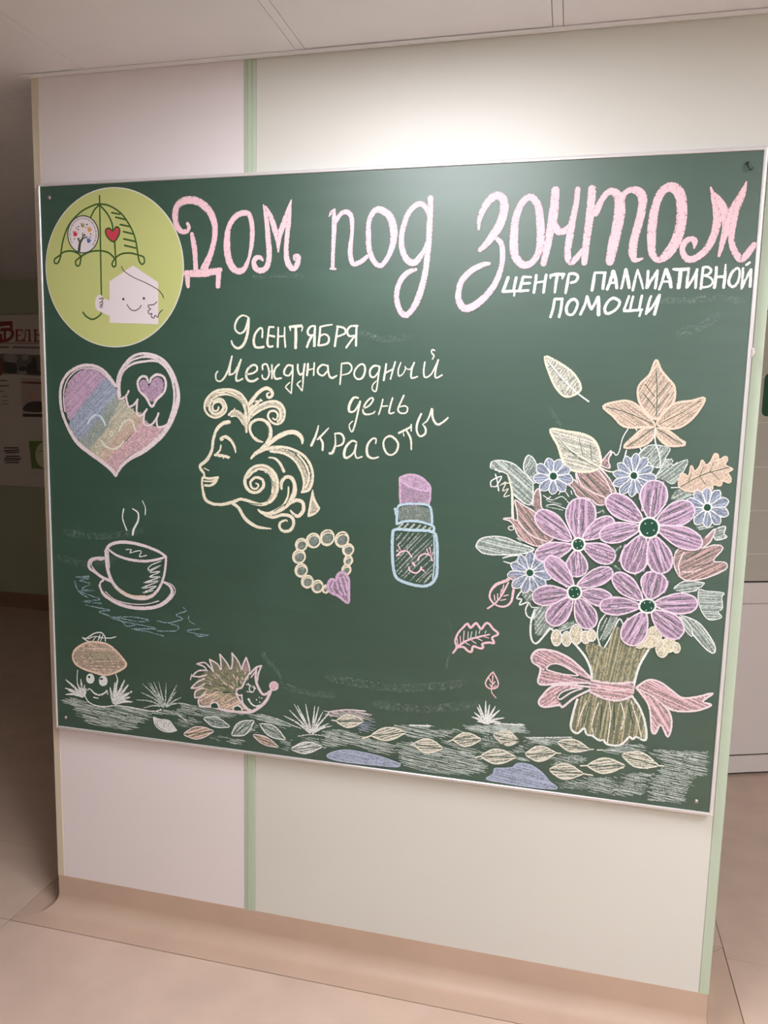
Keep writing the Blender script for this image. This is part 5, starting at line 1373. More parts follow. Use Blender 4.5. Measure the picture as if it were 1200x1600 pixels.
 ('L','T',0.85,0,0,'529 158 4.3 520.5 157.5 4.3 512 153 1.2'),
 ('L','K',0.8,0,0,'599.5 191 2.3 597 197 2.3 594.5 199.5 1.2'),
 ('L','T',0.75,0,0,'579.5 162 3.9 571 158.5 3.9 562 151 1.2'),
 ('L','A',0.75,0,0,'553.5 144 3.5 547.5 141 3.5 541.5 134.5 1.2'),
 ('L','Q',0.55,0,0,'514.5 165.5 2.4 505 166.5 2.4 495.5 163 1.2'),
 ('L','T',0.85,0,0,'553 156.5 4.3 546.5 155 4.3 540 149 1.2'),
 ('L','K',0.8,0,0,'575.5 201.5 2.3 572 207 2.3 568.5 209.5 1.2'),
 ('L','T',0.75,0,0,'519 169 3.9 508.5 170 3.9 498 167 1.2'),
 ('L','A',0.75,0,0,'585 215.5 3.5 582.5 223 3.5 580 226 1.2'),
 ('L','Q',0.55,0,0,'517.5 185 2.4 509 188.5 2.4 501 188.5 1.2'),
 ('L','T',0.85,0,0,'556 179 4.3 547.5 182 4.3 538.5 181 1.2'),
 ('L','K',0.8,0,0,'561 146 2.4 555 142 2.4 549 133.5 1.2'),
 ('L','T',0.75,0,0,'618.5 210 3.9 620 219 3.9 621 224.5 1.2'),
 ('L','A',0.75,0,0,'535.5 159 3.5 528.5 158 3.5 521.5 153 1.2'),
 ('L','Q',0.55,0,0,'535.5 211 2.4 528.5 217.5 2.4 522 220 1.2'),
 ('L','T',0.85,0,0,'570.5 208.5 4.3 567 216 4.3 564 219.5 1.2'),
 ('L','K',0.8,0,0,'586.5 155.5 2.3 581.5 153 2.3 576 146.5 1.2'),
 ('L','T',0.75,0,0,'580 160 3.9 572.5 157 3.9 564.5 151 1.2'),
 ('L','A',0.75,0,0,'546.5 126 3.5 542.5 121.5 3.6 538 113 1.2'),
 ('L','Q',0.55,0,0,'541.5 211 2.3 534.5 217.5 2.3 527.5 220 1.2'),
 ('H','A',0.75,'30 10.2 5.5',0,'480 143 532 161 588 156 619 129 580 120 532 122 483 124'),
 ('F','T',0.35,0,0,'509 258 533 249 540 231 520 228'),
 ('F','T',0.35,0,0,'541 278 560 257 570 237 544 235'),
 ('F','T',0.35,0,0,'578 286 596 265 608 241 576 240'),
 ('F','P',0.35,0,0,'621 277 631 240 608 241'),
 ('L','Q',0.85,0,0,'468.5 244 4.7 492.5 250.5 4.7 508.5 238.5 4.7 520.5 226.5 4.7'),
 ('L','Q',0.85,0,0,'468.5 244 4.7 490.5 238.5 4.7 500.5 226.5 4.7'),
 ('L','Q',0.85,0,0,'508.5 261.5 4.7 532.5 250.5 4.7 542.5 234.5 4.7'),
 ('L','Q',0.85,0,0,'508.5 261.5 4.7 514.5 243 4.7 520.5 226.5 4.7'),
 ('L','Q',0.85,0,0,'540.5 280 4.7 560.5 259 4.7 572 239.5 4.7'),
 ('L','Q',0.85,0,0,'540.5 280 4.7 543.5 257.5 4.7 544.5 235 4.7'),
 ('L','Q',0.85,0,0,'578 287.5 4.6 596 266.5 4.6 607.5 241.5 4.6'),
 ('L','Q',0.85,0,0,'578 287.5 4.6 580 265 4.6 576 240 4.7'),
 ('L','Q',0.85,0,0,'621.5 278.5 4.6 629 258.5 4.6 633 240 4.6'),
 ('L','Q',0.85,0,0,'621.5 278.5 4.6 613.5 261 4.6 607.5 241.5 4.6'),
 ('L','Q',0.85,0,0,'454 206 4.8 472 223.5 4.7 498.5 228 4.7'),
 ('L','Q',0.85,0,0,'454 206 4.8 476 206.5 4.7 498.5 214.5 4.7'),
 ('L','Q',0.85,0,0,'449.5 169 4.8 468 188.5 4.8 492 202.5 4.7'),
 ('L','Q',0.85,0,0,'449.5 169 4.8 471.5 173.5 4.8 492 187 4.7'),
 ('L','Q',0.85,0,0,'461 141.5 4.8 463.5 161 4.8 488 175 4.8'),
 ('L','Q',0.85,0,0,'461 141.5 4.8 479.5 147 4.8 496 164.5 4.8'),
 ('L','Q',0.85,0,0,'471.5 131 4.8 475.5 143 4.8 491.5 152.5 4.8'),
 ('L','Q',0.85,0,0,'447.5 194 3.2 452 211.5 3.2'),
 ]),
 ('face',[
 ('L','Q',0.85,0,0,'668 259 5.3 650.5 251.5 5.4 633 231 5.4'),
 ('L','Q',0.85,0,0,'668 259 5.3 658.5 235.5 5.4 655 212.5 5.4'),
 ('L','Q',0.85,0,0,'637 222 3.8 650.5 242 3.8'),
 ('L','Q',0.85,0,0,'652.5 251.5 5.4 650.5 219.5 7.7 658.5 194 8.5 674 175 7.7 697 188.5 8.4'),
 ('L','Q',0.85,0,0,'695 186.5 9.2 685.5 163 9.2 666.5 140 9.3 635 119 9.3 595.5 114.5 8.6 552 115 8.7 515.5 120.5 8.7 479.5 118 6.4 471.5 131 4.8'),
 ('L','Q',0.85,0,0,'633 236.5 4.6 619.5 212.5 5.4 607.5 188.5 5.4 593.5 181 6.2 591.5 165.5 5.5 605.5 146 5.5 619.5 128.5 7.8 635 123.5 7.8'),
 ('L','Q',0.85,0,0,'607.5 167.5 4.7 611.5 143 4.7 627 127.5 4.7'),
 ('L','Q',0.85,0,0,'607.5 186.5 4.7 595.5 183 4.7 591.5 171.5 4.7 599.5 164.5 4.7 609.5 165.5 4.7'),
 ('L','W',0.85,0,0,'635 199 3.1 631 185 3.1 641 178.5 3.1 646.5 189 3.1 639 195.5 3.1'),
 ('L','W',0.85,0,0,'621.5 199.5 3.1 635 197 3.1'),
 ('L','W',0.85,0,0,'627 203.5 3.1 631 198.5 3.1'),
 ('L','W',0.85,0,0,'623 178.5 3.1 641 177.5 3.1'),
 ('L','W',0.85,0,0,'650.5 189.5 3.1 644.5 198 3.1'),
 ('F','P',0.95,0,0,'718 205 716 198 709 193 702 192 696 195 693 202 696 210 702 215 709 215 715 212'),
 ('L','Q',0.85,1,0,'718.5 205 3 716 197 3 709.5 192 3.1 701.5 191 3.1 695 195 3.1 692.5 202 3.1 695 210 3.1 701.5 215.5 3 709.5 216 3 716 212 3'),
 ('L','W',0.85,0,0,'627 156.5 4.7 639 142.5 4.7 650.5 138 4.6 662.5 141.5 4.6'),
 ('L','W',0.85,0,0,'629 158.5 3.5 633 153 3.5'),
 ('L','W',1,0,0,'652.5 158 3.5 654 156.5 3.5'),
 ('L','W',1,0,0,'660.5 165.5 3.5 662 165 3.5'),
 ('L','W',1,0,0,'668 164.5 3.5 669.5 163.5 3.5'),
 ('L','W',1,0,0,'662.5 152 3.5 664 150.5 3.5'),
 ]),
 ('feet',[
 ('F','K',1,0,0,'512 118 514 128 524 133 534 128 537 119'),
 ('F','K',1,0,0,'584 119 586 128 596 132 605 128 608 122'),
 ('L','Q',0.85,0,0,'509.5 118 5.2 511.5 129.5 5.2 524 135 5.1 534 130 5.1 538 117 5.1'),
 ('L','Q',0.85,0,0,'581.5 118.5 5.1 583.5 128.5 5.1 595.5 133.5 5.1 605.5 129 5.1 609.5 121.5 5.1'),
 ]),
]),
  ('chalk_leaf', 'grey green chalk leaf outline under the hedgehog', [
 ('',[
 ('F','D',0.175,0,0,'489 82 501 70 517 61 537 60 556 63 570 67 560 75 546 85 526 91 507 89'),
 ('H','D',0.63,'-2 5.1 3',0,'489 82 501 70 517 61 537 60 556 63 570 67 560 75 546 85 526 91 507 89'),
 ('L','W',0.85,1,0,'489 82.5 3.2 500.5 70.5 3.2 516.5 61.5 3.2 537.5 60 3.2 555.5 63 3.2 569.5 67 3.2 559.5 75.5 3.2 545.5 84.5 3.2 526.5 90.5 3.2 506.5 88.5 3.2'),
 ('L','K',0.9,0,0,'489 82.5 1.8 529.5 74 1.7 569.5 67 1.7'),
 ]),
]),
  ('chalk_leaf', 'grey green chalk leaf outline under the hedgehog', [
 ('',[
 ('F','D',0.2,0,0,'578 43 597 42 616 48 631 63 640 79 645 93 630 92 612 89 593 79 583 61'),
 ('H','D',0.68,'48.9 6.9 4.1',0,'578 43 597 42 616 48 631 63 640 79 645 93 630 92 612 89 593 79 583 61'),
 ('L','W',0.85,1,0,'577.5 42.5 3.6 596.5 42.5 3.5 616 47.5 3.5 631 62.5 3.5 639.5 79.5 3.5 645 93.5 3.5 630 92.5 3.5 612 89 3.5 593.5 78.5 3.5 583 61.5 3.5'),
 ('L','K',0.9,0,0,'577.5 42.5 2 611.5 67 1.9 645 93.5 1.9'),
 ]),
]),
  ('chalk_leaf', 'grey green chalk leaf outline under the hedgehog', [
 ('',[
 ('F','D',0.2,0,0,'664 86 673 70 686 57 707 50 726 49 740 50 733 61 721 75 703 86 683 89'),
 ('H','D',0.68,'-15.6 5.5 3.2',0,'664 86 673 70 686 57 707 50 726 49 740 50 733 61 721 75 703 86 683 89'),
 ('L','W',0.85,1,0,'664.5 86 3.5 673 70.5 3.5 686.5 57 3.5 706.5 50 3.5 725.5 49 3.5 740.5 50 3.5 732.5 61.5 3.5 721 75 3.5 703.5 86.5 3.5 683.5 88.5 3.5'),
 ('L','K',0.9,0,0,'664.5 86 1.9 702.5 67 1.9 740.5 50 1.9'),
 ]),
]),
  ('chalk_leaf', 'small peach chalk leaf under the hedgehog', [
 ('',[
 ('F','A',0.25,0,0,'643 51 654 39 668 29 688 24 706 24 719 24 710 33 697 43 679 51 660 53'),
 ('H','A',0.78,'-10 4 2.3',0,'643 51 654 39 668 29 688 24 706 24 719 24 710 33 697 43 679 51 660 53'),
 ('L','Q',0.85,1,0,'643 51 3.1 653.5 39 3.1 668.5 29 3.1 688.5 24 3.1 706 23.5 3.1 719.5 24 3.1 710 33 3.1 697 43 3.1 678.5 51 3.1 660 53 3.1'),
 ('L','K',0.9,0,0,'643 51 1.7 681 37 1.7 719.5 24 1.7'),
 ]),
]),
  ('chalk_leaf', 'peach chalk leaf left of the hedgehog', [
 ('',[
 ('F','A',0.3,0,0,'425 26 443 18 465 16 488 24 506 36 519 47 504 52 485 55 461 53 441 41'),
 ('H','A',0.88,'22.2 6.6 3.9',0,'425 26 443 18 465 16 488 24 506 36 519 47 504 52 485 55 461 53 441 41'),
 ('L','Q',0.85,1,0,'425 25.5 3.7 443.5 18 3.6 465 15.5 3.6 488 24 3.6 506 36 3.6 519.5 47 3.6 504.5 51.5 3.6 485 55 3.6 461 52.5 3.6 441 41 3.6'),
 ('L','K',0.9,0,0,'425 25.5 2 472.5 35.5 2 519.5 47 2'),
 ]),
]),
  ('chalk_leaf', 'cream chalk leaf lying on the chalk ground', [
 ('',[
 ('F','W',0.25,0,0,'760 24 777 17 798 15 820 22 838 33 850 43 836 47 818 50 795 48 775 37'),
 ('H','W',0.78,'20.8 5.7 3.4',0,'760 24 777 17 798 15 820 22 838 33 850 43 836 47 818 50 795 48 775 37'),
 ('L','W',0.85,1,0,'760 23.5 3.5 777 17 3.5 798 15 3.4 820 22.5 3.4 837.5 33.5 3.4 850.5 43 3.4 836 47 3.4 817.5 50.5 3.4 794.5 48 3.4 775.5 37.5 3.4'),
 ('L','K',0.9,0,0,'760 23.5 1.9 805.5 32.5 1.9 850.5 43 1.9'),
 ]),
]),
  ('chalk_grass', 'white chalk grass tuft right of the hedgehog', [
 ('',[
 ('L','W',0.7,0,0,'813.5 77.5 4 777.5 102.5 5.7 736 119.5 2'),
 ('L','W',0.7,0,0,'814.5 78.5 4 785 109.5 5.7 751.5 138.5 2'),
 ('L','W',0.7,0,0,'815.5 80 4 792.5 116.5 5.7 766.5 157 2'),
 ('L','W',0.7,0,0,'816 79.5 4 797.5 114.5 5.7 776 154.5 2'),
 ('L','W',0.7,0,0,'817.5 80 4 809.5 115.5 5.7 800.5 161 2'),
 ('L','W',0.7,0,0,'819 80 4 823 113.5 5.7 827 158.5 2'),
 ('L','W',0.7,0,0,'819.5 80 4 828.5 114.5 5.7 838.5 158 2'),
 ('L','W',0.7,0,0,'820.5 79 4 835 110 5.7 851.5 144.5 2'),
 ('L','W',0.7,0,0,'822 79 4 845.5 113 5.6 872 147 2'),
 ('L','W',0.7,0,0,'821.5 77 4 844 97.5 5.7 869 113 2'),
 ('L','W',0.7,0,0,'822 77 4 847.5 95.5 5.6 876.5 106.5 2'),
 ]),
]),
  ('chalk_leaf', 'cream chalk leaf lying on the chalk ground', [
 ('',[
 ('F','C',0.3,0,0,'892 123 906 113 922 108 941 113 956 123 967 132 956 138 941 144 922 145 905 136'),
 ('H','C',0.88,'16 6.3 3.7',0,'892 123 906 113 922 108 941 113 956 123 967 132 956 138 941 144 922 145 905 136'),
 ('L','C',0.85,1,0,'891.5 123 4.2 905.5 113 4.2 922.5 108 4.2 941.5 113 4.2 956.5 123 4.2 967.5 132 4.1 956 138.5 4.1 941 144.5 4.2 922 145 4.2 905 136 4.2'),
 ('L','K',0.9,0,0,'891.5 123 2.3 929.5 126.5 2.3 967.5 132 2.3'),
 ('L','C',0.85,0,0,'891.5 123 4.2 877.5 123.5 4.2'),
 ]),
]),
  ('chalk_leaf', 'cream chalk leaf lying on the chalk ground', [
 ('',[
 ('F','C',0.3,0,0,'993 94 1012 86 1033 84 1057 92 1074 104 1087 115 1073 119 1053 123 1029 120 1009 109'),
 ('H','C',0.88,'21.4 6.2 3.6',0,'993 94 1012 86 1033 84 1057 92 1074 104 1087 115 1073 119 1053 123 1029 120 1009 109'),
 ('L','C',0.85,1,0,'993.5 93.5 4.1 1012 86 4.1 1033.5 84 4.1 1056.5 92 4.1 1074.5 104 4.1 1087.5 114.5 4.1 1072.5 119 4.1 1053 122.5 4.1 1029 120 4.1 1009 108.5 4.1'),
 ('L','K',0.9,0,0,'993.5 93.5 2.3 1040.5 103 2.3 1087.5 114.5 2.2'),
 ('L','C',0.85,0,0,'993.5 93.5 4.1 966 81 4.2'),
 ]),
]),
  ('chalk_leaf', 'cream chalk leaf lying on the chalk ground', [
 ('',[
 ('F','C',0.3,0,0,'1113 84 1125 71 1141 63 1161 66 1178 74 1190 82 1179 91 1165 100 1146 104 1128 96'),
 ('H','C',0.88,'7.2 6.7 3.9',0,'1113 84 1125 71 1141 63 1161 66 1178 74 1190 82 1179 91 1165 100 1146 104 1128 96'),
 ('L','C',0.85,1,0,'1113 84.5 4.1 1125.5 71.5 4.1 1141.5 63.5 4 1161 65.5 4 1177.5 74 4 1190 82 4 1179.5 91 4 1165 100 4 1146 103.5 4 1128.5 96.5 4'),
 ('L','K',0.9,0,0,'1113 84.5 2.2 1151.5 82 2.2 1190 82 2.2'),
 ('L','C',0.85,0,0,'1113 84.5 4.1 1104 81.5 4.1'),
 ]),
]),
  ('chalk_leaf', 'cream chalk leaf lying on the chalk ground', [
 ('',[
 ('F','C',0.3,0,0,'1219 111 1233 101 1249 96 1267 101 1282 111 1292 120 1281 126 1266 133 1248 133 1232 124'),
 ('H','C',0.88,'16 6.3 3.7',0,'1219 111 1233 101 1249 96 1267 101 1282 111 1292 120 1281 126 1266 133 1248 133 1232 124'),
 ('L','C',0.85,1,0,'1219.5 110.5 4 1233 100.5 4 1249.5 95.5 4 1267.5 101 3.9 1281.5 110.5 3.9 1292 120 3.9 1281 126.5 3.9 1266 132.5 3.9 1248 133 3.9 1232 124 4'),
 ('L','K',0.9,0,0,'1219.5 110.5 2.2 1256 114.5 2.2 1292 120 2.2'),
 ('L','C',0.85,0,0,'1219.5 110.5 4 1206.5 103.5 4'),
 ]),
]),
  ('chalk_leaf', 'cream chalk leaf lying on the chalk ground', [
 ('',[
 ('F','C',0.3,0,0,'1326 138 1336 125 1349 116 1366 117 1381 123 1392 130 1383 139 1372 148 1356 153 1340 148'),
 ('H','C',0.88,'2.8 6.1 3.6',0,'1326 138 1336 125 1349 116 1366 117 1381 123 1392 130 1383 139 1372 148 1356 153 1340 148'),
 ('L','C',0.85,1,0,'1326 137.5 3.5 1336 125 3.5 1349.5 116 3.5 1366.5 117 3.4 1381 123 3.4 1392 129.5 3.4 1383.5 138.5 3.4 1371.5 148 3.4 1355.5 152.5 3.4 1340 147.5 3.5'),
 ('L','K',0.9,0,0,'1326 137.5 1.9 1359 132.5 1.9 1392 129.5 1.9'),
 ('L','C',0.85,0,0,'1392 129.5 3.4 1407 129.5 3.4'),
 ]),
]),
  ('chalk_leaf', 'cream chalk leaf lying on the chalk ground', [
 ('',[
 ('F','C',0.3,0,0,'1296 74 1312 63 1332 57 1354 63 1371 73 1384 83 1371 90 1353 97 1331 98 1312 88'),
 ('H','C',0.88,'14.2 6.7 3.9',0,'1296 74 1312 63 1332 57 1354 63 1371 73 1384 83 1371 90 1353 97 1331 98 1312 88'),
 ('L','C',0.85,1,0,'1296 74 4.1 1312 63 4.1 1332 57.5 4.1 1354 62.5 4.1 1371.5 73 4 1384.5 83 4 1371 90 4 1353.5 97 4 1331.5 98 4.1 1312 88.5 4.1'),
 ('L','K',0.9,0,0,'1296 74 2.2 1340.5 77.5 2.2 1384.5 83 2.2'),
 ('L','C',0.85,0,0,'1296 74 4.1 1280.5 68 4.1'),
 ]),
]),
  ('chalk_leaf', 'cream chalk leaf lying on the chalk ground', [
 ('',[
 ('F','C',0.3,0,0,'1412 94 1427 84 1444 79 1462 86 1477 97 1487 108 1475 114 1459 121 1440 121 1425 110'),
 ('H','C',0.88,'18.5 6.9 4',0,'1412 94 1427 84 1444 79 1462 86 1477 97 1487 108 1475 114 1459 121 1440 121 1425 110'),
 ('L','C',0.85,1,0,'1412 94.5 3.9 1427 84 3.9 1444 79 3.9 1462.5 85.5 3.9 1476.5 97 3.8 1487 108 3.8 1475 114.5 3.8 1459.5 120.5 3.8 1440.5 120.5 3.9 1424.5 109.5 3.9'),
 ('L','K',0.9,0,0,'1412 94.5 2.1 1449.5 100 2.1 1487 108 2.1'),
 ('L','C',0.85,0,0,'1487 108 3.8 1500.5 108.5 3.8'),
 ]),
]),
  ('chalk_leaf', 'cream chalk leaf lying on the chalk ground', [
 ('',[
 ('F','C',0.3,0,0,'1492 137 1505 125 1521 117 1541 117 1558 123 1570 129 1560 137 1545 146 1526 150 1508 146'),
 ('H','C',0.88,'3.4 5.5 3.2',0,'1492 137 1505 125 1521 117 1541 117 1558 123 1570 129 1560 137 1545 146 1526 150 1508 146'),
 ('L','C',0.85,1,0,'1492.5 137.5 3.8 1505 125.5 3.8 1521 117 3.8 1541 117.5 3.8 1558 123 3.8 1570.5 128.5 3.8 1560 137 3.8 1545.5 146 3.8 1526.5 150.5 3.8 1508 146 3.8'),
 ('L','K',0.9,0,0,'1492.5 137.5 2.1 1531.5 132 2.1 1570.5 128.5 2.1'),
 ('L','C',0.85,0,0,'1570.5 128.5 3.8 1581.5 130 3.8'),
 ]),
]),
  ('chalk_leaf', 'cream chalk leaf lying on the chalk ground', [
 ('',[
 ('F','C',0.3,0,0,'1475 60 1490 47 1508 39 1528 43 1545 52 1558 61 1546 69 1531 78 1510 81 1491 73'),
 ('H','C',0.88,'9 6.8 4',0,'1475 60 1490 47 1508 39 1528 43 1545 52 1558 61 1546 69 1531 78 1510 81 1491 73'),
 ('L','C',0.85,1,0,'1475.5 60.5 3.9 1489.5 47.5 3.9 1507.5 39.5 3.8 1528.5 43 3.8 1545.5 52 3.8 1558.5 61 3.8 1546.5 69.5 3.8 1530.5 78.5 3.8 1510 81.5 3.8 1491.5 73.5 3.8'),
 ('L','K',0.9,0,0,'1475.5 60.5 2.1 1517 59.5 2.1 1558.5 61 2.1'),
 ('L','C',0.85,0,0,'1558.5 61 3.8 1583.5 59.5 3.8'),
 ]),
]),
  ('chalk_leaf', 'cream chalk leaf lying on the chalk ground', [
 ('',[
 ('F','C',0.3,0,0,'1571 84 1588 74 1608 69 1630 75 1647 86 1660 96 1646 103 1628 110 1605 110 1586 99'),
 ('H','C',0.88,'16 6.7 3.9',0,'1571 84 1588 74 1608 69 1630 75 1647 86 1660 96 1646 103 1628 110 1605 110 1586 99'),
 ('L','C',0.85,1,0,'1570.5 84.5 3.8 1587.5 73.5 3.8 1607.5 68.5 3.8 1630 75 3.7 1647 86 3.7 1660 96.5 3.7 1646 103 3.7 1628 109.5 3.7 1605.5 109.5 3.8 1586 99 3.8'),
 ('L','K',0.9,0,0,'1570.5 84.5 2.1 1615.5 89.5 2.1 1660 96.5 2'),
 ('L','C',0.85,0,0,'1570.5 84.5 3.8 1551.5 81.5 3.8'),
 ]),
]),
  ('chalk_leaf', 'cream chalk leaf lying on the chalk ground', [
 ('',[
 ('F','C',0.3,0,0,'1654 125 1667 109 1684 98 1707 96 1726 102 1740 107 1729 118 1714 130 1693 138 1672 134'),
 ('H','C',0.88,'-1.1 6.6 3.9',0,'1654 125 1667 109 1684 98 1707 96 1726 102 1740 107 1729 118 1714 130 1693 138 1672 134'),
 ('L','C',0.85,1,0,'1653.5 125 3.7 1666.5 109 3.7 1684.5 97.5 3.7 1706.5 96.5 3.7 1726 101.5 3.7 1740.5 107.5 3.7 1729.5 118.5 3.7 1713.5 130.5 3.7 1692.5 138 3.7 1672 134 3.7'),
 ('L','K',0.9,0,0,'1653.5 125 2 1697.5 115 2 1740.5 107.5 2'),
 ('L','C',0.85,0,0,'1740.5 107.5 3.7 1754.5 108.5 3.7'),
 ]),
]),
  ('chalk_leaf', 'cream chalk leaf lying on the chalk ground', [
 ('',[
 ('F','C',0.3,0,0,'1341 125 1350 117 1361 112 1374 115 1385 123 1393 129 1385 135 1374 141 1361 142 1350 135'),
 ('H','C',0.88,'13.4 5 2.9',0,'1341 125 1350 117 1361 112 1374 115 1385 123 1393 129 1385 135 1374 141 1361 142 1350 135'),
 ('L','C',0.85,1,0,'1340.5 125.5 3.4 1350 117 3.4 1361.5 112 3.4 1374.5 115.5 3.4 1385 122.5 3.4 1392.5 129.5 3.4 1385 135 3.4 1374.5 141 3.4 1361.5 142 3.4 1350 135.5 3.4'),
 ('L','K',0.9,0,0,'1340.5 125.5 1.9 1366.5 126.5 1.9 1392.5 129.5 1.9'),
 ('L','C',0.85,0,0,'1392.5 129.5 3.4 1405 130 3.4'),
 ]),
]),
  ('chalk_leaf', 'pink chalk oak leaf outline left of the bouquet', [
 ('',[
 ('L','P',0.85,0,0,'1210.5 349.5 4.9 1218.5 366.5 5.4 1214 381 5.4 1217.5 396 5.4 1224 409 5.3 1234.5 422 5.3 1244.5 433 6.3 1253.5 422.5 6.8 1267 436 6.3 1274.5 428.5 6.2 1282 421.5 6.2 1291 436 6.2 1300 438 6.2 1312.5 424.5 6.2 1326 412.5 6.2 1311 401 6.2 1316.5 387 6.2 1302.5 387 6.2 1286 381.5 6.3 1288.5 373.5 6.3 1281.5 369 6.3 1262.5 373 6.3 1258.5 358 6.3 1248.5 359.5 6.3 1236.5 368.5 6.3 1219.5 366.5 6.3'),
 ('L','P',0.85,0,0,'1209.5 349.5 4.9 1226.5 372.5 6.3 1250 389.5 6.3 1278 400.5 5.3 1304 409 3.8'),
 ('L','P',0.85,0,0,'1222 372 2.7 1218.5 391.5 2.7'),
 ('L','P',0.85,0,0,'1229 377.5 2.7 1227 397 2.7'),
 ('L','P',0.85,0,0,'1236 382 2.7 1237 412.5 2.7'),
 ('L','P',0.85,0,0,'1240.5 381 2.7 1253 375 2.7'),
 ('L','P',0.85,0,0,'1257 388.5 2.7 1269.5 381.5 2.7'),
 ('L','P',0.85,0,0,'1271 396 2.7 1285.5 390 2.6'),
 ('L','P',0.85,0,0,'1290 401.5 2.6 1302 399 2.6'),
 ('L','D',0.85,0,0,'1247.5 392.5 2.9 1248 411 2.9'),
 ('L','D',0.85,0,0,'1254.5 394.5 2.9 1257.5 412 2.9'),
 ('L','D',0.85,0,0,'1267.5 400.5 2.9 1269 415.5 2.9'),
 ('L','D',0.85,0,0,'1276.5 409 2.9 1278.5 419 2.9'),
 ('L','D',0.85,0,0,'1292 410.5 2.9 1294 418 2.9'),
 ]),
]),
  ('chalk_leaf', 'tiny pink chalk leaf with a short stalk', [
 ('',[
 ('L','P',0.85,1,0,'1316 307 3.9 1304 291 3.9 1298.5 275.5 3.9 1305 265 3.9 1317 262.5 3.9 1329.5 269 3.9 1331.5 281.5 3.9 1325 296 3.9'),
 ('L','P',0.85,0,0,'1315.5 262.5 3.2 1316 252.5 3.2 1327.5 239 3.2'),
 ('L','P',0.85,0,0,'1316.5 300 3.1 1316.5 277.5 3.1 1315.5 262.5 3.2'),
 ('L','P',0.85,0,0,'1306 291.5 3.2 1314 279.5 3.1'),
 ('L','P',0.85,0,0,'1309.5 274.5 3.2 1314.5 267.5 3.2'),
 ('L','P',0.85,0,0,'1323 283 3.1 1318.5 275.5 3.1'),
 ('L','P',0.85,0,0,'1326 273.5 3.1 1320.5 267 3.2'),
 ('L','P',0.85,0,0,'1317.5 311 1.9 1316.5 304.5 1.9'),
 ]),
]),
  ('chalk_grass', 'small white chalk grass tuft under the tiny pink leaf', [
 ('',[
 ('L','W',0.8,0,0,'1302 166 4.5 1285 175 6.4 1266.5 179.5 2.2'),
 ('L','W',0.8,0,0,'1302 166.5 4.5 1288 180.5 6.4 1272 192.5 2.2'),
 ('L','W',0.8,0,0,'1302.5 167.5 4.5 1292 187 6.4 1279.5 208.5 2.2'),
 ('L','W',0.8,0,0,'1303 168 4.5 1294 189.5 6.4 1284 215.5 2.2'),
 ('L','W',0.8,0,0,'1304 169 4.5 1302.5 193.5 6.4 1301 228 2.2'),
 ('L','W',0.8,0,0,'1304.5 168.5 4.5 1308 190 6.4 1311.5 218.5 2.2'),
 ('L','W',0.8,0,0,'1305.5 168 4.5 1315.5 191 6.4 1327 216.5 2.2'),
 ('L','W',0.8,0,0,'1306 167.5 4.5 1321 188 6.4 1338 206.5 2.2'),
 ('L','W',0.8,0,0,'1307 166.5 4.5 1327.5 180 6.3 1351 187 2.2'),
 ('L','W',0.8,0,0,'1303 165.5 4.5 1292.5 169 6.4 1281 168.5 2.2'),
 ('L','W',0.8,0,0,'1306.5 165.5 4.5 1323 173 6.4 1342 173.5 2.2'),
 ]),
]),
  ('chalk_leaf', 'pink chalk leaf with veins beside a blue flower', [
 ('',[
 ('L','P',0.85,1,0,'1361 567.5 8.1 1340 554.5 8.7 1314.5 542 8.2 1301 520.5 5.9 1302 502.5 5.3 1317 489 4.7 1337 486 5.3 1354 498 5.8 1359 522 7'),
 ('L','P',0.85,0,0,'1295.5 477.5 4.7 1316.5 495 4.7 1333 520 4.7 1346 550.5 4.6'),
 ('L','P',0.85,0,0,'1313.5 500.5 2.9 1311.5 515 2.9'),
 ('L','P',0.85,0,0,'1320.5 501 2.9 1320 519 2.9'),
 ('L','P',0.85,0,0,'1327.5 513.5 2.9 1329.5 531.5 2.9'),
 ('L','P',0.85,0,0,'1332.5 525.5 2.9 1334.5 543.5 2.9'),
 ('L','P',0.85,0,0,'1328 501.5 2.9 1342 506 2.9'),
 ('L','P',0.85,0,0,'1336 514 2.9 1347.5 518 2.9'),
 ]),
]),
  ('chalk_leaf', 'cream chalk leaf floating above the bouquet', [
 ('',[
 ('F','C',0.4,0,0,'1410 1121 1447 1106 1479 1083 1497 1057 1496 1037 1467 1025 1443 1044 1426 1075'),
 ('H','C',0.7,'55 6.2 3.8',0,'1410 1121 1447 1106 1479 1083 1497 1057 1496 1037 1467 1025 1443 1044 1426 1075'),
 ('L','Y',0.85,1,0,'1410 1121.5 5.4 1447 1106 5.4 1479 1083.5 5.4 1497.5 1056.5 5.4 1496.5 1037.5 5.4 1466.5 1025 5.4 1442.5 1044 5.4 1425.5 1075 5.4'),
 ('L','K',0.85,0,0,'1420 1106 1.9 1449 1071.5 1.9 1493 1033.5 1.9'),
 ('L','W',0.85,0,0,'1493 1033.5 3.8 1520.5 1014.5 3.8'),
 ('L','W',0.85,0,0,'1418 1112 3.9 1448.5 1075.5 3.9 1493 1033.5 3.8'),
 ]),
]),
  ('chalk_puddle', 'pale blue chalk patch near the lower frame', [
 ('',[
 ('F','B',0.75,0,0,'865 16 881 30 918 42 965 41 1015 36 1061 26 1074 21 1066 13 1007 9 938 7 891 8'),
 ('H','B',0.85,'-6 6.5 5.1',0,'865 16 881 30 918 42 965 41 1015 36 1061 26 1074 21 1066 13 1007 9 938 7 891 8'),
 ('L','B',0.85,1,0,'865 16 4.3 881.5 30 4.2 918.5 41.5 4.2 964.5 41 4.2 1015 36 4.1 1060.5 26 4.1 1074.5 21 4.1 1065.5 12.5 4.1 1006.5 9.5 4.2 937.5 7 4.2 891 8 4.2'),
 ]),
]),
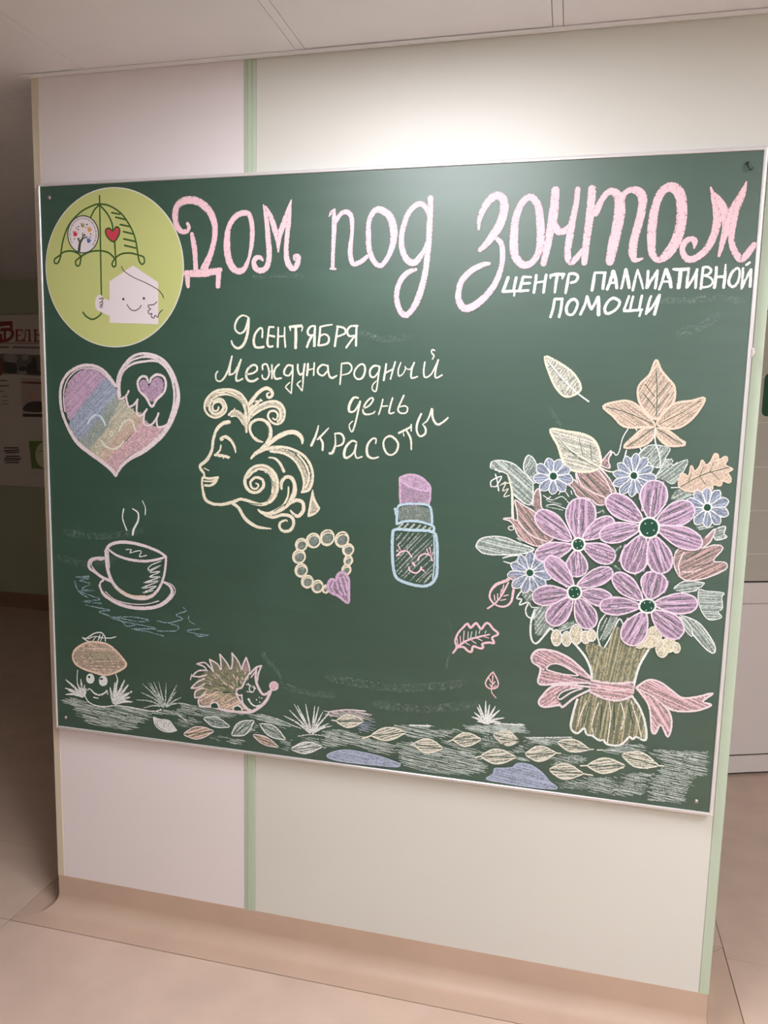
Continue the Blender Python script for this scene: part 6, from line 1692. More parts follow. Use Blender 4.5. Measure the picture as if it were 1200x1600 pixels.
  ('chalk_puddle', 'pale blue chalk mound below the fallen leaves', [
 ('',[
 ('F','B',0.7,0,0,'1311 11 1328 26 1332 43 1347 47 1377 53 1390 65 1410 68 1435 62 1457 48 1475 29 1495 10 1430 6 1362 7'),
 ('H','B',0.85,'-8 5.9 4.5',0,'1311 11 1328 26 1332 43 1347 47 1377 53 1390 65 1410 68 1435 62 1457 48 1475 29 1495 10 1430 6 1362 7'),
 ('L','B',0.85,1,0,'1311.5 11 3.9 1328 26 3.9 1332 43 3.8 1347.5 46.5 3.8 1377.5 52.5 3.8 1390 65 3.8 1410 67.5 3.8 1435 62 3.8 1457.5 47.5 3.8 1475 28.5 3.8 1495.5 10.5 3.7 1429.5 6 3.8 1362.5 7.5 3.8'),
 ]),
]),
  ('chalk_bouquet', 'large chalk bouquet of lilac flowers tied with a pink ribbon', [
 ('leaf',[
 ('F','D',0.341,0,0,'1288 844 1292 859 1315 863 1347 855 1370 836 1393 818 1397 778 1393 755 1373 760 1347 781 1340 804 1331 829 1299 839'),
 ('H','D',0.8,'-40 8.4 4.5',0,'1288 844 1292 859 1315 863 1347 855 1370 836 1393 818 1397 778 1393 755 1373 760 1347 781 1340 804 1331 829 1299 839'),
 ('L','W',0.8,0,0,'1288 844.5 3.4 1291.5 859 3.4 1315.5 863 3.4 1346.5 855.5 3.4 1369.5 836.5 3.4 1393 817.5 3.4 1397.5 778 3.4 1393 755 3.4 1373.5 760 3.4 1347 781.5 3.4 1340.5 804 3.4 1331 829 3.4 1299.5 839 3.4'),
 ]),
 ('leaf',[
 ('F','D',0.275,0,0,'1371 848 1382 879 1402 857 1404 812 1387 820'),
 ('H','D',0.6799999999999999,'60 8.3 4',0,'1371 848 1382 879 1402 857 1404 812 1387 820'),
 ('L','W',0.8,1,0,'1370.5 848 3.4 1381.5 879 3.3 1402 857.5 3.3 1404 812.5 3.4 1387 820 3.4'),
 ]),
 ('leaf',[
 ('F','D',0.37400000000000005,0,0,'1260 641 1270 659 1298 668 1332 667 1364 656 1407 641 1377 628 1326 621 1283 621 1265 632'),
 ('H','D',0.8600000000000001,'-10 8.6 4.6',0,'1260 641 1270 659 1298 668 1332 667 1364 656 1407 641 1377 628 1326 621 1283 621 1265 632'),
 ('L','W',0.8,1,0,'1260 640.5 3.5 1269.5 658.5 3.5 1298 667.5 3.5 1332.5 667 3.4 1364 656 3.4 1407 641.5 3.4 1376.5 627.5 3.4 1325.5 621.5 3.5 1282.5 621.5 3.5 1265 632 3.5'),
 ]),
 ('leaf',[
 ('L','W',0.85,0,0,'1329 613 3.5 1348.5 620 3.4 1371 621.5 3.4 1355 601.5 3.5 1332 604.5 3.5'),
 ]),
 ('leaf',[
 ('L','W',0.85,0,0,'1291.5 796 3.4 1292 810.5 3.4 1317 823 3.4 1309.5 805.5 3.4 1304 796.5 3.4 1291.5 796 3.4'),
 ('L','W',0.85,0,0,'1301.5 828 3.4 1306.5 811 3.4 1311.5 785.5 3.4'),
 ('L','W',0.85,0,0,'1363.5 667.5 3.4 1375 659.5 3.4 1369.5 662 3.4'),
 ]),
 ('stem',[
 ('L','C',0.85,0,0,'1332.5 826.5 3.4 1342 798.5 4.5 1346 775.5 6.2 1350 713 7.4'),
 ('L','C',0.85,0,0,'1315 800 2.8 1329 809 2.8 1321.5 786 2.8 1335.5 792.5 2.8 1325 772 2.8 1339 775.5 2.8'),
 ('L','C',0.85,0,0,'1343 808.5 2.8 1318 803 2.8'),
 ]),
 ('bud',[
 ('L','C',0.85,1,0,'1353.5 692 2.9 1352.5 689 2.9 1349 687 2.9 1345 687 2.9 1341.5 688.5 2.9 1340 691.5 2.9 1341 694.5 2.9 1344.5 696.5 2.9 1348.5 697 2.9 1352 695 2.9'),
 ]),
 ('scribble',[
 ('L','W',0.7,0,0,'1422.5 779.5 2.5 1445 769 2.5 1469 779 2.5 1489 760 2.5'),
 ('L','W',0.7,0,0,'1432 754.5 2.5 1451 758 2.5 1479 748.5 2.5'),
 ('L','W',0.7,0,0,'1441.5 777.5 2.5 1431 768.5 2.5'),
 ('L','W',0.7,0,0,'1460.5 784 2.5 1471 796 2.5 1485.5 779.5 2.5'),
 ('L','W',0.7,0,0,'1490 794 2.5 1493 785.5 2.5'),
 ('L','D',0.5,0,0,'1434 766 3.3 1467.5 759 3.3'),
 ('L','D',0.5,0,0,'1429 751.5 3.4 1473.5 745 3.3'),
 ]),
 ('leaf',[
 ('F','D',0.30250000000000005,0,0,'1641 882 1651 901 1667 913 1690 914 1715 907 1706 882 1715 867 1688 859 1667 874'),
 ('H','D',0.73,'50 7.3 3.7',0,'1641 882 1651 901 1667 913 1690 914 1715 907 1706 882 1715 867 1688 859 1667 874'),
 ('L','W',0.8,0,0,'1641 882.5 2.3 1651 900.5 2.3 1667.5 913 2.3 1690 913.5 2.3 1715.5 907 2.3 1706 882 2.3 1715.5 867.5 2.3 1688 859 2.3 1667 874.5 2.3'),
 ]),
 ('leaf',[
 ('F','D',0.30250000000000005,0,0,'1686 837 1699 861 1706 879 1723 880 1724 868 1756 881 1750 854 1730 824 1712 829'),
 ('H','D',0.73,'42 7.3 3.7',0,'1686 837 1699 861 1706 879 1723 880 1724 868 1756 881 1750 854 1730 824 1712 829'),
 ('L','W',0.8,0,0,'1686.5 836.5 2.3 1699 861 2.3 1706 879 2.3 1723 879.5 2.3 1723.5 867.5 2.3 1756 881 2.3 1749.5 854 2.3 1729.5 823.5 2.3 1712.5 828.5 2.3'),
 ]),
 ('leaf',[
 ('F','D',0.30250000000000005,0,0,'1830 716 1853 726 1851 708 1857 699 1833 692'),
 ('H','D',0.73,'20 6.6 3.2',0,'1830 716 1853 726 1851 708 1857 699 1833 692'),
 ('L','W',0.8,1,0,'1830 715.5 2.6 1852.5 726 2.6 1851 708 2.6 1857.5 699.5 2.6 1833 692 2.6'),
 ]),
 ('leaf',[
 ('F','D',0.30250000000000005,0,0,'1727 785 1731 800 1744 811 1776 799 1754 786'),
 ('H','D',0.73,'30 7.3 3.7',0,'1727 785 1731 800 1744 811 1776 799 1754 786'),
 ]),
 ('leaf',[
 ('F','D',0.275,0,0,'1780 737 1825 724 1798 714 1790 719'),
 ('H','D',0.6799999999999999,'15 6.6 3.2',0,'1780 737 1825 724 1798 714 1790 719'),
 ]),
 ('leaf',[
 ('L','W',0.85,0,0,'1381 532.5 4 1369 511 4.1 1382 509 4 1377 494 4.1 1399 503 4 1393 483.5 4 1398 466 4.1 1412.5 463.5 4 1417.5 485.5 4'),
 ('L','W',0.85,0,0,'1402 502 2.9 1408.5 490.5 2.9 1428 492 2.9'),
 ]),
 ('leaf',[
 ('F','D',0.30250000000000005,0,0,'1420 486 1458 501 1455 465 1472 449 1440 422 1420 424'),
 ('H','D',0.73,'60 7.9 4.1',0,'1420 486 1458 501 1455 465 1472 449 1440 422 1420 424'),
 ]),
 ('leaf',[
 ('L','W',0.85,0,0,'1415.5 485.5 4 1408.5 455 5.2 1408.5 419.5 5.2 1415.5 399.5 5.2 1427 398 5.2 1445.5 423 5.2 1458.5 439 5.2 1470.5 428 5.2 1489.5 439 5.1'),
 ]),
 ('leaf',[
 ('F','D',0.275,0,0,'1381 532 1403 540 1413 514 1393 507'),
 ('H','D',0.6799999999999999,'60 7.3 3.7',0,'1381 532 1403 540 1413 514 1393 507'),
 ]),
 ('leaf',[
 ('F','D',0.275,0,0,'1478 444 1516 465 1511 447 1490 436'),
 ('H','D',0.6799999999999999,'30 7.2 3.6',0,'1478 444 1516 465 1511 447 1490 436'),
 ]),
 ('leaf',[
 ('F','D',0.396,0,0,'1805 567 1820 565 1861 564 1857 553 1861 526 1852 516 1861 503 1834 494 1816 513 1805 543'),
 ('H','D',0.8999999999999999,'2 6 3',0,'1805 567 1820 565 1861 564 1857 553 1861 526 1852 516 1861 503 1834 494 1816 513 1805 543'),
 ('L','W',0.8,1,0,'1805 567 2.3 1820.5 565.5 2.3 1860.5 564 2.3 1857.5 553 2.3 1861 526 2.3 1852 516 2.3 1861 503 2.3 1834 494.5 2.3 1815.5 513 2.3 1805 542.5 2.3'),
 ]),
 ('leaf',[
 ('F','D',0.275,0,0,'1747 566 1768 586 1810 586 1814 580 1792 563 1765 558'),
 ('H','D',0.6799999999999999,'15 6.7 3.3',0,'1747 566 1768 586 1810 586 1814 580 1792 563 1765 558'),
 ('L','W',0.8,0,0,'1747 565.5 2.4 1768.5 585.5 2.3 1810.5 586 2.3 1813.5 580 2.3 1792.5 563 2.3 1764.5 558 2.4'),
 ]),
 ('leaf',[
 ('F','D',0.33,0,0,'1766 499 1806 487 1834 459 1851 430 1850 413 1831 422 1800 453 1776 479'),
 ('H','D',0.78,'-50 7.5 3.8',0,'1766 499 1806 487 1834 459 1851 430 1850 413 1831 422 1800 453 1776 479'),
 ('L','W',0.8,1,0,'1766 499.5 3.6 1806.5 487.5 3.5 1833.5 459 3.5 1851 430 3.5 1849.5 412.5 3.5 1831 421.5 3.5 1800.5 453 3.5 1776 478.5 3.6'),
 ]),
 ('leaf',[
 ('F','D',0.275,0,0,'1769 497 1793 474 1798 450 1779 466'),
 ('H','D',0.6799999999999999,'-55 6.8 3.3',0,'1769 497 1793 474 1798 450 1779 466'),
 ('L','W',0.8,1,0,'1769 496.5 2.4 1793 474 2.4 1797.5 449.5 2.4 1779.5 466.5 2.4'),
 ]),
 ('leaf',[
 ('F','D',0.4,0,0,'1587 424 1602 476 1622 484 1599 431'),
 ('H','D',0.55,'70 7.4 4.9',0,'1581 420 1585 462 1601 485 1622 484 1599 431'),
 ('L','W',0.85,0,0,'1592 490.5 3.7 1578.5 467.5 3.7 1573.5 441.5 3.7 1577 419.5 3.7 1589 398 3.7 1604.5 428.5 3.7 1620 471 3.7 1627 478 3.6 1635 463 3.7'),
 ]),
 ('stem_bundle',[
 ('F','T',0.3,0,0,'1545 410 1574 408 1599 404 1613 456 1638 449 1648 411 1673 417 1697 409 1677 351 1667 318 1621 312 1571 313 1560 362'),
 ('H','T',0.78,'82 9.4 5.6',0,'1545 410 1574 408 1599 404 1613 456 1638 449 1648 411 1673 417 1697 409 1677 351 1667 318 1621 312 1571 313 1560 362'),
 ('H','T',0.6,'-75 7.8 4.3',0,'1549 405 1592 396 1609 317 1571 318 1560 362'),
 ('H','T',0.6,'72 7.7 4.3',0,'1632 409 1693 410 1673 351 1662 319 1630 315'),
 ('L','W',0.85,0,0,'1517.5 407 6.1 1547 374 6.1 1563.5 339.5 6.1 1567 313 6.1'),
 ('L','W',0.85,0,0,'1699.5 409 5.9 1680 365 5.9 1672 328.5 6 1667.5 290 6'),
 ]),
 ('stem_bundle',[
 ('F','T',0.3,0,0,'1536 260 1565 279 1599 267 1641 267 1665 281 1692 246 1704 207 1707 173 1684 177 1656 155 1619 148 1580 164 1553 179 1533 167 1523 189 1529 236'),
 ('H','T',0.8,'84 10.5 6.1',0,'1536 260 1565 279 1599 267 1641 267 1665 281 1692 246 1704 207 1707 173 1684 177 1656 155 1619 148 1580 164 1553 179 1533 167 1523 189 1529 236'),
 ('L','W',0.85,0,0,'1534 259.5 5.7 1524 212.5 5.8 1522.5 180 5.8 1539 168 5.8 1555 184 5.7 1562.5 168.5 5.7 1577.5 166 5.7 1593 156.5 5.7 1605.5 158 5.7 1614.5 148 5.7 1643.5 149 5.7 1659.5 165 5.7 1667 175 5.6 1676 169.5 5.6 1683.5 177 5.6 1706.5 171 5.6 1704.5 207 5.6 1689.5 250 5.6 1666.5 283.5 5.6'),
 ('L','C',0.7,0,0,'1557.5 257.5 3.5 1543 214.5 3.5 1540 186.5 3.5'),
 ('L','C',0.7,0,0,'1587 256.5 3.5 1573.5 200 3.5 1579.5 168.5 3.5'),
 ('L','C',0.7,0,0,'1612 263.5 3.5 1618.5 223.5 3.5 1614.5 150 3.5'),
 ('L','C',0.7,0,0,'1641 262.5 3.5 1651.5 227.5 3.5 1645.5 190.5 3.5'),
 ('L','C',0.7,0,0,'1665.5 270 3.4 1685.5 213.5 3.4 1696 178.5 3.5'),
 ('L','K',0.8,0,0,'1564 253.5 2.6 1554.5 197.5 2.6'),
 ('L','K',0.8,0,0,'1624.5 260.5 2.6 1629 188.5 2.6'),
 ('L','K',0.8,0,0,'1657.5 264.5 2.6 1673 212 2.6'),
 ('L','K',0.8,0,0,'1596 248 2.6 1595.5 184.5 2.6'),
 ]),
 ('ribbon',[
 ('F','P',0.42,0,0,'1567 313 1617 309 1667 317 1667 283 1641 269 1599 269 1565 281'),
 ('H','P',0.8,'-3 8.2 4.8',0,'1567 313 1617 309 1667 317 1667 283 1641 269 1599 269 1565 281'),
 ('L','Q',0.85,0,0,'1567 313 5.7 1617.5 310.5 5.6 1666.5 318.5 5.6'),
 ('L','Q',0.85,0,0,'1564.5 283 5.7 1599 269 5.6 1636.5 267.5 5.6 1666.5 282.5 5.6'),
 ('L','Q',0.85,0,0,'1572 304.5 3.5 1614.5 291 3.5 1659.5 300.5 3.4'),
 ('F','P',0.42,0,0,'1415 361 1431 378 1470 380 1509 366 1563 317 1528 325 1498 342 1476 349 1455 342 1447 325 1436 333'),
 ('H','P',0.8,'-25 8.4 4.8',0,'1415 361 1431 378 1470 380 1509 366 1563 317 1528 325 1498 342 1476 349 1455 342 1447 325 1436 333'),
 ('F','P',0.42,0,0,'1439 322 1469 325 1512 318 1563 310 1504 299 1440 292'),
 ('H','P',0.8,'-5 8.4 4.9',0,'1439 322 1469 325 1512 318 1563 310 1504 299 1440 292'),
 ('F','P',0.42,0,0,'1442 244 1462 283 1513 293 1556 294 1513 287 1488 273 1481 256 1495 239 1452 232'),
 ('H','P',0.8,'40 8.4 4.9',0,'1442 244 1462 283 1513 293 1556 294 1513 287 1488 273 1481 256 1495 239 1452 232'),
 ('L','Q',0.85,0,0,'1567 315 5.7 1544.5 337.5 5.7 1509 365.5 5.7 1470 380 5.7 1431.5 380.5 5.8 1415 363 5.8 1418 345 5.8 1438 331 5.8 1433.5 294 5.8 1453 289 5.8 1504 299.5 5.7 1563.5 305.5 5.7'),
 ('L','Q',0.85,0,0,'1564 294.5 5.7 1513 295.5 5.7 1470.5 286.5 5.8 1446 258.5 5.8 1438 239 5.8 1452 229 5.8 1490.5 238.5 5.8 1499 234.5 5.8 1527.5 263 5.7 1564.5 287.5 5.7'),
 ('L','Q',0.85,1,0,'1453 332.5 4.4 1463.5 345 4.4 1484.5 347.5 4.4 1511 336.5 4.4 1533 323 4.4 1499 321.5 4.4 1464 327 4.4'),
 ('L','Q',0.85,1,0,'1485 258.5 4.4 1497 275.5 4.4 1526 288 4.4 1547 290.5 4.4 1518.5 276 4.4 1493.5 255 4.4'),
 ('F','P',0.42,0,0,'1675 307 1703 328 1731 326 1761 307 1786 292 1821 299 1854 311 1834 289 1854 280 1820 263 1776 256 1752 262 1731 273 1692 300'),
 ('H','P',0.8,'-22 8 4.6',0,'1675 307 1703 328 1731 326 1761 307 1786 292 1821 299 1854 311 1834 289 1854 280 1820 263 1776 256 1752 262 1731 273 1692 300'),
 ('F','P',0.42,0,0,'1676 302 1705 288 1739 274 1761 245 1765 219 1759 187 1741 216 1728 192 1719 200 1712 253'),
 ('H','P',0.8,'-55 8.1 4.7',0,'1676 302 1705 288 1739 274 1761 245 1765 219 1759 187 1741 216 1728 192 1719 200 1712 253'),
 ('L','Q',0.85,0,0,'1675.5 306.5 5.1 1702.5 328.5 5.1 1731 326 5.1 1760.5 307 5 1786 291.5 5 1821 298.5 5 1855.5 311 5 1834 288 5 1854 280.5 5 1820 262 5 1776 256 5.1 1751.5 262 5.1'),
 ('L','Q',0.85,0,0,'1675.5 304.5 5.1 1700 278 5.1 1712.5 248.5 5.1 1719 199.5 5.1 1728 191.5 5.1 1740.5 216 5.1 1758.5 186.5 5.1 1765.5 219 5.1 1758.5 249.5 5.1 1739 271.5 5.1'),
 ('L','Q',0.85,0,0,'1680 303 3.4 1713.5 288.5 3.4 1739 271.5 3.4'),
 ]),
 ('tulip',[
 ('F','R',0.36300000000000004,0,0,'1353 765 1376 752 1408 733 1455 682 1423 651 1389 657 1366 673 1348 707 1326 714 1344 718 1361 713 1359 742'),
 ('H','R',0.8400000000000001,'-50 9.1 5',0,'1353 765 1376 752 1408 733 1455 682 1423 651 1389 657 1366 673 1348 707 1326 714 1344 718 1361 713 1359 742'),
 ('L','Q',0.8,1,0,'1353.5 764.5 3.7 1376.5 751.5 3.7 1408 733 3.7 1455 681.5 3.6 1423 651 3.7 1389 657.5 3.7 1366 673.5 3.7 1347.5 707 3.7 1326 714.5 3.7 1344 718 3.7 1361.5 713.5 3.7 1358.5 742 3.7'),
 ]),
 ('tulip',[
 ('F','R',0.5,0,0,'1399 755 1402 781 1410 796 1417 773 1421 745 1411 733'),
 ('L','Q',0.85,0,0,'1398.5 752.5 3.7 1400 781 3.6 1410 796 3.6 1416.5 779 3.6 1419.5 751 3.6 1427 742.5 3.6'),
 ('L','Q',0.85,0,0,'1362.5 713.5 3.4 1376.5 694 3.4 1405.5 673 3.4 1436.5 663.5 3.4'),
 ('L','K',0.8,0,0,'1383 732 2 1404 704.5 2 1430 677.5 2'),
 ('L','K',0.8,0,0,'1378.5 708.5 2 1399 687 2'),
 ]),
 ('tulip',[
 ('F','R',0.341,0,0,'1470 817 1494 823 1505 814 1500 842 1525 848 1551 854 1568 842 1586 818 1597 791 1574 781 1572 764 1554 763 1537 777 1507 781 1492 802'),
 ('H','R',0.8,'-40 8.8 4.4',0,'1470 817 1494 823 1505 814 1500 842 1525 848 1551 854 1568 842 1586 818 1597 791 1574 781 1572 764 1554 763 1537 777 1507 781 1492 802'),
 ('L','Q',0.8,1,0,'1470 817 3.6 1494 823.5 3.6 1505 814 3.6 1499.5 842 3.6 1525 848.5 3.5 1551 853.5 3.5 1568 842 3.5 1586.5 818 3.5 1597.5 790.5 3.5 1574 781 3.5 1572.5 764.5 3.5 1553.5 763.5 3.6 1537 776.5 3.6 1507 780.5 3.6 1492.5 802.5 3.6'),
 ]),
 ('tulip',[
 ('L','Q',0.85,0,0,'1501 839 3.3 1513.5 811.5 3.3 1536 796 3.3 1574 781 3.3'),
 ('L','Q',0.85,0,0,'1548.5 852 3.3 1571.5 825.5 3.2 1586.5 795.5 3.2'),
 ('L','K',0.8,0,0,'1512.5 828.5 1.9 1535.5 804.5 1.9'),
 ('L','K',0.8,0,0,'1525.5 837.5 1.9 1551 808 1.9 1573.5 789.5 1.9'),
 ('L','K',0.8,0,0,'1505.5 806 1.9 1525.5 787 1.9'),
 ]),
 ('tulip',[
 ('F','R',0.36300000000000004,0,0,'1742 638 1749 663 1773 673 1807 671 1834 680 1851 672 1831 641 1859 638 1860 622 1818 598 1779 589 1759 596 1746 617'),
 ('H','R',0.8400000000000001,'32 8 4.2',0,'1742 638 1749 663 1773 673 1807 671 1834 680 1851 672 1831 641 1859 638 1860 622 1818 598 1779 589 1759 596 1746 617'),
 ('L','Q',0.8,1,0,'1742 638 3.5 1749 662.5 3.5 1773.5 673 3.5 1807 671 3.5 1834 680 3.4 1851 672 3.4 1831.5 641 3.5 1859 638.5 3.4 1860.5 622 3.4 1818 597.5 3.5 1779.5 588.5 3.5 1759 596.5 3.5 1746.5 616.5 3.5'),
 ]),
 ('tulip',[
 ('F','R',0.6,0,0,'1805 693 1830 719 1822 688 1807 675'),
 ('L','Q',0.85,0,0,'1807 672.5 3.5 1822.5 688.5 3.4 1830 719 3.4 1811 696.5 3.5'),
 ('L','Q',0.85,0,0,'1758.5 602.5 3.5 1754 626.5 3.5 1763.5 657.5 3.5'),
 ('L','Q',0.85,0,0,'1764 609 2.9 1786.5 610.5 2.9 1805.5 619.5 2.9'),
 ('L','K',0.8,0,0,'1770 639.5 2 1797 659.5 2'),
 ('L','K',0.8,0,0,'1792.5 641 2 1821.5 661.5 2'),
 ('L','K',0.8,0,0,'1788 622.5 2 1826.5 634.5 2'),
 ]),
 ('tulip',[
 ('F','R',0.30250000000000005,0,0,'1559 867 1580 898 1575 874 1580 855 1562 858'),
 ('H','R',0.73,'45 7.5 3.8',0,'1559 867 1580 898 1575 874 1580 855 1562 858'),
 ('L','Q',0.8,1,0,'1558.5 867.5 3.3 1580 898 3.2 1575 874 3.2 1579.5 854.5 3.2 1562 858.5 3.3'),
 ]),
 ('leaf',[
 ('F','C',0.5,0,0,'1432 944 1471 941 1514 935 1541 918 1554 887 1556 861 1538 845 1492 845 1467 868 1452 907'),
 ('H','C',0.7,'-14 7 4.7',0,'1432 944 1471 941 1514 935 1541 918 1554 887 1556 861 1538 845 1492 845 1467 868 1452 907'),
 ('H','W',0.5,'70 15.5 3.1',0,'1432 944 1471 941 1514 935 1541 918 1554 887 1556 861 1538 845 1492 845 1467 868 1452 907'),
 ('L','Y',0.85,1,0,'1432 944 6.3 1471 941 6.2 1513.5 934.5 6.2 1541 918 6.2 1554 887 6.2 1556.5 861.5 6.2 1537.5 845 6.2 1491.5 845 6.3 1467 868 6.3 1451.5 907 6.3'),
 ('L','C',0.85,0,0,'1444.5 930.5 3.9 1489 892.5 3.9 1556 855.5 3.9'),
 ('L','C',0.85,0,0,'1556 855.5 3.9 1575.5 846.5 3.9 1596.5 845.5 3.8'),
 ('L','K',0.8,0,0,'1452.5 923 1.6 1497.5 881 1.6 1552.5 853.5 1.5'),
 ('L','K',0.8,0,0,'1465.5 899.5 1.6 1497 885 1.6'),
 ('L','K',0.8,0,0,'1478 880 1.6 1517 870 1.6'),
 ('L','K',0.8,0,0,'1502.5 924.5 1.5 1512.5 885.5 1.6'),
 ('L','K',0.8,0,0,'1530 913.5 1.5 1536 870.5 1.5'),
 ]),
 ('leaf',[
 ('F','A',0.5,0,0,'1670 1116 1657 1082 1637 1059 1633 1036 1644 1006 1677 976 1699 999 1716 1018 1715 1052 1698 1075 1682 1093'),
 ('H','A',0.8,'60 6.3 4.1',0,'1670 1116 1657 1082 1637 1059 1633 1036 1644 1006 1677 976 1699 999 1716 1018 1715 1052 1698 1075 1682 1093'),
 ('L','A',0.85,1,0,'1669.5 1115.5 5.5 1657.5 1081.5 5.6 1637 1058.5 5.6 1633 1036 5.6 1644 1005.5 5.6 1677 976 5.6 1699 999 5.6 1716 1018.5 5.5 1715.5 1052.5 5.5 1697.5 1074.5 5.5 1682 1093 5.5'),
 ('F','A',0.5,0,0,'1555 1004 1588 1016 1618 1016 1645 998 1678 961 1651 956 1606 957 1579 981'),
 ('H','A',0.8,'-35 6.4 4.1',0,'1555 1004 1588 1016 1618 1016 1645 998 1678 961 1651 956 1606 957 1579 981'),
 ('L','A',0.85,1,0,'1555 1003.5 5.7 1588 1016 5.7 1617.5 1016.5 5.6 1644.5 998 5.6 1678 960.5 5.6 1651 956 5.6 1606.5 956.5 5.7 1579 981 5.7'),
 ('F','A',0.5,0,0,'1785 1027 1755 1021 1720 1015 1696 992 1681 964 1713 954 1741 962 1768 989'),
 ('H','A',0.8,'35 6.3 4.1',0,'1785 1027 1755 1021 1720 1015 1696 992 1681 964 1713 954 1741 962 1768 989'),
 ('L','A',0.85,1,0,'1785 1027.5 5.5 1755 1021 5.5 1720 1014.5 5.5 1696 991.5 5.6 1681.5 964.5 5.6 1713 954 5.6 1741.5 962.5 5.5 1768 989.5 5.5'),
 ('F','A',0.5,0,0,'1678 955 1651 952 1630 932 1609 906 1646 910 1671 926'),
 ('H','A',0.8,'45 6.4 4.1',0,'1678 955 1651 952 1630 932 1609 906 1646 910 1671 926'),
 ('L','A',0.85,1,0,'1678.5 955 5.6 1651 952 5.6 1630 932.5 5.7 1609.5 906.5 5.7 1646.5 909.5 5.7 1671 926 5.6'),
 ('F','A',0.5,0,0,'1680 953 1706 950 1733 932 1748 917 1712 914 1689 930'),
 ('H','A',0.8,'-40 6.3 4.1',0,'1680 953 1706 950 1733 932 1748 917 1712 914 1689 930'),
 ('L','A',0.85,1,0,'1680.5 953 5.6 1706 950 5.6 1732.5 931.5 5.6 1748 917 5.6 1712 913.5 5.6 1689 930 5.6'),
 ('L','K',0.9,0,0,'1671 1093 1.8 1676.5 1044 1.9 1679 983.5 1.9'),
 ('L','K',0.9,0,0,'1562.5 1002 1.9 1612 989.5 1.9 1672.5 964 1.9'),
 ('L','K',0.9,0,0,'1776.5 1021.5 1.8 1736 992.5 1.8 1687 964.5 1.9'),
 ('L','K',0.9,0,0,'1617 908.5 1.9 1648.5 933 1.9 1676.5 955 1.9'),
 ('L','K',0.9,0,0,'1741 918.5 1.9 1710.5 936.5 1.9 1682.5 953 1.9'),
 ('L','K',0.9,0,0,'1648 1059 1.9 1672 1029 1.9'),
 ('L','K',0.9,0,0,'1699 1059.5 1.8 1679 1029 1.9'),
 ('L','K',0.9,0,0,'1646 1036 1.9 1675.5 1002.5 1.9'),
 ('L','K',0.9,0,0,'1704 1037 1.8 1681 1002.5 1.9'),
 ('L','W',0.85,0,0,'1678.5 953 3.4 1680.5 922.5 3.4 1692 892 3.4 1695.5 865 3.4 1686.5 860.5 3.4'),
 ('L','W',0.85,0,0,'1616 951 2.6 1604.5 927.5 2.7 1599 896.5 2.7 1592 886.5 2.7 1584 894 2.7 1579 884 2.7'),
 ('L','W',0.85,0,0,'1615.5 899 3.4 1611.5 877.5 3.4'),
 ('L','W',0.85,0,0,'1634.5 951.5 3.4 1636 948 3.4'),
 ('L','W',0.85,0,0,'1646.5 905.5 3.4 1651 898 3.4'),
 ]),
 ('leaf',[
 ('F','A',0.75,0,0,'1741 818 1742 842 1750 848 1762 843 1765 868 1775 855 1785 867 1789 882 1800 871 1808 880 1815 898 1824 895 1826 883 1840 893 1845 884 1842 872 1859 863 1848 855 1856 841 1853 831 1839 834 1834 822 1818 825 1816 813 1797 809 1789 801 1775 805 1759 807'),
 ('H','A',0.7,'35 5.1 3.7',0,'1741 818 1742 842 1750 848 1762 843 1765 868 1775 855 1785 867 1789 882 1800 871 1808 880 1815 898 1824 895 1826 883 1840 893 1845 884 1842 872 1859 863 1848 855 1856 841 1853 831 1839 834 1834 822 1818 825 1816 813 1797 809 1789 801 1775 805 1759 807'),
 ('L','A',0.85,1,0,'1741 818 3.7 1742 842 3.7 1750 848 3.7 1761.5 842.5 3.7 1765.5 868 3.7 1774.5 855 3.7 1784.5 867 3.7 1789 882 3.7 1799.5 870.5 3.7 1808.5 880 3.7 1815.5 897.5 3.7 1823.5 895 3.7 1826 883.5 3.7 1840 892.5 3.6 1845 884 3.6 1841.5 872.5 3.6 1858.5 863 3.6 1848.5 855 3.7 1856 841 3.7 1853 830.5 3.7 1839 834.5 3.7 1834.5 822.5 3.7 1818 824.5 3.7 1816 812.5 3.7 1797 809 3.7 1789.5 801 3.7 1775.5 805 3.7 1758.5 807 3.7'),
 ('L','K',0.85,0,0,'1744 814.5 2 1762.5 828 2 1786.5 843.5 2 1813 855 2 1850 867 2'),
 ('L','K',0.8,0,0,'1762.5 828 1.4 1766.5 849 1.4'),
 ('L','K',0.8,0,0,'1786.5 843.5 1.4 1793 864.5 1.4'),
 ('L','K',0.8,0,0,'1807.5 853.5 1.4 1814.5 874 1.4'),
 ('L','K',0.8,0,0,'1786.5 842.5 1.4 1801.5 824 1.4'),
 ('L','K',0.8,0,0,'1813 853.5 1.4 1830.5 837 1.4'),
 ('L','W',0.85,0,0,'1724.5 813 2.6 1744 814.5 2.6'),
 ]),
 ('flower',[
 ('F','B',0.42,0,0,'1456 825 1471 814 1483 811 1494 820 1485 834 1473 834 1457 829'),
 ('H','B',0.8,'-11.5 7.2 3.9',0,'1456 825 1471 814 1483 811 1494 820 1485 834 1473 834 1457 829'),
 ('L','W',0.8,0,0,'1456 825 2.5 1471 814.5 2.5 1483 811 2.5 1493.5 820 2.5 1485.5 834.5 2.5 1473 834 2.5 1456.5 829.5 2.5'),
 ('F','B',0.42,0,0,'1451 819 1455 803 1462 793 1475 793 1477 808 1468 816 1454 822'),
 ('H','B',0.8,'-51.5 7.3 3.9',0,'1451 819 1455 803 1462 793 1475 793 1477 808 1468 816 1454 822'),
 ('L','W',0.8,0,0,'1451 818.5 2.5 1455.5 802.5 2.5 1462 792.5 2.5 1475 792.5 2.5 1477.5 808 2.5 1468.5 815.5 2.5 1454.5 821.5 2.5'),
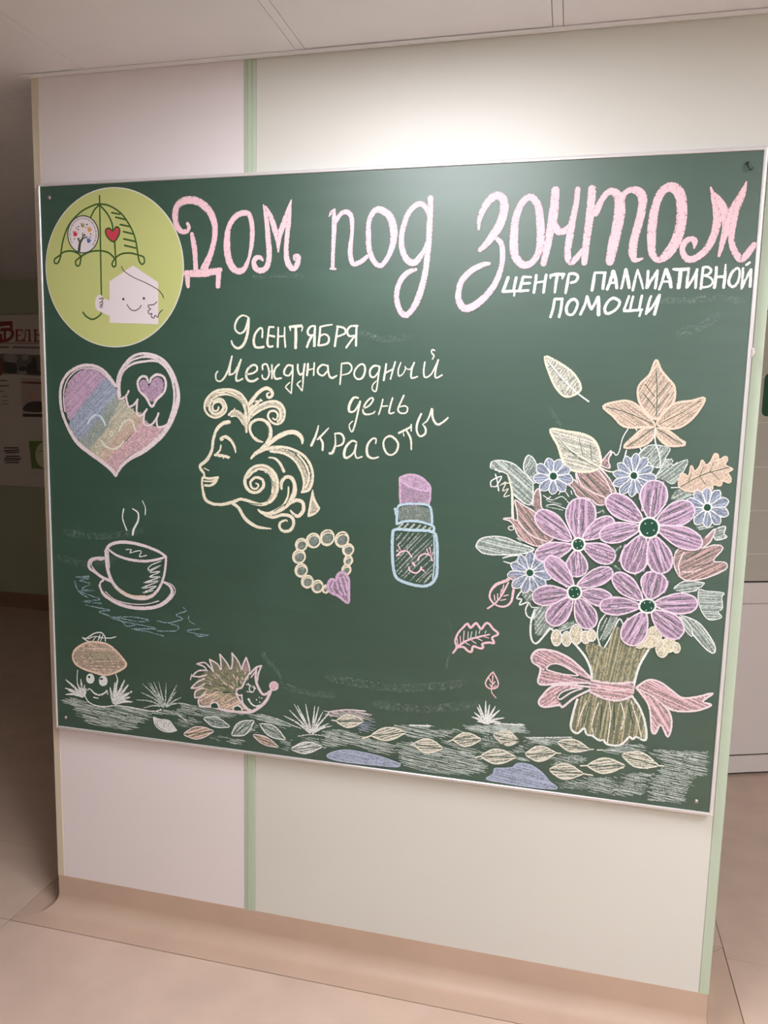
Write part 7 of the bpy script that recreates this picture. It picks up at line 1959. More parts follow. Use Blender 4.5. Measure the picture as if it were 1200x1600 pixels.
 ('F','B',0.42,0,0,'1443 817 1437 803 1436 792 1446 784 1456 793 1454 804 1448 817'),
 ('H','B',0.8,'-91.5 7.3 3.9',0,'1443 817 1437 803 1436 792 1446 784 1456 793 1454 804 1448 817'),
 ('L','W',0.8,0,0,'1443 817.5 2.5 1437 803.5 2.5 1436 792 2.5 1445.5 783.5 2.5 1456.5 793 2.5 1454.5 804.5 2.5 1447.5 817.5 2.5'),
 ('F','B',0.42,0,0,'1436 821 1422 814 1413 806 1416 793 1431 793 1437 803 1440 818'),
 ('H','B',0.8,'-131.5 7.3 4',0,'1436 821 1422 814 1413 806 1416 793 1431 793 1437 803 1440 818'),
 ('L','W',0.8,0,0,'1436.5 821.5 2.5 1421.5 814.5 2.5 1413.5 806 2.5 1415.5 792.5 2.5 1431 792.5 2.5 1436.5 803 2.5 1440 818.5 2.5'),
 ('F','B',0.42,0,0,'1434 829 1416 834 1403 833 1396 820 1409 810 1421 814 1435 824'),
 ('H','B',0.8,'-171.5 7.3 4',0,'1434 829 1416 834 1403 833 1396 820 1409 810 1421 814 1435 824'),
 ('L','W',0.8,0,0,'1433.5 829 2.5 1416 833.5 2.5 1403.5 832.5 2.5 1396.5 820 2.5 1409 809.5 2.5 1421 814 2.5 1434.5 824.5 2.5'),
 ('F','B',0.42,0,0,'1436 836 1426 851 1415 859 1402 854 1405 838 1417 834 1434 832'),
 ('H','B',0.8,'-211.5 7.3 3.9',0,'1436 836 1426 851 1415 859 1402 854 1405 838 1417 834 1434 832'),
 ('L','W',0.8,0,0,'1436.5 836.5 2.5 1425.5 851.5 2.5 1415.5 859 2.5 1402.5 854 2.5 1405.5 838 2.5 1417 833.5 2.5 1434 832.5 2.5'),
 ('F','B',0.42,0,0,'1443 840 1444 857 1441 868 1429 873 1422 860 1428 849 1439 839'),
 ('H','B',0.8,'-251.5 7.3 3.9',0,'1443 840 1444 857 1441 868 1429 873 1422 860 1428 849 1439 839'),
 ('L','W',0.8,0,0,'1443 840.5 2.5 1444.5 857 2.5 1441.5 868.5 2.5 1429 873 2.5 1422 859.5 2.5 1427.5 849.5 2.5 1439 839 2.5'),
 ('F','B',0.42,0,0,'1451 839 1461 850 1466 860 1460 871 1446 866 1445 855 1447 840'),
 ('H','B',0.8,'-291.5 7.2 3.9',0,'1451 839 1461 850 1466 860 1460 871 1446 866 1445 855 1447 840'),
 ('L','W',0.8,0,0,'1451 839 2.5 1461.5 850 2.5 1466 860 2.5 1460 871 2.5 1446.5 866 2.5 1444.5 855 2.5 1446.5 840.5 2.5'),
 ('F','B',0.42,0,0,'1456 833 1472 834 1483 839 1485 853 1471 858 1462 850 1454 837'),
 ('H','B',0.8,'-331.5 7.2 3.9',0,'1456 833 1472 834 1483 839 1485 853 1471 858 1462 850 1454 837'),
 ('L','W',0.8,0,0,'1456 833 2.5 1472 834.5 2.5 1483 839.5 2.5 1485 852.5 2.5 1470.5 857.5 2.5 1462 850 2.5 1453.5 837 2.5'),
 ('F','K',1,0,0,'1456 829 1454 823 1449 819 1442 819 1437 822 1435 828 1436 835 1441 839 1448 839 1453 835'),
 ('L','W',0.85,1,0,'1455.5 829.5 3.2 1454 823 3.2 1449 819 3.2 1442.5 818.5 3.2 1437 822.5 3.2 1435 828.5 3.2 1436.5 835 3.2 1441.5 839 3.2 1448 839 3.2 1453 835.5 3.2'),
 ]),
 ('flower',[
 ('F','B',0.42,0,0,'1647 836 1666 828 1680 826 1689 834 1679 845 1666 845 1647 840'),
 ('H','B',0.8,'-5.7 5.8 3.2',0,'1647 836 1666 828 1680 826 1689 834 1679 845 1666 845 1647 840'),
 ('L','W',0.8,0,0,'1646.5 835.5 2.6 1666.5 828 2.6 1679.5 826 2.6 1688.5 834.5 2.6 1679 845.5 2.6 1666 844.5 2.6 1647 840 2.6'),
 ('F','B',0.42,0,0,'1644 831 1657 815 1667 807 1678 810 1675 823 1664 829 1646 834'),
 ('H','B',0.8,'-35.7 5.8 3.2',0,'1644 831 1657 815 1667 807 1678 810 1675 823 1664 829 1646 834'),
 ('L','W',0.8,0,0,'1644 830.5 2.6 1656.5 815.5 2.6 1666.5 807.5 2.6 1678 809.5 2.6 1675 823 2.6 1663.5 829 2.6 1646.5 834 2.6'),
 ('F','B',0.42,0,0,'1640 828 1643 810 1648 798 1658 794 1662 807 1655 817 1643 830'),
 ('H','B',0.8,'-65.7 5.9 3.2',0,'1640 828 1643 810 1648 798 1658 794 1662 807 1655 817 1643 830'),
 ('L','W',0.8,0,0,'1639.5 828 2.6 1643 809.5 2.6 1647.5 798 2.6 1658 794 2.6 1662 806.5 2.6 1655 817 2.6 1643 829.5 2.6'),
 ('F','B',0.42,0,0,'1634 828 1628 809 1627 796 1634 787 1644 796 1643 809 1638 828'),
 ('H','B',0.8,'-95.7 5.9 3.2',0,'1634 828 1628 809 1627 796 1634 787 1644 796 1643 809 1638 828'),
 ('L','W',0.8,0,0,'1634 828 2.6 1628 809 2.6 1626.5 796 2.6 1634.5 787 2.6 1644 796 2.6 1643 809 2.6 1638.5 827.5 2.6'),
 ('F','B',0.42,0,0,'1630 831 1614 816 1606 805 1608 793 1622 796 1628 808 1633 828'),
 ('H','B',0.8,'-125.7 5.9 3.2',0,'1630 831 1614 816 1606 805 1608 793 1622 796 1628 808 1633 828'),
 ('L','W',0.8,0,0,'1629.5 830.5 2.6 1614 816.5 2.6 1605.5 805.5 2.7 1608 792.5 2.7 1622 795.5 2.7 1627.5 808 2.6 1633 828 2.6'),
 ('F','B',0.42,0,0,'1627 835 1606 832 1594 827 1590 814 1604 810 1614 817 1629 832'),
 ('H','B',0.8,'-155.7 5.9 3.2',0,'1627 835 1606 832 1594 827 1590 814 1604 810 1614 817 1629 832'),
 ('L','W',0.8,0,0,'1626.5 835.5 2.6 1606 831.5 2.6 1594 826.5 2.7 1590 814.5 2.7 1603.5 809.5 2.7 1614.5 817.5 2.6 1628.5 831.5 2.6'),
 ('F','B',0.42,0,0,'1627 841 1609 848 1596 850 1588 842 1597 832 1609 832 1626 837'),
 ('H','B',0.8,'-185.7 5.9 3.2',0,'1627 841 1609 848 1596 850 1588 842 1597 832 1609 832 1626 837'),
 ('L','W',0.8,0,0,'1626.5 841 2.6 1609 848 2.6 1596.5 850 2.6 1587.5 842 2.7 1597 831.5 2.7 1609 832.5 2.6 1626.5 837 2.6'),
 ('F','B',0.42,0,0,'1629 846 1617 860 1608 868 1597 866 1600 853 1611 847 1627 842'),
 ('H','B',0.8,'-215.7 5.9 3.2',0,'1629 846 1617 860 1608 868 1597 866 1600 853 1611 847 1627 842'),
 ('L','W',0.8,0,0,'1629 846 2.6 1617.5 860 2.6 1608 868 2.6 1597 866 2.6 1600 853 2.6 1610.5 847.5 2.6 1627 842.5 2.6'),
 ('F','B',0.42,0,0,'1634 849 1630 868 1625 881 1614 885 1610 872 1617 861 1630 847'),
 ('H','B',0.8,'-245.7 5.9 3.2',0,'1634 849 1630 868 1625 881 1614 885 1610 872 1617 861 1630 847'),
 ('L','W',0.8,0,0,'1633.5 849 2.6 1630 868.5 2.6 1625 880.5 2.6 1614 885 2.6 1610 871.5 2.6 1617.5 860.5 2.6 1630 847 2.6'),
 ('F','B',0.42,0,0,'1639 849 1646 869 1647 883 1639 893 1629 883 1630 869 1635 849'),
 ('H','B',0.8,'-275.7 5.8 3.2',0,'1639 849 1646 869 1647 883 1639 893 1629 883 1630 869 1635 849'),
 ('L','W',0.8,0,0,'1639 849 2.6 1645.5 869.5 2.6 1647.5 883 2.6 1639 893 2.6 1629 883 2.6 1630 869.5 2.6 1635 849 2.6'),
 ('F','B',0.42,0,0,'1644 846 1659 860 1667 870 1665 883 1651 880 1645 868 1640 848'),
 ('H','B',0.8,'-305.7 5.8 3.2',0,'1644 846 1659 860 1667 870 1665 883 1651 880 1645 868 1640 848'),
 ('L','W',0.8,0,0,'1644 846 2.6 1659 860 2.6 1667 870.5 2.6 1664.5 883 2.6 1651 880 2.6 1645.5 868 2.6 1640.5 848.5 2.6'),
 ('F','B',0.42,0,0,'1647 841 1665 844 1676 849 1679 860 1667 865 1657 858 1645 845'),
 ('H','B',0.8,'-335.7 5.8 3.2',0,'1647 841 1665 844 1676 849 1679 860 1667 865 1657 858 1645 845'),
 ('L','W',0.8,0,0,'1646.5 841 2.6 1664.5 844.5 2.6 1675.5 849 2.6 1679.5 860 2.6 1667 864.5 2.6 1657 857.5 2.6 1644.5 845 2.6'),
 ('F','K',1,0,0,'1646 839 1645 833 1640 829 1634 829 1629 832 1627 838 1629 844 1633 848 1639 848 1644 844'),
 ('L','W',0.85,1,0,'1646 838.5 3.4 1644.5 833 3.4 1640 829 3.4 1634.5 829 3.4 1629.5 832 3.4 1627 838 3.4 1628.5 844 3.4 1633 847.5 3.4 1639 848 3.4 1644 844.5 3.4'),
 ]),
 ('flower',[
 ('F','B',0.42,0,0,'1818 765 1834 753 1846 748 1857 756 1850 770 1837 771 1819 769'),
 ('H','B',0.8,'-17.2 6.7 3.6',0,'1818 765 1834 753 1846 748 1857 756 1850 770 1837 771 1819 769'),
 ('L','W',0.8,0,0,'1818 764.5 2.6 1834 752.5 2.6 1846 748 2.6 1857 755.5 2.6 1849.5 770 2.5 1837 771.5 2.6 1819 769 2.6'),
 ('F','B',0.42,0,0,'1814 760 1820 742 1827 731 1839 731 1841 746 1832 754 1817 763'),
 ('H','B',0.8,'-53.2 6.7 3.7',0,'1814 760 1820 742 1827 731 1839 731 1841 746 1832 754 1817 763'),
 ('L','W',0.8,0,0,'1814 759.5 2.6 1820 742 2.6 1826.5 731.5 2.6 1839 730.5 2.6 1840.5 745.5 2.6 1831.5 754 2.6 1817 762.5 2.6'),
 ('F','B',0.42,0,0,'1808 759 1803 742 1803 730 1812 722 1821 732 1819 744 1812 759'),
 ('H','B',0.8,'-89.2 6.8 3.7',0,'1808 759 1803 742 1803 730 1812 722 1821 732 1819 744 1812 759'),
 ('L','W',0.8,0,0,'1807.5 758.5 2.6 1803 742 2.6 1803 729.5 2.6 1812 721.5 2.6 1821.5 732 2.6 1819 744 2.6 1812 759 2.6'),
 ('F','B',0.42,0,0,'1802 762 1788 750 1781 740 1784 728 1798 730 1803 742 1805 759'),
 ('H','B',0.8,'-125.2 6.8 3.7',0,'1802 762 1788 750 1781 740 1784 728 1798 730 1803 742 1805 759'),
 ('L','W',0.8,0,0,'1802 761.5 2.6 1788 750.5 2.6 1781 740.5 2.6 1784.5 727.5 2.6 1798.5 730 2.6 1803 741.5 2.6 1805.5 759 2.6'),
 ('F','B',0.42,0,0,'1799 768 1779 767 1767 764 1763 750 1776 743 1787 750 1800 763'),
 ('H','B',0.8,'-161.2 6.8 3.7',0,'1799 768 1779 767 1767 764 1763 750 1776 743 1787 750 1800 763'),
 ('L','W',0.8,0,0,'1798.5 767.5 2.6 1779.5 767.5 2.6 1767 764 2.6 1762.5 750.5 2.6 1776.5 743 2.6 1787 750 2.6 1800.5 763.5 2.6'),
 ('F','B',0.42,0,0,'1799 774 1783 786 1771 791 1761 784 1768 769 1780 768 1798 770'),
 ('H','B',0.8,'-197.2 6.8 3.7',0,'1799 774 1783 786 1771 791 1761 784 1768 769 1780 768 1798 770'),
 ('L','W',0.8,0,0,'1799.5 774.5 2.6 1783.5 786.5 2.6 1771.5 791 2.6 1760.5 783.5 2.6 1768 769 2.6 1780.5 767.5 2.6 1798.5 770 2.6'),
 ('F','B',0.42,0,0,'1804 779 1798 797 1791 807 1779 808 1777 793 1786 785 1801 776'),
 ('H','B',0.8,'-233.2 6.8 3.7',0,'1804 779 1798 797 1791 807 1779 808 1777 793 1786 785 1801 776'),
 ('L','W',0.8,0,0,'1803.5 779 2.6 1798 797 2.6 1791 807.5 2.6 1779 808 2.6 1777 793.5 2.6 1786 785 2.6 1800.5 776.5 2.6'),
 ('F','B',0.42,0,0,'1810 780 1815 797 1815 809 1805 817 1796 807 1799 795 1806 780'),
 ('H','B',0.8,'-269.2 6.7 3.6',0,'1810 780 1815 797 1815 809 1805 817 1796 807 1799 795 1806 780'),
 ('L','W',0.8,0,0,'1810 780.5 2.6 1814.5 797 2.6 1814.5 809 2.6 1805.5 817 2.6 1796 807 2.6 1799 795 2.6 1806 780 2.6'),
 ('F','B',0.42,0,0,'1816 777 1830 789 1837 798 1833 811 1819 809 1815 797 1812 780'),
 ('H','B',0.8,'-305.2 6.7 3.6',0,'1816 777 1830 789 1837 798 1833 811 1819 809 1815 797 1812 780'),
 ('L','W',0.8,0,0,'1815.5 777.5 2.6 1829.5 788.5 2.6 1836.5 798.5 2.5 1833 811.5 2.5 1819.5 809 2.6 1815 797.5 2.6 1812 780 2.6'),
 ('F','B',0.42,0,0,'1819 771 1838 772 1850 775 1854 788 1841 796 1830 789 1817 776'),
 ('H','B',0.8,'-341.2 6.7 3.6',0,'1819 771 1838 772 1850 775 1854 788 1841 796 1830 789 1817 776'),
 ('L','W',0.8,0,0,'1819 771.5 2.6 1838 771.5 2.6 1850 775 2.5 1854.5 788.5 2.5 1841 795.5 2.5 1830.5 789 2.6 1817 775.5 2.6'),
 ('F','K',1,0,0,'1818 770 1817 764 1812 760 1807 760 1802 763 1799 769 1801 775 1805 779 1811 779 1816 776'),
 ('L','W',0.85,1,0,'1818 770 3.3 1817 764 3.3 1812.5 760 3.3 1806.5 760 3.3 1801.5 763 3.3 1799.5 769 3.3 1801 775 3.3 1805 779 3.3 1811 779 3.3 1816 776 3.3'),
 ]),
 ('flower',[
 ('F','B',0.42,0,0,'1410 577 1431 568 1445 565 1455 575 1446 588 1431 587 1410 581'),
 ('H','B',0.8,'-8.6 6.9 3.7',0,'1410 577 1431 568 1445 565 1455 575 1446 588 1431 587 1410 581'),
 ('L','W',0.8,0,0,'1410 577 2.6 1430.5 567.5 2.6 1444.5 565 2.6 1455.5 574.5 2.6 1445.5 587.5 2.6 1431.5 587 2.6 1410.5 581.5 2.6'),
 ('F','B',0.42,0,0,'1406 571 1418 554 1427 544 1440 546 1439 562 1428 569 1409 575'),
 ('H','B',0.8,'-41.3 6.9 3.7',0,'1406 571 1418 554 1427 544 1440 546 1439 562 1428 569 1409 575'),
 ('L','W',0.8,0,0,'1406.5 571.5 2.6 1417.5 553.5 2.6 1427 544 2.6 1440.5 546 2.6 1439 562 2.6 1427.5 568.5 2.6 1409 575 2.6'),
 ('F','B',0.42,0,0,'1401 569 1401 549 1404 536 1415 530 1422 544 1416 556 1405 570'),
 ('H','B',0.8,'-74 6.9 3.7',0,'1401 569 1401 549 1404 536 1415 530 1422 544 1416 556 1405 570'),
 ('L','W',0.8,0,0,'1400.5 568.5 2.6 1400.5 548.5 2.6 1403.5 535.5 2.6 1415 530.5 2.6 1421.5 544 2.6 1416 555.5 2.6 1405 570 2.6'),
 ('F','B',0.42,0,0,'1395 570 1383 551 1379 538 1386 526 1399 534 1400 548 1399 569'),
 ('H','B',0.8,'-106.8 6.9 3.8',0,'1395 570 1383 551 1379 538 1386 526 1399 534 1400 548 1399 569'),
 ('L','W',0.8,0,0,'1394.5 569.5 2.6 1383.5 551 2.6 1379 538 2.6 1385.5 526.5 2.6 1399 534.5 2.6 1400.5 548.5 2.6 1399 568.5 2.6'),
 ('F','B',0.42,0,0,'1390 574 1369 563 1358 554 1357 539 1373 539 1383 550 1393 571'),
 ('H','B',0.8,'-139.5 6.9 3.8',0,'1390 574 1369 563 1358 554 1357 539 1373 539 1383 550 1393 571'),
 ('L','W',0.8,0,0,'1390 574 2.6 1369 563.5 2.6 1357.5 554 2.6 1357 539 2.6 1373.5 538.5 2.6 1382.5 550.5 2.6 1393 570.5 2.6'),
 ('F','B',0.42,0,0,'1388 580 1366 583 1351 581 1343 569 1356 559 1370 564 1389 576'),
 ('H','B',0.8,'-172.2 6.9 3.8',0,'1388 580 1366 583 1351 581 1343 569 1356 559 1370 564 1389 576'),
 ('L','W',0.8,0,0,'1388 580 2.6 1365.5 582.5 2.6 1351 581 2.6 1343 569 2.6 1356.5 559 2.6 1370 564 2.6 1389 575.5 2.6'),
 ('F','B',0.42,0,0,'1390 586 1375 600 1363 606 1351 600 1356 586 1369 583 1388 582'),
 ('H','B',0.8,'-205 6.9 3.7',0,'1390 586 1375 600 1363 606 1351 600 1356 586 1369 583 1388 582'),
 ('L','W',0.8,0,0,'1390 586.5 2.6 1374.5 600 2.6 1362.5 606 2.6 1350.5 600.5 2.6 1356 586 2.6 1369 582.5 2.6 1388.5 582 2.6'),
 ('F','B',0.42,0,0,'1395 591 1389 610 1383 621 1371 623 1368 608 1376 599 1391 588'),
 ('H','B',0.8,'-237.7 6.9 3.7',0,'1395 591 1389 610 1383 621 1371 623 1368 608 1376 599 1391 588'),
 ('L','W',0.8,0,0,'1395 590.5 2.6 1389.5 609.5 2.6 1383 621 2.6 1370.5 623 2.6 1367.5 608 2.6 1376.5 598.5 2.6 1391 588 2.6'),
 ('F','B',0.42,0,0,'1401 591 1407 612 1408 626 1398 635 1387 624 1389 610 1397 591'),
 ('H','B',0.8,'-270.4 6.9 3.7',0,'1401 591 1407 612 1408 626 1398 635 1387 624 1389 610 1397 591'),
 ('L','W',0.8,0,0,'1401 591.5 2.6 1407 612.5 2.6 1407.5 626 2.6 1398 635.5 2.6 1387 624 2.6 1389.5 610 2.6 1396.5 591 2.6'),
 ('F','B',0.42,0,0,'1407 589 1424 605 1432 617 1429 631 1413 627 1407 613 1403 591'),
 ('H','B',0.8,'-303.1 6.9 3.7',0,'1407 589 1424 605 1432 617 1429 631 1413 627 1407 613 1403 591'),
 ('L','W',0.8,0,0,'1406.5 589 2.6 1424 604.5 2.6 1432 617 2.6 1428.5 631 2.5 1413 627 2.6 1407.5 613 2.6 1403 591 2.6'),
 ('F','B',0.42,0,0,'1410 583 1432 587 1445 593 1449 607 1434 612 1423 603 1408 587'),
 ('H','B',0.8,'-335.9 6.8 3.7',0,'1410 583 1432 587 1445 593 1449 607 1434 612 1423 603 1408 587'),
 ('L','W',0.8,0,0,'1410 583.5 2.6 1432 587.5 2.6 1445 593 2.6 1449.5 606.5 2.5 1434.5 612 2.6 1423 603.5 2.6 1408 587.5 2.6'),
 ('F','K',1,0,0,'1409 581 1408 575 1403 570 1397 570 1391 573 1389 579 1391 586 1396 590 1402 590 1407 587'),
 ('L','W',0.85,1,0,'1409.5 581 3.3 1408 574.5 3.3 1403 570.5 3.3 1396.5 570 3.4 1391.5 573.5 3.4 1389 579.5 3.4 1391 585.5 3.4 1395.5 590 3.3 1402 590 3.3 1407 587 3.3'),
 ]),
 ('blossom',[
 ('F','Y',0.7,0,0,'1486 418 1485 405 1479 397 1471 396 1464 403 1461 416 1463 428 1469 436 1477 437 1483 430'),
 ('H','Y',0.7,'70 5.7 4',0,'1486 418 1485 405 1479 397 1471 396 1464 403 1461 416 1463 428 1469 436 1477 437 1483 430'),
 ('L','W',0.85,1,0,'1486.5 418 3.2 1484.5 405 3.2 1479 397 3.2 1471 396 3.2 1464.5 403.5 3.2 1461.5 415.5 3.2 1463 428 3.2 1469 436.5 3.2 1476.5 437 3.2 1483.5 430 3.1'),
 ]),
 ('blossom',[
 ('F','Y',0.7,0,0,'1511 417 1509 406 1504 398 1496 397 1490 404 1487 415 1489 427 1494 434 1502 435 1508 428'),
 ('H','Y',0.7,'70 5.7 4',0,'1511 417 1509 406 1504 398 1496 397 1490 404 1487 415 1489 427 1494 434 1502 435 1508 428'),
 ('L','W',0.85,1,0,'1510.5 417 3.1 1509 405.5 3.1 1503.5 398 3.1 1496.5 397.5 3.2 1490 404 3.2 1487.5 415 3.2 1489 426.5 3.1 1494.5 434 3.1 1501.5 435 3.1 1508 428.5 3.1'),
 ]),
 ('blossom',[
 ('F','Y',0.7,0,0,'1537 431 1535 416 1528 405 1519 405 1510 413 1507 429 1509 444 1516 455 1525 455 1533 447'),
 ('H','Y',0.7,'70 5.7 4',0,'1537 431 1535 416 1528 405 1519 405 1510 413 1507 429 1509 444 1516 455 1525 455 1533 447'),
 ('L','W',0.85,1,0,'1537 431.5 3.1 1535 415.5 3.1 1528 405.5 3.1 1518.5 404.5 3.1 1510.5 413.5 3.1 1506.5 428.5 3.1 1509 444.5 3.1 1516 454.5 3.1 1525 455.5 3.1 1533.5 446.5 3.1'),
 ]),
 ('blossom',[
 ('F','Y',0.7,0,0,'1557 426 1555 416 1550 410 1543 409 1537 414 1534 424 1536 434 1541 440 1548 441 1554 435'),
 ('H','Y',0.7,'70 5.7 4',0,'1557 426 1555 416 1550 410 1543 409 1537 414 1534 424 1536 434 1541 440 1548 441 1554 435'),
 ('L','W',0.85,1,0,'1557 426 3.1 1555.5 416 3.1 1550 409.5 3.1 1543 409 3.1 1537 414.5 3.1 1534 424 3.1 1536 433.5 3.1 1541 440 3.1 1548.5 440.5 3.1 1554.5 435.5 3.1'),
 ]),
 ('blossom',[
 ('F','Y',0.7,0,0,'1570 432 1569 422 1564 416 1557 416 1551 421 1549 430 1550 439 1555 445 1562 445 1568 440'),
 ('H','Y',0.7,'70 5.6 4',0,'1570 432 1569 422 1564 416 1557 416 1551 421 1549 430 1550 439 1555 445 1562 445 1568 440'),
 ('L','W',0.85,1,0,'1570.5 431.5 3.1 1569 422.5 3.1 1564 416.5 3.1 1557 416 3.1 1551 421 3.1 1548.5 429.5 3.1 1550 438.5 3.1 1555.5 444.5 3.1 1562 445 3.1 1568 440 3.1'),
 ]),
 ('blossom',[
 ('F','Y',0.7,0,0,'1727 446 1724 433 1716 424 1705 423 1696 430 1692 443 1694 456 1703 465 1713 466 1722 459'),
 ('H','Y',0.7,'60 6 4.2',0,'1727 446 1724 433 1716 424 1705 423 1696 430 1692 443 1694 456 1703 465 1713 466 1722 459'),
 ('L','C',0.85,1,0,'1726.5 446 3 1724 432.5 3 1716 423.5 3 1705.5 422.5 3 1696 430 3 1692 443 3 1694.5 456.5 3 1702.5 465.5 3 1713 466 3 1722.5 459 3'),
 ]),
 ('blossom',[
 ('F','Y',0.7,0,0,'1718 430 1715 420 1706 413 1694 412 1684 417 1680 426 1683 435 1692 442 1704 443 1714 438'),
 ('H','Y',0.7,'60 6 4.2',0,'1718 430 1715 420 1706 413 1694 412 1684 417 1680 426 1683 435 1692 442 1704 443 1714 438'),
 ('L','C',0.85,1,0,'1718 429.5 3 1715 420 3 1705.5 413.5 3 1694 412 3 1684 417 3 1679.5 426 3 1682.5 435.5 3 1692 442 3 1703.5 443 3 1713.5 438.5 3'),
 ]),
 ('blossom',[
 ('F','Y',0.7,0,0,'1745 415 1743 401 1736 392 1727 392 1719 399 1715 412 1717 425 1724 434 1733 435 1741 428'),
 ('H','Y',0.7,'60 6 4.2',0,'1745 415 1743 401 1736 392 1727 392 1719 399 1715 412 1717 425 1724 434 1733 435 1741 428'),
 ('L','C',0.85,1,0,'1745 415 3 1743 401.5 3 1736 392.5 3 1727 391.5 3 1719 399 3 1715 412 3 1717 425.5 3 1724 434.5 3 1733.5 435 3 1741.5 428 3'),
 ]),
 ('blossom',[
 ('F','Y',0.7,0,0,'1760 426 1758 414 1751 406 1742 405 1734 412 1730 423 1732 434 1739 442 1749 443 1756 437'),
 ('H','Y',0.7,'60 6 4.2',0,'1760 426 1758 414 1751 406 1742 405 1734 412 1730 423 1732 434 1739 442 1749 443 1756 437'),
 ('L','C',0.85,1,0,'1760 425.5 3 1758 414 3 1751 406.5 3 1742 405.5 3 1734 412 3 1730.5 423 3 1732.5 434.5 3 1739.5 442 3 1748.5 443 3 1756.5 437 3'),
 ]),
 ('blossom',[
 ('F','Y',0.7,0,0,'1771 419 1770 411 1766 406 1761 405 1756 410 1754 417 1755 425 1759 430 1765 431 1769 426'),
 ('H','Y',0.7,'60 6 4.2',0,'1771 419 1770 411 1766 406 1761 405 1756 410 1754 417 1755 425 1759 430 1765 431 1769 426'),
 ('L','C',0.85,1,0,'1771.5 419 3 1770.5 411 3 1766.5 406 3 1761 405.5 3 1756.5 410 3 1754.5 417.5 3 1755.5 425 3 1759.5 430.5 3 1764.5 431 3 1769 426.5 3'),
 ]),
 ('blossom',[
 ('F','Y',0.7,0,0,'1686 420 1685 414 1680 409 1673 409 1668 412 1666 418 1667 425 1672 429 1679 430 1684 426'),
 ('H','Y',0.7,'60 6.1 4.2',0,'1686 420 1685 414 1680 409 1673 409 1668 412 1666 418 1667 425 1672 429 1679 430 1684 426'),
 ('L','C',0.85,1,0,'1686.5 420 3 1685 414 3 1680 409.5 3 1673.5 409 3 1668 412 3 1665.5 418 3 1667 424.5 3 1672 429 3 1678.5 429.5 3 1684 426.5 3'),
 ]),
 ('flower',[
 ('F','V',0.48,0,0,'1497 678 1483 704 1462 730 1436 743 1416 742 1405 726 1410 706 1431 685 1461 673 1490 668'),
 ('H','V',0.92,'148.3 10.1 6',0,'1497 678 1483 704 1462 730 1436 743 1416 742 1405 726 1410 706 1431 685 1461 673 1490 668'),
 ('L','U',0.85,1,0,'1497 677.5 3.9 1483 704 3.9 1462 730 3.9 1436 743 3.9 1416 742 3.9 1405 726 3.9 1410.5 706 3.9 1431 685 3.9 1461.5 672.5 3.9 1490.5 667.5 3.9'),
 ('L','K',0.75,0,0,'1480.5 687.5 2 1454.5 709 2 1428.5 724.5 2'),
 ('L','K',0.7,0,0,'1463.5 685 2 1440 698 2 1428 709 2'),
 ('L','U',0.7,0,0,'1483.5 676.5 2.3 1453.5 698.5 2.4 1433.5 716.5 2.4'),
 ('F','V',0.48,0,0,'1523 678 1541 703 1553 732 1547 759 1531 775 1505 776 1487 762 1480 735 1490 704 1507 678'),
 ('H','V',0.92,'92.2 13.8 8.3',0,'1523 678 1541 703 1553 732 1547 759 1531 775 1505 776 1487 762 1480 735 1490 704 1507 678'),
 ('L','U',0.85,1,0,'1523.5 678 3.9 1541.5 702.5 3.9 1553 732.5 3.8 1547 759.5 3.8 1530.5 775 3.8 1505 776 3.9 1487.5 761.5 3.9 1480 734.5 3.9 1490.5 704 3.9 1507 678.5 3.9'),
 ('L','K',0.75,0,0,'1521 696 1.9 1524.5 728 1.9 1521.5 756.5 1.9'),
 ('L','K',0.7,0,0,'1505 709 1.9 1501.5 734 1.9 1504.5 749 1.9'),
 ('L','U',0.7,0,0,'1512 688.5 2.3 1512 723.5 2.3 1516.5 748.5 2.3'),
 ('F','V',0.48,0,0,'1530 673 1554 678 1578 688 1594 705 1598 721 1589 734 1573 735 1552 725 1536 704 1525 682'),
 ('H','V',0.92,'39.7 8.2 4.9',0,'1530 673 1554 678 1578 688 1594 705 1598 721 1589 734 1573 735 1552 725 1536 704 1525 682'),
 ('L','U',0.85,1,0,'1530.5 673.5 3.9 1553.5 677.5 3.9 1578 688 3.8 1594 705 3.8 1598 721.5 3.8 1589 734.5 3.8 1573 735 3.8 1552.5 724.5 3.8 1535.5 703.5 3.9 1524.5 681.5 3.9'),
 ('L','K',0.75,0,0,'1542 684 1.9 1564.5 699.5 1.9 1582.5 716 1.9'),
 ('L','K',0.7,0,0,'1544.5 699 1.9 1560 714 1.9 1571 720.5 1.9'),
 ('L','U',0.7,0,0,'1533 684.5 2.3 1557 703 2.3 1575 714.5 2.3'),
 ('F','V',0.48,0,0,'1528 653 1543 635 1564 619 1585 616 1600 623 1606 639 1598 654 1579 666 1554 667 1532 663'),
 ('H','V',0.92,'-15.8 8.8 5.3',0,'1528 653 1543 635 1564 619 1585 616 1600 623 1606 639 1598 654 1579 666 1554 667 1532 663'),
 ('L','U',0.85,1,0,'1528.5 652.5 3.9 1543.5 634.5 3.9 1563.5 619.5 3.9 1585.5 616 3.9 1600 623 3.8 1605.5 639 3.8 1598 654 3.8 1579 665.5 3.8 1554.5 667 3.9 1531.5 663 3.9'),
 ('L','K',0.75,0,0,'1542.5 649.5 1.9 1566 639 1.9 1587.5 633.5 1.9'),
 ('L','K',0.7,0,0,'1555 656.5 1.9 1574.5 652.5 1.9 1585.5 646.5 1.9'),
 ('L','U',0.7,0,0,'1538.5 657.5 2.3 1565 648 2.3 1583 639 2.3'),
 ('F','V',0.48,0,0,'1506 643 1494 626 1487 606 1493 588 1506 579 1524 581 1536 592 1540 610 1531 629 1518 644'),
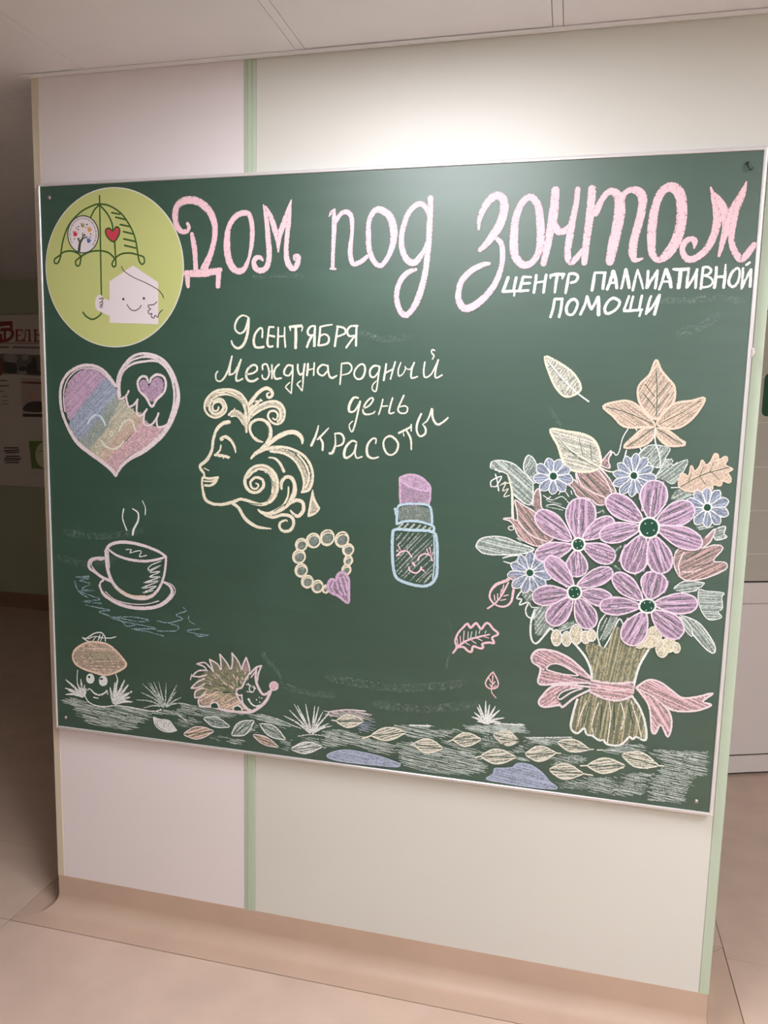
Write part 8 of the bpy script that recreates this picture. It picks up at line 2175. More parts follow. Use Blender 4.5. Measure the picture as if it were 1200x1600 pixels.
 ('H','V',0.92,'-83 10.1 6',0,'1506 643 1494 626 1487 606 1493 588 1506 579 1524 581 1536 592 1540 610 1531 629 1518 644'),
 ('L','U',0.85,1,0,'1506 643.5 3.9 1494 626 3.9 1487 606 3.9 1493 588.5 3.9 1506 579.5 3.9 1524.5 581 3.9 1536.5 591.5 3.9 1540 609.5 3.9 1531 628.5 3.9 1517.5 644 3.9'),
 ('L','K',0.75,0,0,'1508.5 632 2 1507.5 610.5 2 1511.5 592.5 2'),
 ('L','K',0.7,0,0,'1520.5 624.5 2 1525 608.5 2 1523.5 598.5 2'),
 ('L','U',0.7,0,0,'1514.5 637.5 2.3 1516.5 614.5 2.3 1514.5 598 2.4'),
 ('F','V',0.48,0,0,'1496 661 1471 663 1443 660 1420 648 1411 633 1416 617 1432 612 1457 617 1481 633 1499 651'),
 ('H','V',0.92,'-157.3 8.5 5.1',0,'1496 661 1471 663 1443 660 1420 648 1411 633 1416 617 1432 612 1457 617 1481 633 1499 651'),
 ('L','U',0.85,1,0,'1496 660.5 3.9 1471 663 3.9 1442.5 660.5 3.9 1420.5 648 4 1410.5 633 4 1415.5 617.5 4 1432 612 4 1457 616.5 4 1481 632.5 3.9 1499 651 3.9'),
 ('L','K',0.75,0,0,'1481 653.5 2 1452.5 645 2 1429 634 2'),
 ('L','K',0.7,0,0,'1473.5 640 2 1453 629 2 1439 626 2'),
 ('L','U',0.7,0,0,'1489.5 650.5 2.3 1459.5 639 2.4 1437 633.5 2.4'),
 ('F','K',1,0,0,'1530 662 1528 652 1520 646 1511 645 1503 651 1499 660 1502 670 1509 676 1519 677 1527 671'),
 ('L','W',0.85,1,0,'1530.5 662 4.9 1528.5 654 4.9 1523.5 647.5 4.9 1515.5 645 4.9 1508 646.5 4.9 1502 652 4.9 1499.5 660 4.9 1501 668.5 4.9 1506.5 674.5 4.9 1514 677.5 4.9 1522 675.5 4.9 1528 670 4.8'),
 ('L','W',1,0,0,'1522 658.5 1.9 1523 656.5 1.9'),
 ('L','W',1,0,0,'1513.5 653 1.9 1512 652 1.9'),
 ('L','W',1,0,0,'1509 666.5 1.9 1508.5 668.5 1.9'),
 ('L','W',1,0,0,'1518 668.5 1.9 1520 669.5 1.9'),
 ]),
 ('flower',[
 ('F','V',0.48,0,0,'1509 559 1500 585 1485 610 1464 625 1446 627 1435 614 1437 596 1452 574 1477 559 1502 551'),
 ('H','V',0.92,'139.6 9 5.4',0,'1509 559 1500 585 1485 610 1464 625 1446 627 1435 614 1437 596 1452 574 1477 559 1502 551'),
 ('L','U',0.85,1,0,'1509 559 3.9 1500.5 584.5 3.9 1485.5 610 3.9 1464 625 3.9 1446.5 627 4 1434.5 614 4 1436.5 595.5 4 1452 574 4 1477 559.5 4 1502 551 3.9'),
 ('L','K',0.75,0,0,'1496 570 2 1475.5 593 2 1455 610 2'),
 ('L','K',0.7,0,0,'1480.5 570 2 1461.5 584.5 2 1452.5 596 2'),
 ('L','U',0.7,0,0,'1497 560 2.4 1473.5 583.5 2.4 1458 602 2.4'),
 ('F','V',0.48,0,0,'1523 552 1547 554 1574 562 1594 577 1602 593 1595 606 1579 609 1555 600 1534 581 1518 561'),
 ('H','V',0.92,'30.9 7.8 4.7',0,'1523 552 1547 554 1574 562 1594 577 1602 593 1595 606 1579 609 1555 600 1534 581 1518 561'),
 ('L','U',0.85,1,0,'1522.5 552 3.9 1547.5 554 3.9 1574 562 3.9 1594 577.5 3.9 1601.5 593 3.9 1595 606.5 3.9 1578.5 608.5 3.9 1555.5 600 3.9 1534 581 3.9 1518.5 560.5 3.9'),
 ('L','K',0.75,0,0,'1536.5 561.5 2 1563 574.5 1.9 1584.5 589 1.9'),
 ('L','K',0.7,0,0,'1542 575.5 2 1561 589 1.9 1573.5 594.5 1.9'),
 ('L','U',0.7,0,0,'1527.5 563 2.4 1555.5 579 2.3 1576.5 588 2.3'),
 ('F','V',0.48,0,0,'1528 533 1545 520 1567 509 1588 509 1602 517 1604 532 1595 544 1575 552 1550 550 1529 543'),
 ('H','V',0.92,'-7 7.8 4.7',0,'1528 533 1545 520 1567 509 1588 509 1602 517 1604 532 1595 544 1575 552 1550 550 1529 543'),
 ('L','U',0.85,1,0,'1527.5 533.5 3.9 1545 519.5 3.9 1567 509 3.9 1588.5 509 3.9 1601.5 517 3.9 1604 532 3.9 1594.5 544 3.9 1574.5 552 3.9 1550.5 549.5 3.9 1529 543 3.9'),
 ('L','K',0.75,0,0,'1541.5 532.5 2 1566 526.5 2 1588 524.5 1.9'),
 ('L','K',0.7,0,0,'1552.5 540.5 2 1572.5 539.5 2 1583.5 536 1.9'),
 ('L','U',0.7,0,0,'1536.5 539 2.4 1563.5 534.5 2.3 1582.5 529 2.3'),
 ('F','V',0.48,0,0,'1516 519 1515 494 1519 468 1534 451 1550 447 1566 457 1571 474 1565 496 1546 513 1526 525'),
 ('H','V',0.92,'-57.3 9.9 5.9',0,'1516 519 1515 494 1519 468 1534 451 1550 447 1566 457 1571 474 1565 496 1546 513 1526 525'),
 ('L','U',0.85,1,0,'1516 518.5 3.9 1514.5 494 4 1519.5 468 4 1534 451 4 1550.5 447 4 1566 456.5 3.9 1571 474 3.9 1564.5 496 3.9 1546.5 513.5 3.9 1526 524.5 3.9'),
 ('L','K',0.75,0,0,'1524.5 506.5 2 1535 482.5 2 1548 463.5 2'),
 ('L','K',0.7,0,0,'1539.5 504 2 1551.5 488 2 1555.5 476 2'),
 ('L','U',0.7,0,0,'1527 516 2.4 1541 491 2.4 1548.5 471.5 2.4'),
 ('F','V',0.48,0,0,'1500 524 1477 515 1456 500 1445 478 1447 460 1461 448 1479 450 1496 466 1506 492 1509 517'),
 ('H','V',0.92,'-125.3 10 6',0,'1500 524 1477 515 1456 500 1445 478 1447 460 1461 448 1479 450 1496 466 1506 492 1509 517'),
 ('L','U',0.85,1,0,'1500 524 4 1477.5 515 4 1455.5 499.5 4 1445 478 4 1447 459.5 4 1461 448 4 1478.5 450.5 4 1496.5 466 4 1506 491.5 4 1509 516.5 4'),
 ('L','K',0.75,0,0,'1492.5 510.5 2 1474 490 2 1461.5 469 2'),
 ('L','K',0.7,0,0,'1495 495 2 1484.5 475.5 2 1475.5 466.5 2'),
 ('L','U',0.7,0,0,'1501.5 512 2.4 1483.5 487.5 2.4 1468.5 472 2.4'),
 ('F','V',0.48,0,0,'1493 541 1470 549 1443 551 1420 541 1410 527 1413 509 1428 499 1452 500 1476 513 1495 530'),
 ('H','V',0.92,'-165.6 9.4 5.6',0,'1493 541 1470 549 1443 551 1420 541 1410 527 1413 509 1428 499 1452 500 1476 513 1495 530'),
 ('L','U',0.85,1,0,'1493 541 4 1470 548.5 4 1443 551 4 1420.5 541.5 4 1409.5 526.5 4 1412.5 508.5 4 1427.5 499.5 4 1451.5 500 4 1476 513 4 1495 530 4'),
 ('L','K',0.75,0,0,'1478 536 2 1450.5 532 2 1427 524 2'),
 ('L','K',0.7,0,0,'1470 522.5 2 1449 514.5 2 1436 513.5 2'),
 ('L','U',0.7,0,0,'1486 531 2.4 1456.5 524 2.4 1434.5 522 2.4'),
 ('F','K',1,0,0,'1529 540 1526 529 1518 522 1508 521 1499 527 1495 537 1498 548 1506 555 1516 556 1525 550'),
 ('L','W',0.85,1,0,'1529 539.5 4.9 1527 530.5 4.9 1521 523.5 4.9 1513 520.5 4.9 1504 522 4.9 1497.5 528.5 4.9 1495 537 4.9 1496.5 546 4.9 1502.5 553 4.9 1511 556 4.9 1519.5 554.5 4.9 1526 548.5 4.9'),
 ('L','W',1,0,0,'1520 535.5 2 1521 533.5 2'),
 ('L','W',1,0,0,'1510.5 529.5 2 1508.5 528 2'),
 ('L','W',1,0,0,'1505.5 544 2 1505 546.5 2'),
 ('L','W',1,0,0,'1515.5 546.5 2 1517.5 547.5 2'),
 ]),
 ('flower',[
 ('F','V',0.48,0,0,'1676 538 1665 561 1649 584 1628 597 1611 597 1601 584 1605 566 1621 547 1646 535 1670 529'),
 ('H','V',0.92,'144.7 8.4 5.1',0,'1676 538 1665 561 1649 584 1628 597 1611 597 1601 584 1605 566 1621 547 1646 535 1670 529'),
 ('L','U',0.85,1,0,'1676 537.5 3.9 1665.5 561 3.9 1649 584 3.9 1627.5 596.5 3.9 1611 596.5 3.9 1601 584 3.9 1605 566.5 3.9 1621.5 547 3.9 1646.5 535 3.9 1670 529.5 3.9'),
 ('L','K',0.75,0,0,'1663 547 2 1641.5 566.5 2 1621 581.5 2'),
 ('L','K',0.7,0,0,'1648.5 545.5 2 1629.5 558 2 1620 568 2'),
 ('L','U',0.7,0,0,'1665 537.5 2.3 1640.5 557.5 2.3 1624.5 574 2.3'),
 ('F','V',0.48,0,0,'1698 536 1716 549 1730 567 1728 586 1716 599 1695 605 1679 599 1669 582 1674 560 1685 540'),
 ('H','V',0.92,'79.8 11.9 7.1',0,'1698 536 1716 549 1730 567 1728 586 1716 599 1695 605 1679 599 1669 582 1674 560 1685 540'),
 ('L','U',0.85,1,0,'1698.5 536.5 3.9 1716.5 549.5 3.9 1729.5 567 3.8 1728 586 3.8 1716 599.5 3.8 1695 605 3.9 1678.5 598.5 3.9 1669.5 582 3.9 1674 560 3.9 1685 539.5 3.9'),
 ('L','K',0.75,0,0,'1699 549 1.9 1705.5 569.5 1.9 1706.5 588.5 1.9'),
 ('L','K',0.7,0,0,'1687 560 1.9 1687 577.5 1.9 1691 587 1.9'),
 ('L','U',0.7,0,0,'1690 545.5 2.3 1694.5 569 2.3 1701 584.5 2.3'),
 ('F','V',0.48,0,0,'1707 520 1733 509 1763 504 1789 511 1802 524 1801 542 1786 553 1759 555 1730 545 1707 531'),
 ('H','V',0.92,'7 9.2 5.5',0,'1707 520 1733 509 1763 504 1789 511 1802 524 1801 542 1786 553 1759 555 1730 545 1707 531'),
 ('L','U',0.85,1,0,'1707.5 519.5 3.9 1732.5 509.5 3.9 1762.5 504 3.8 1788.5 511 3.8 1802 524 3.8 1801 542 3.8 1785.5 553 3.8 1759 555.5 3.8 1730.5 545.5 3.9 1706.5 531 3.9'),
 ('L','K',0.75,0,0,'1725 523 1.9 1756.5 524 1.9 1783.5 528.5 1.9'),
 ('L','K',0.7,0,0,'1736 535.5 1.9 1760 540.5 1.9 1775 540 1.9'),
 ('L','U',0.7,0,0,'1716.5 529 2.3 1751 532 2.3 1775.5 531.5 2.3'),
 ('F','V',0.48,0,0,'1699 498 1709 472 1726 449 1748 439 1766 443 1777 461 1774 480 1757 499 1731 507 1706 509'),
 ('H','V',0.92,'-32 10.7 6.4',0,'1699 498 1709 472 1726 449 1748 439 1766 443 1777 461 1774 480 1757 499 1731 507 1706 509'),
 ('L','U',0.85,1,0,'1699 498 3.9 1709 472.5 3.9 1726 449 3.9 1748 439.5 3.9 1766 443 3.9 1777 460.5 3.9 1773.5 480.5 3.9 1757.5 499 3.9 1731.5 507.5 3.9 1706 508.5 3.9'),
 ('L','K',0.75,0,0,'1713 490 1.9 1734.5 471 1.9 1756 459 1.9'),
 ('L','K',0.7,0,0,'1728.5 495 1.9 1748.5 484.5 1.9 1758 475 1.9'),
 ('L','U',0.7,0,0,'1711.5 500.5 2.3 1736.5 482.5 2.3 1752.5 466.5 2.3'),
 ('F','V',0.48,0,0,'1677 501 1655 488 1635 467 1630 443 1637 424 1656 414 1674 420 1689 440 1692 468 1688 495'),
 ('H','V',0.92,'-113.1 11.5 6.9',0,'1677 501 1655 488 1635 467 1630 443 1637 424 1656 414 1674 420 1689 440 1692 468 1688 495'),
 ('L','U',0.85,1,0,'1677 501.5 3.9 1654.5 487.5 3.9 1635.5 467.5 4 1630 442.5 4 1637 423.5 4 1656 414 4 1674 420 3.9 1689 439.5 3.9 1692 468.5 3.9 1688.5 495.5 3.9'),
 ('L','K',0.75,0,0,'1672 486 2 1658 460.5 2 1650.5 436 2'),
 ('L','K',0.7,0,0,'1679.5 470 2 1673.5 447.5 2 1666 436.5 2'),
 ('L','U',0.7,0,0,'1681.5 489 2.3 1669 460 2.4 1657 441 2.4'),
 ('F','V',0.48,0,0,'1668 521 1644 530 1616 534 1591 528 1577 516 1578 500 1593 491 1619 489 1646 498 1669 511'),
 ('H','V',0.92,'187 8.2 4.9',0,'1668 521 1644 530 1616 534 1591 528 1577 516 1578 500 1593 491 1619 489 1646 498 1669 511'),
 ('L','U',0.85,1,0,'1668 521 3.9 1644.5 530 3.9 1616 534.5 3.9 1590.5 528.5 4 1577 516.5 4 1578 500.5 4 1593 491 4 1618.5 489 4 1646 498 3.9 1669 511 3.9'),
 ('L','K',0.75,0,0,'1651.5 518 2 1621.5 517 2 1595.5 512.5 2'),
 ('L','K',0.7,0,0,'1641 507 2 1618 502 2 1603.5 502.5 2'),
 ('L','U',0.7,0,0,'1659.5 513 2.4 1626.5 509.5 2.4 1603 510 2.4'),
 ('F','K',1,0,0,'1708 519 1705 509 1696 502 1684 501 1674 506 1670 516 1673 527 1682 534 1693 535 1703 529'),
 ('L','W',0.85,1,0,'1707.5 519 4.9 1705.5 510.5 4.9 1699 503.5 4.9 1689.5 500.5 4.9 1680 502 4.9 1672.5 507.5 4.9 1669.5 516 4.9 1671.5 525 4.9 1678 532 4.9 1687.5 535 4.9 1697 533.5 4.9 1704.5 527.5 4.8'),
 ('L','W',1,0,0,'1697.5 514.5 1.9 1698.5 512 1.9'),
 ('L','W',1,0,0,'1687 507.5 1.9 1685 506 2'),
 ('L','W',1,0,0,'1681.5 524 1.9 1681 526.5 1.9'),
 ('L','W',1,0,0,'1692.5 527 1.9 1695 528 1.9'),
 ]),
 ('flower',[
 ('F','V',0.48,0,0,'1688 738 1705 759 1716 786 1713 811 1699 826 1677 829 1661 817 1654 792 1661 764 1675 739'),
 ('H','V',0.92,'88.6 12 7.2',0,'1688 738 1705 759 1716 786 1713 811 1699 826 1677 829 1661 817 1654 792 1661 764 1675 739'),
 ('L','U',0.85,1,0,'1688.5 738 3.8 1705 759.5 3.8 1716.5 786 3.8 1712.5 811 3.8 1699 826 3.8 1677 828.5 3.8 1661.5 816.5 3.8 1654 792.5 3.8 1661 764 3.8 1674.5 739.5 3.8'),
 ('L','K',0.75,0,0,'1687.5 755 1.9 1692 784 1.9 1690.5 809.5 1.9'),
 ('L','K',0.7,0,0,'1674 767 1.9 1672 790.5 1.9 1675.5 804 1.9'),
 ('L','U',0.7,0,0,'1679 748 2.3 1681 780.5 2.3 1685.5 803 2.3'),
 ('F','V',0.48,0,0,'1664 735 1649 760 1628 783 1603 793 1584 790 1574 773 1581 754 1601 735 1630 727 1658 725'),
 ('H','V',0.92,'152.8 10.1 6',0,'1664 735 1649 760 1628 783 1603 793 1584 790 1574 773 1581 754 1601 735 1630 727 1658 725'),
 ('L','U',0.85,1,0,'1663.5 735 3.8 1649 760 3.8 1628 783 3.8 1603 793 3.8 1584 790 3.9 1574.5 773.5 3.9 1580.5 754 3.9 1601 735.5 3.9 1630.5 726.5 3.9 1657.5 724.5 3.8'),
 ('L','K',0.75,0,0,'1647.5 743 1.9 1621.5 762 1.9 1596.5 774.5 1.9'),
 ('L','K',0.7,0,0,'1631.5 738.5 1.9 1609 749 1.9 1597 759 1.9'),
 ('L','U',0.7,0,0,'1651 733 2.3 1621.5 751 2.3 1601.5 766.5 2.3'),
 ('F','V',0.48,0,0,'1655 717 1629 721 1600 721 1576 709 1565 694 1570 677 1587 670 1613 673 1638 688 1658 706'),
 ('H','V',0.92,'-160.7 8.9 5.4',0,'1655 717 1629 721 1600 721 1576 709 1565 694 1570 677 1587 670 1613 673 1638 688 1658 706'),
 ('L','U',0.85,1,0,'1654.5 716.5 3.8 1629 721.5 3.9 1599.5 720.5 3.9 1576 709 3.9 1565 694 3.9 1569.5 677 3.9 1586.5 670 3.9 1612.5 673 3.9 1638 688 3.9 1657.5 706 3.8'),
 ('L','K',0.75,0,0,'1639 710 1.9 1609 703.5 1.9 1584 693.5 1.9'),
 ('L','K',0.7,0,0,'1631 696.5 1.9 1609 686.5 1.9 1594.5 684.5 1.9'),
 ('L','U',0.7,0,0,'1647.5 706.5 2.3 1616 696.5 2.3 1592.5 692 2.3'),
 ('F','V',0.48,0,0,'1659 693 1638 675 1621 650 1620 623 1630 605 1652 598 1670 607 1682 630 1681 661 1673 689'),
 ('H','V',0.92,'-103.4 12.2 7.3',0,'1659 693 1638 675 1621 650 1620 623 1630 605 1652 598 1670 607 1682 630 1681 661 1673 689'),
 ('L','U',0.85,1,0,'1659.5 693 3.8 1638 674.5 3.9 1621 650 3.9 1619.5 623 3.9 1630 604.5 3.9 1651.5 597.5 3.9 1670 607 3.9 1682.5 630.5 3.9 1681 661 3.8 1672.5 688.5 3.8'),
 ('L','K',0.75,0,0,'1657 675.5 1.9 1646.5 647 1.9 1642 620 1.9'),
 ('L','K',0.7,0,0,'1667.5 660 1.9 1664.5 636 1.9 1658.5 623 1.9'),
 ('L','U',0.7,0,0,'1666.5 680.5 2.3 1658 648 2.3 1648.5 626 2.3'),
 ('F','V',0.48,0,0,'1684 688 1679 661 1680 631 1694 609 1711 601 1730 609 1738 628 1735 653 1717 676 1696 693'),
 ('H','V',0.92,'-66 11.2 6.7',0,'1684 688 1679 661 1680 631 1694 609 1711 601 1730 609 1738 628 1735 653 1717 676 1696 693'),
 ('L','U',0.85,1,0,'1684.5 688.5 3.8 1679 661 3.8 1680.5 631.5 3.9 1693.5 609.5 3.9 1711.5 601.5 3.8 1730.5 609.5 3.8 1738.5 627.5 3.8 1735 653.5 3.8 1717 676.5 3.8 1696.5 693 3.8'),
 ('L','K',0.75,0,0,'1692 673.5 1.9 1700 644.5 1.9 1711.5 621 1.9'),
 ('L','K',0.7,0,0,'1708 667.5 1.9 1719 647 1.9 1722 633 1.9'),
 ('L','U',0.7,0,0,'1696 683 2.3 1708 652.5 2.3 1713 629.5 2.3'),
 ('F','V',0.48,0,0,'1702 707 1724 687 1752 669 1780 664 1798 671 1803 688 1791 705 1766 718 1733 721 1705 718'),
 ('H','V',0.92,'-14.1 9.3 5.6',0,'1702 707 1724 687 1752 669 1780 664 1798 671 1803 688 1791 705 1766 718 1733 721 1705 718'),
 ('L','U',0.85,1,0,'1701.5 707 3.8 1723.5 686.5 3.8 1751.5 669 3.8 1780 664 3.8 1798.5 670.5 3.8 1803 688 3.7 1791.5 704.5 3.7 1765.5 718.5 3.8 1733.5 721.5 3.8 1704.5 718 3.8'),
 ('L','K',0.75,0,0,'1720.5 702.5 1.9 1752 690 1.9 1781 682.5 1.9'),
 ('L','K',0.7,0,0,'1735.5 709.5 1.9 1761.5 704 1.9 1776 697 1.9'),
 ('L','U',0.7,0,0,'1714 711.5 2.3 1749.5 700 2.3 1774 689 2.3'),
 ('F','V',0.48,0,0,'1702 723 1728 721 1756 725 1775 741 1781 759 1773 777 1755 784 1731 778 1711 758 1697 735'),
 ('H','V',0.92,'29.1 10.4 6.3',0,'1702 723 1728 721 1756 725 1775 741 1781 759 1773 777 1755 784 1731 778 1711 758 1697 735'),
 ('L','U',0.85,1,0,'1702 723.5 3.8 1728 721 3.8 1755.5 725 3.8 1775 740.5 3.7 1781 759 3.7 1772.5 777.5 3.7 1755 784 3.7 1731.5 777.5 3.8 1711 758 3.8 1696.5 735 3.8'),
 ('L','K',0.75,0,0,'1715.5 732.5 1.9 1742 743.5 1.9 1763 757.5 1.9'),
 ('L','K',0.7,0,0,'1720 749 1.9 1738.5 762.5 1.9 1751 766.5 1.9'),
 ('L','U',0.7,0,0,'1706 736 2.3 1734 750.5 2.3 1755 758 2.3'),
 ('F','K',1,0,0,'1703 714 1699 699 1688 690 1674 689 1661 697 1656 711 1660 726 1671 736 1685 737 1697 728'),
 ('L','W',0.85,1,0,'1702.5 714 4.8 1700.5 701.5 4.8 1692.5 692 4.8 1681 688 4.8 1669 690.5 4.8 1660 699 4.8 1656 711.5 4.8 1658.5 724 4.8 1666.5 733.5 4.8 1678 737.5 4.8 1689.5 735 4.8 1699 726.5 4.8'),
 ('L','W',1,0,0,'1690.5 708.5 1.9 1692 706 1.9'),
 ('L','W',1,0,0,'1677.5 700.5 1.9 1675 698.5 1.9'),
 ('L','W',1,0,0,'1670.5 721 1.9 1670 724 1.9'),
 ('L','W',1,0,0,'1684 724 1.9 1687 725.5 1.9'),
 ]),
 ('leaf',[
 ('L','D',0.5,0,0,'1557 742.5 4.8 1568.5 749.5 4.8 1571.5 740.5 4.8'),
 ('L','D',0.5,0,0,'1603.5 650 4.8 1617 663 4.8'),
 ('L','D',0.5,0,0,'1605.5 613 4.8 1618 604.5 4.8'),
 ]),
]),
]
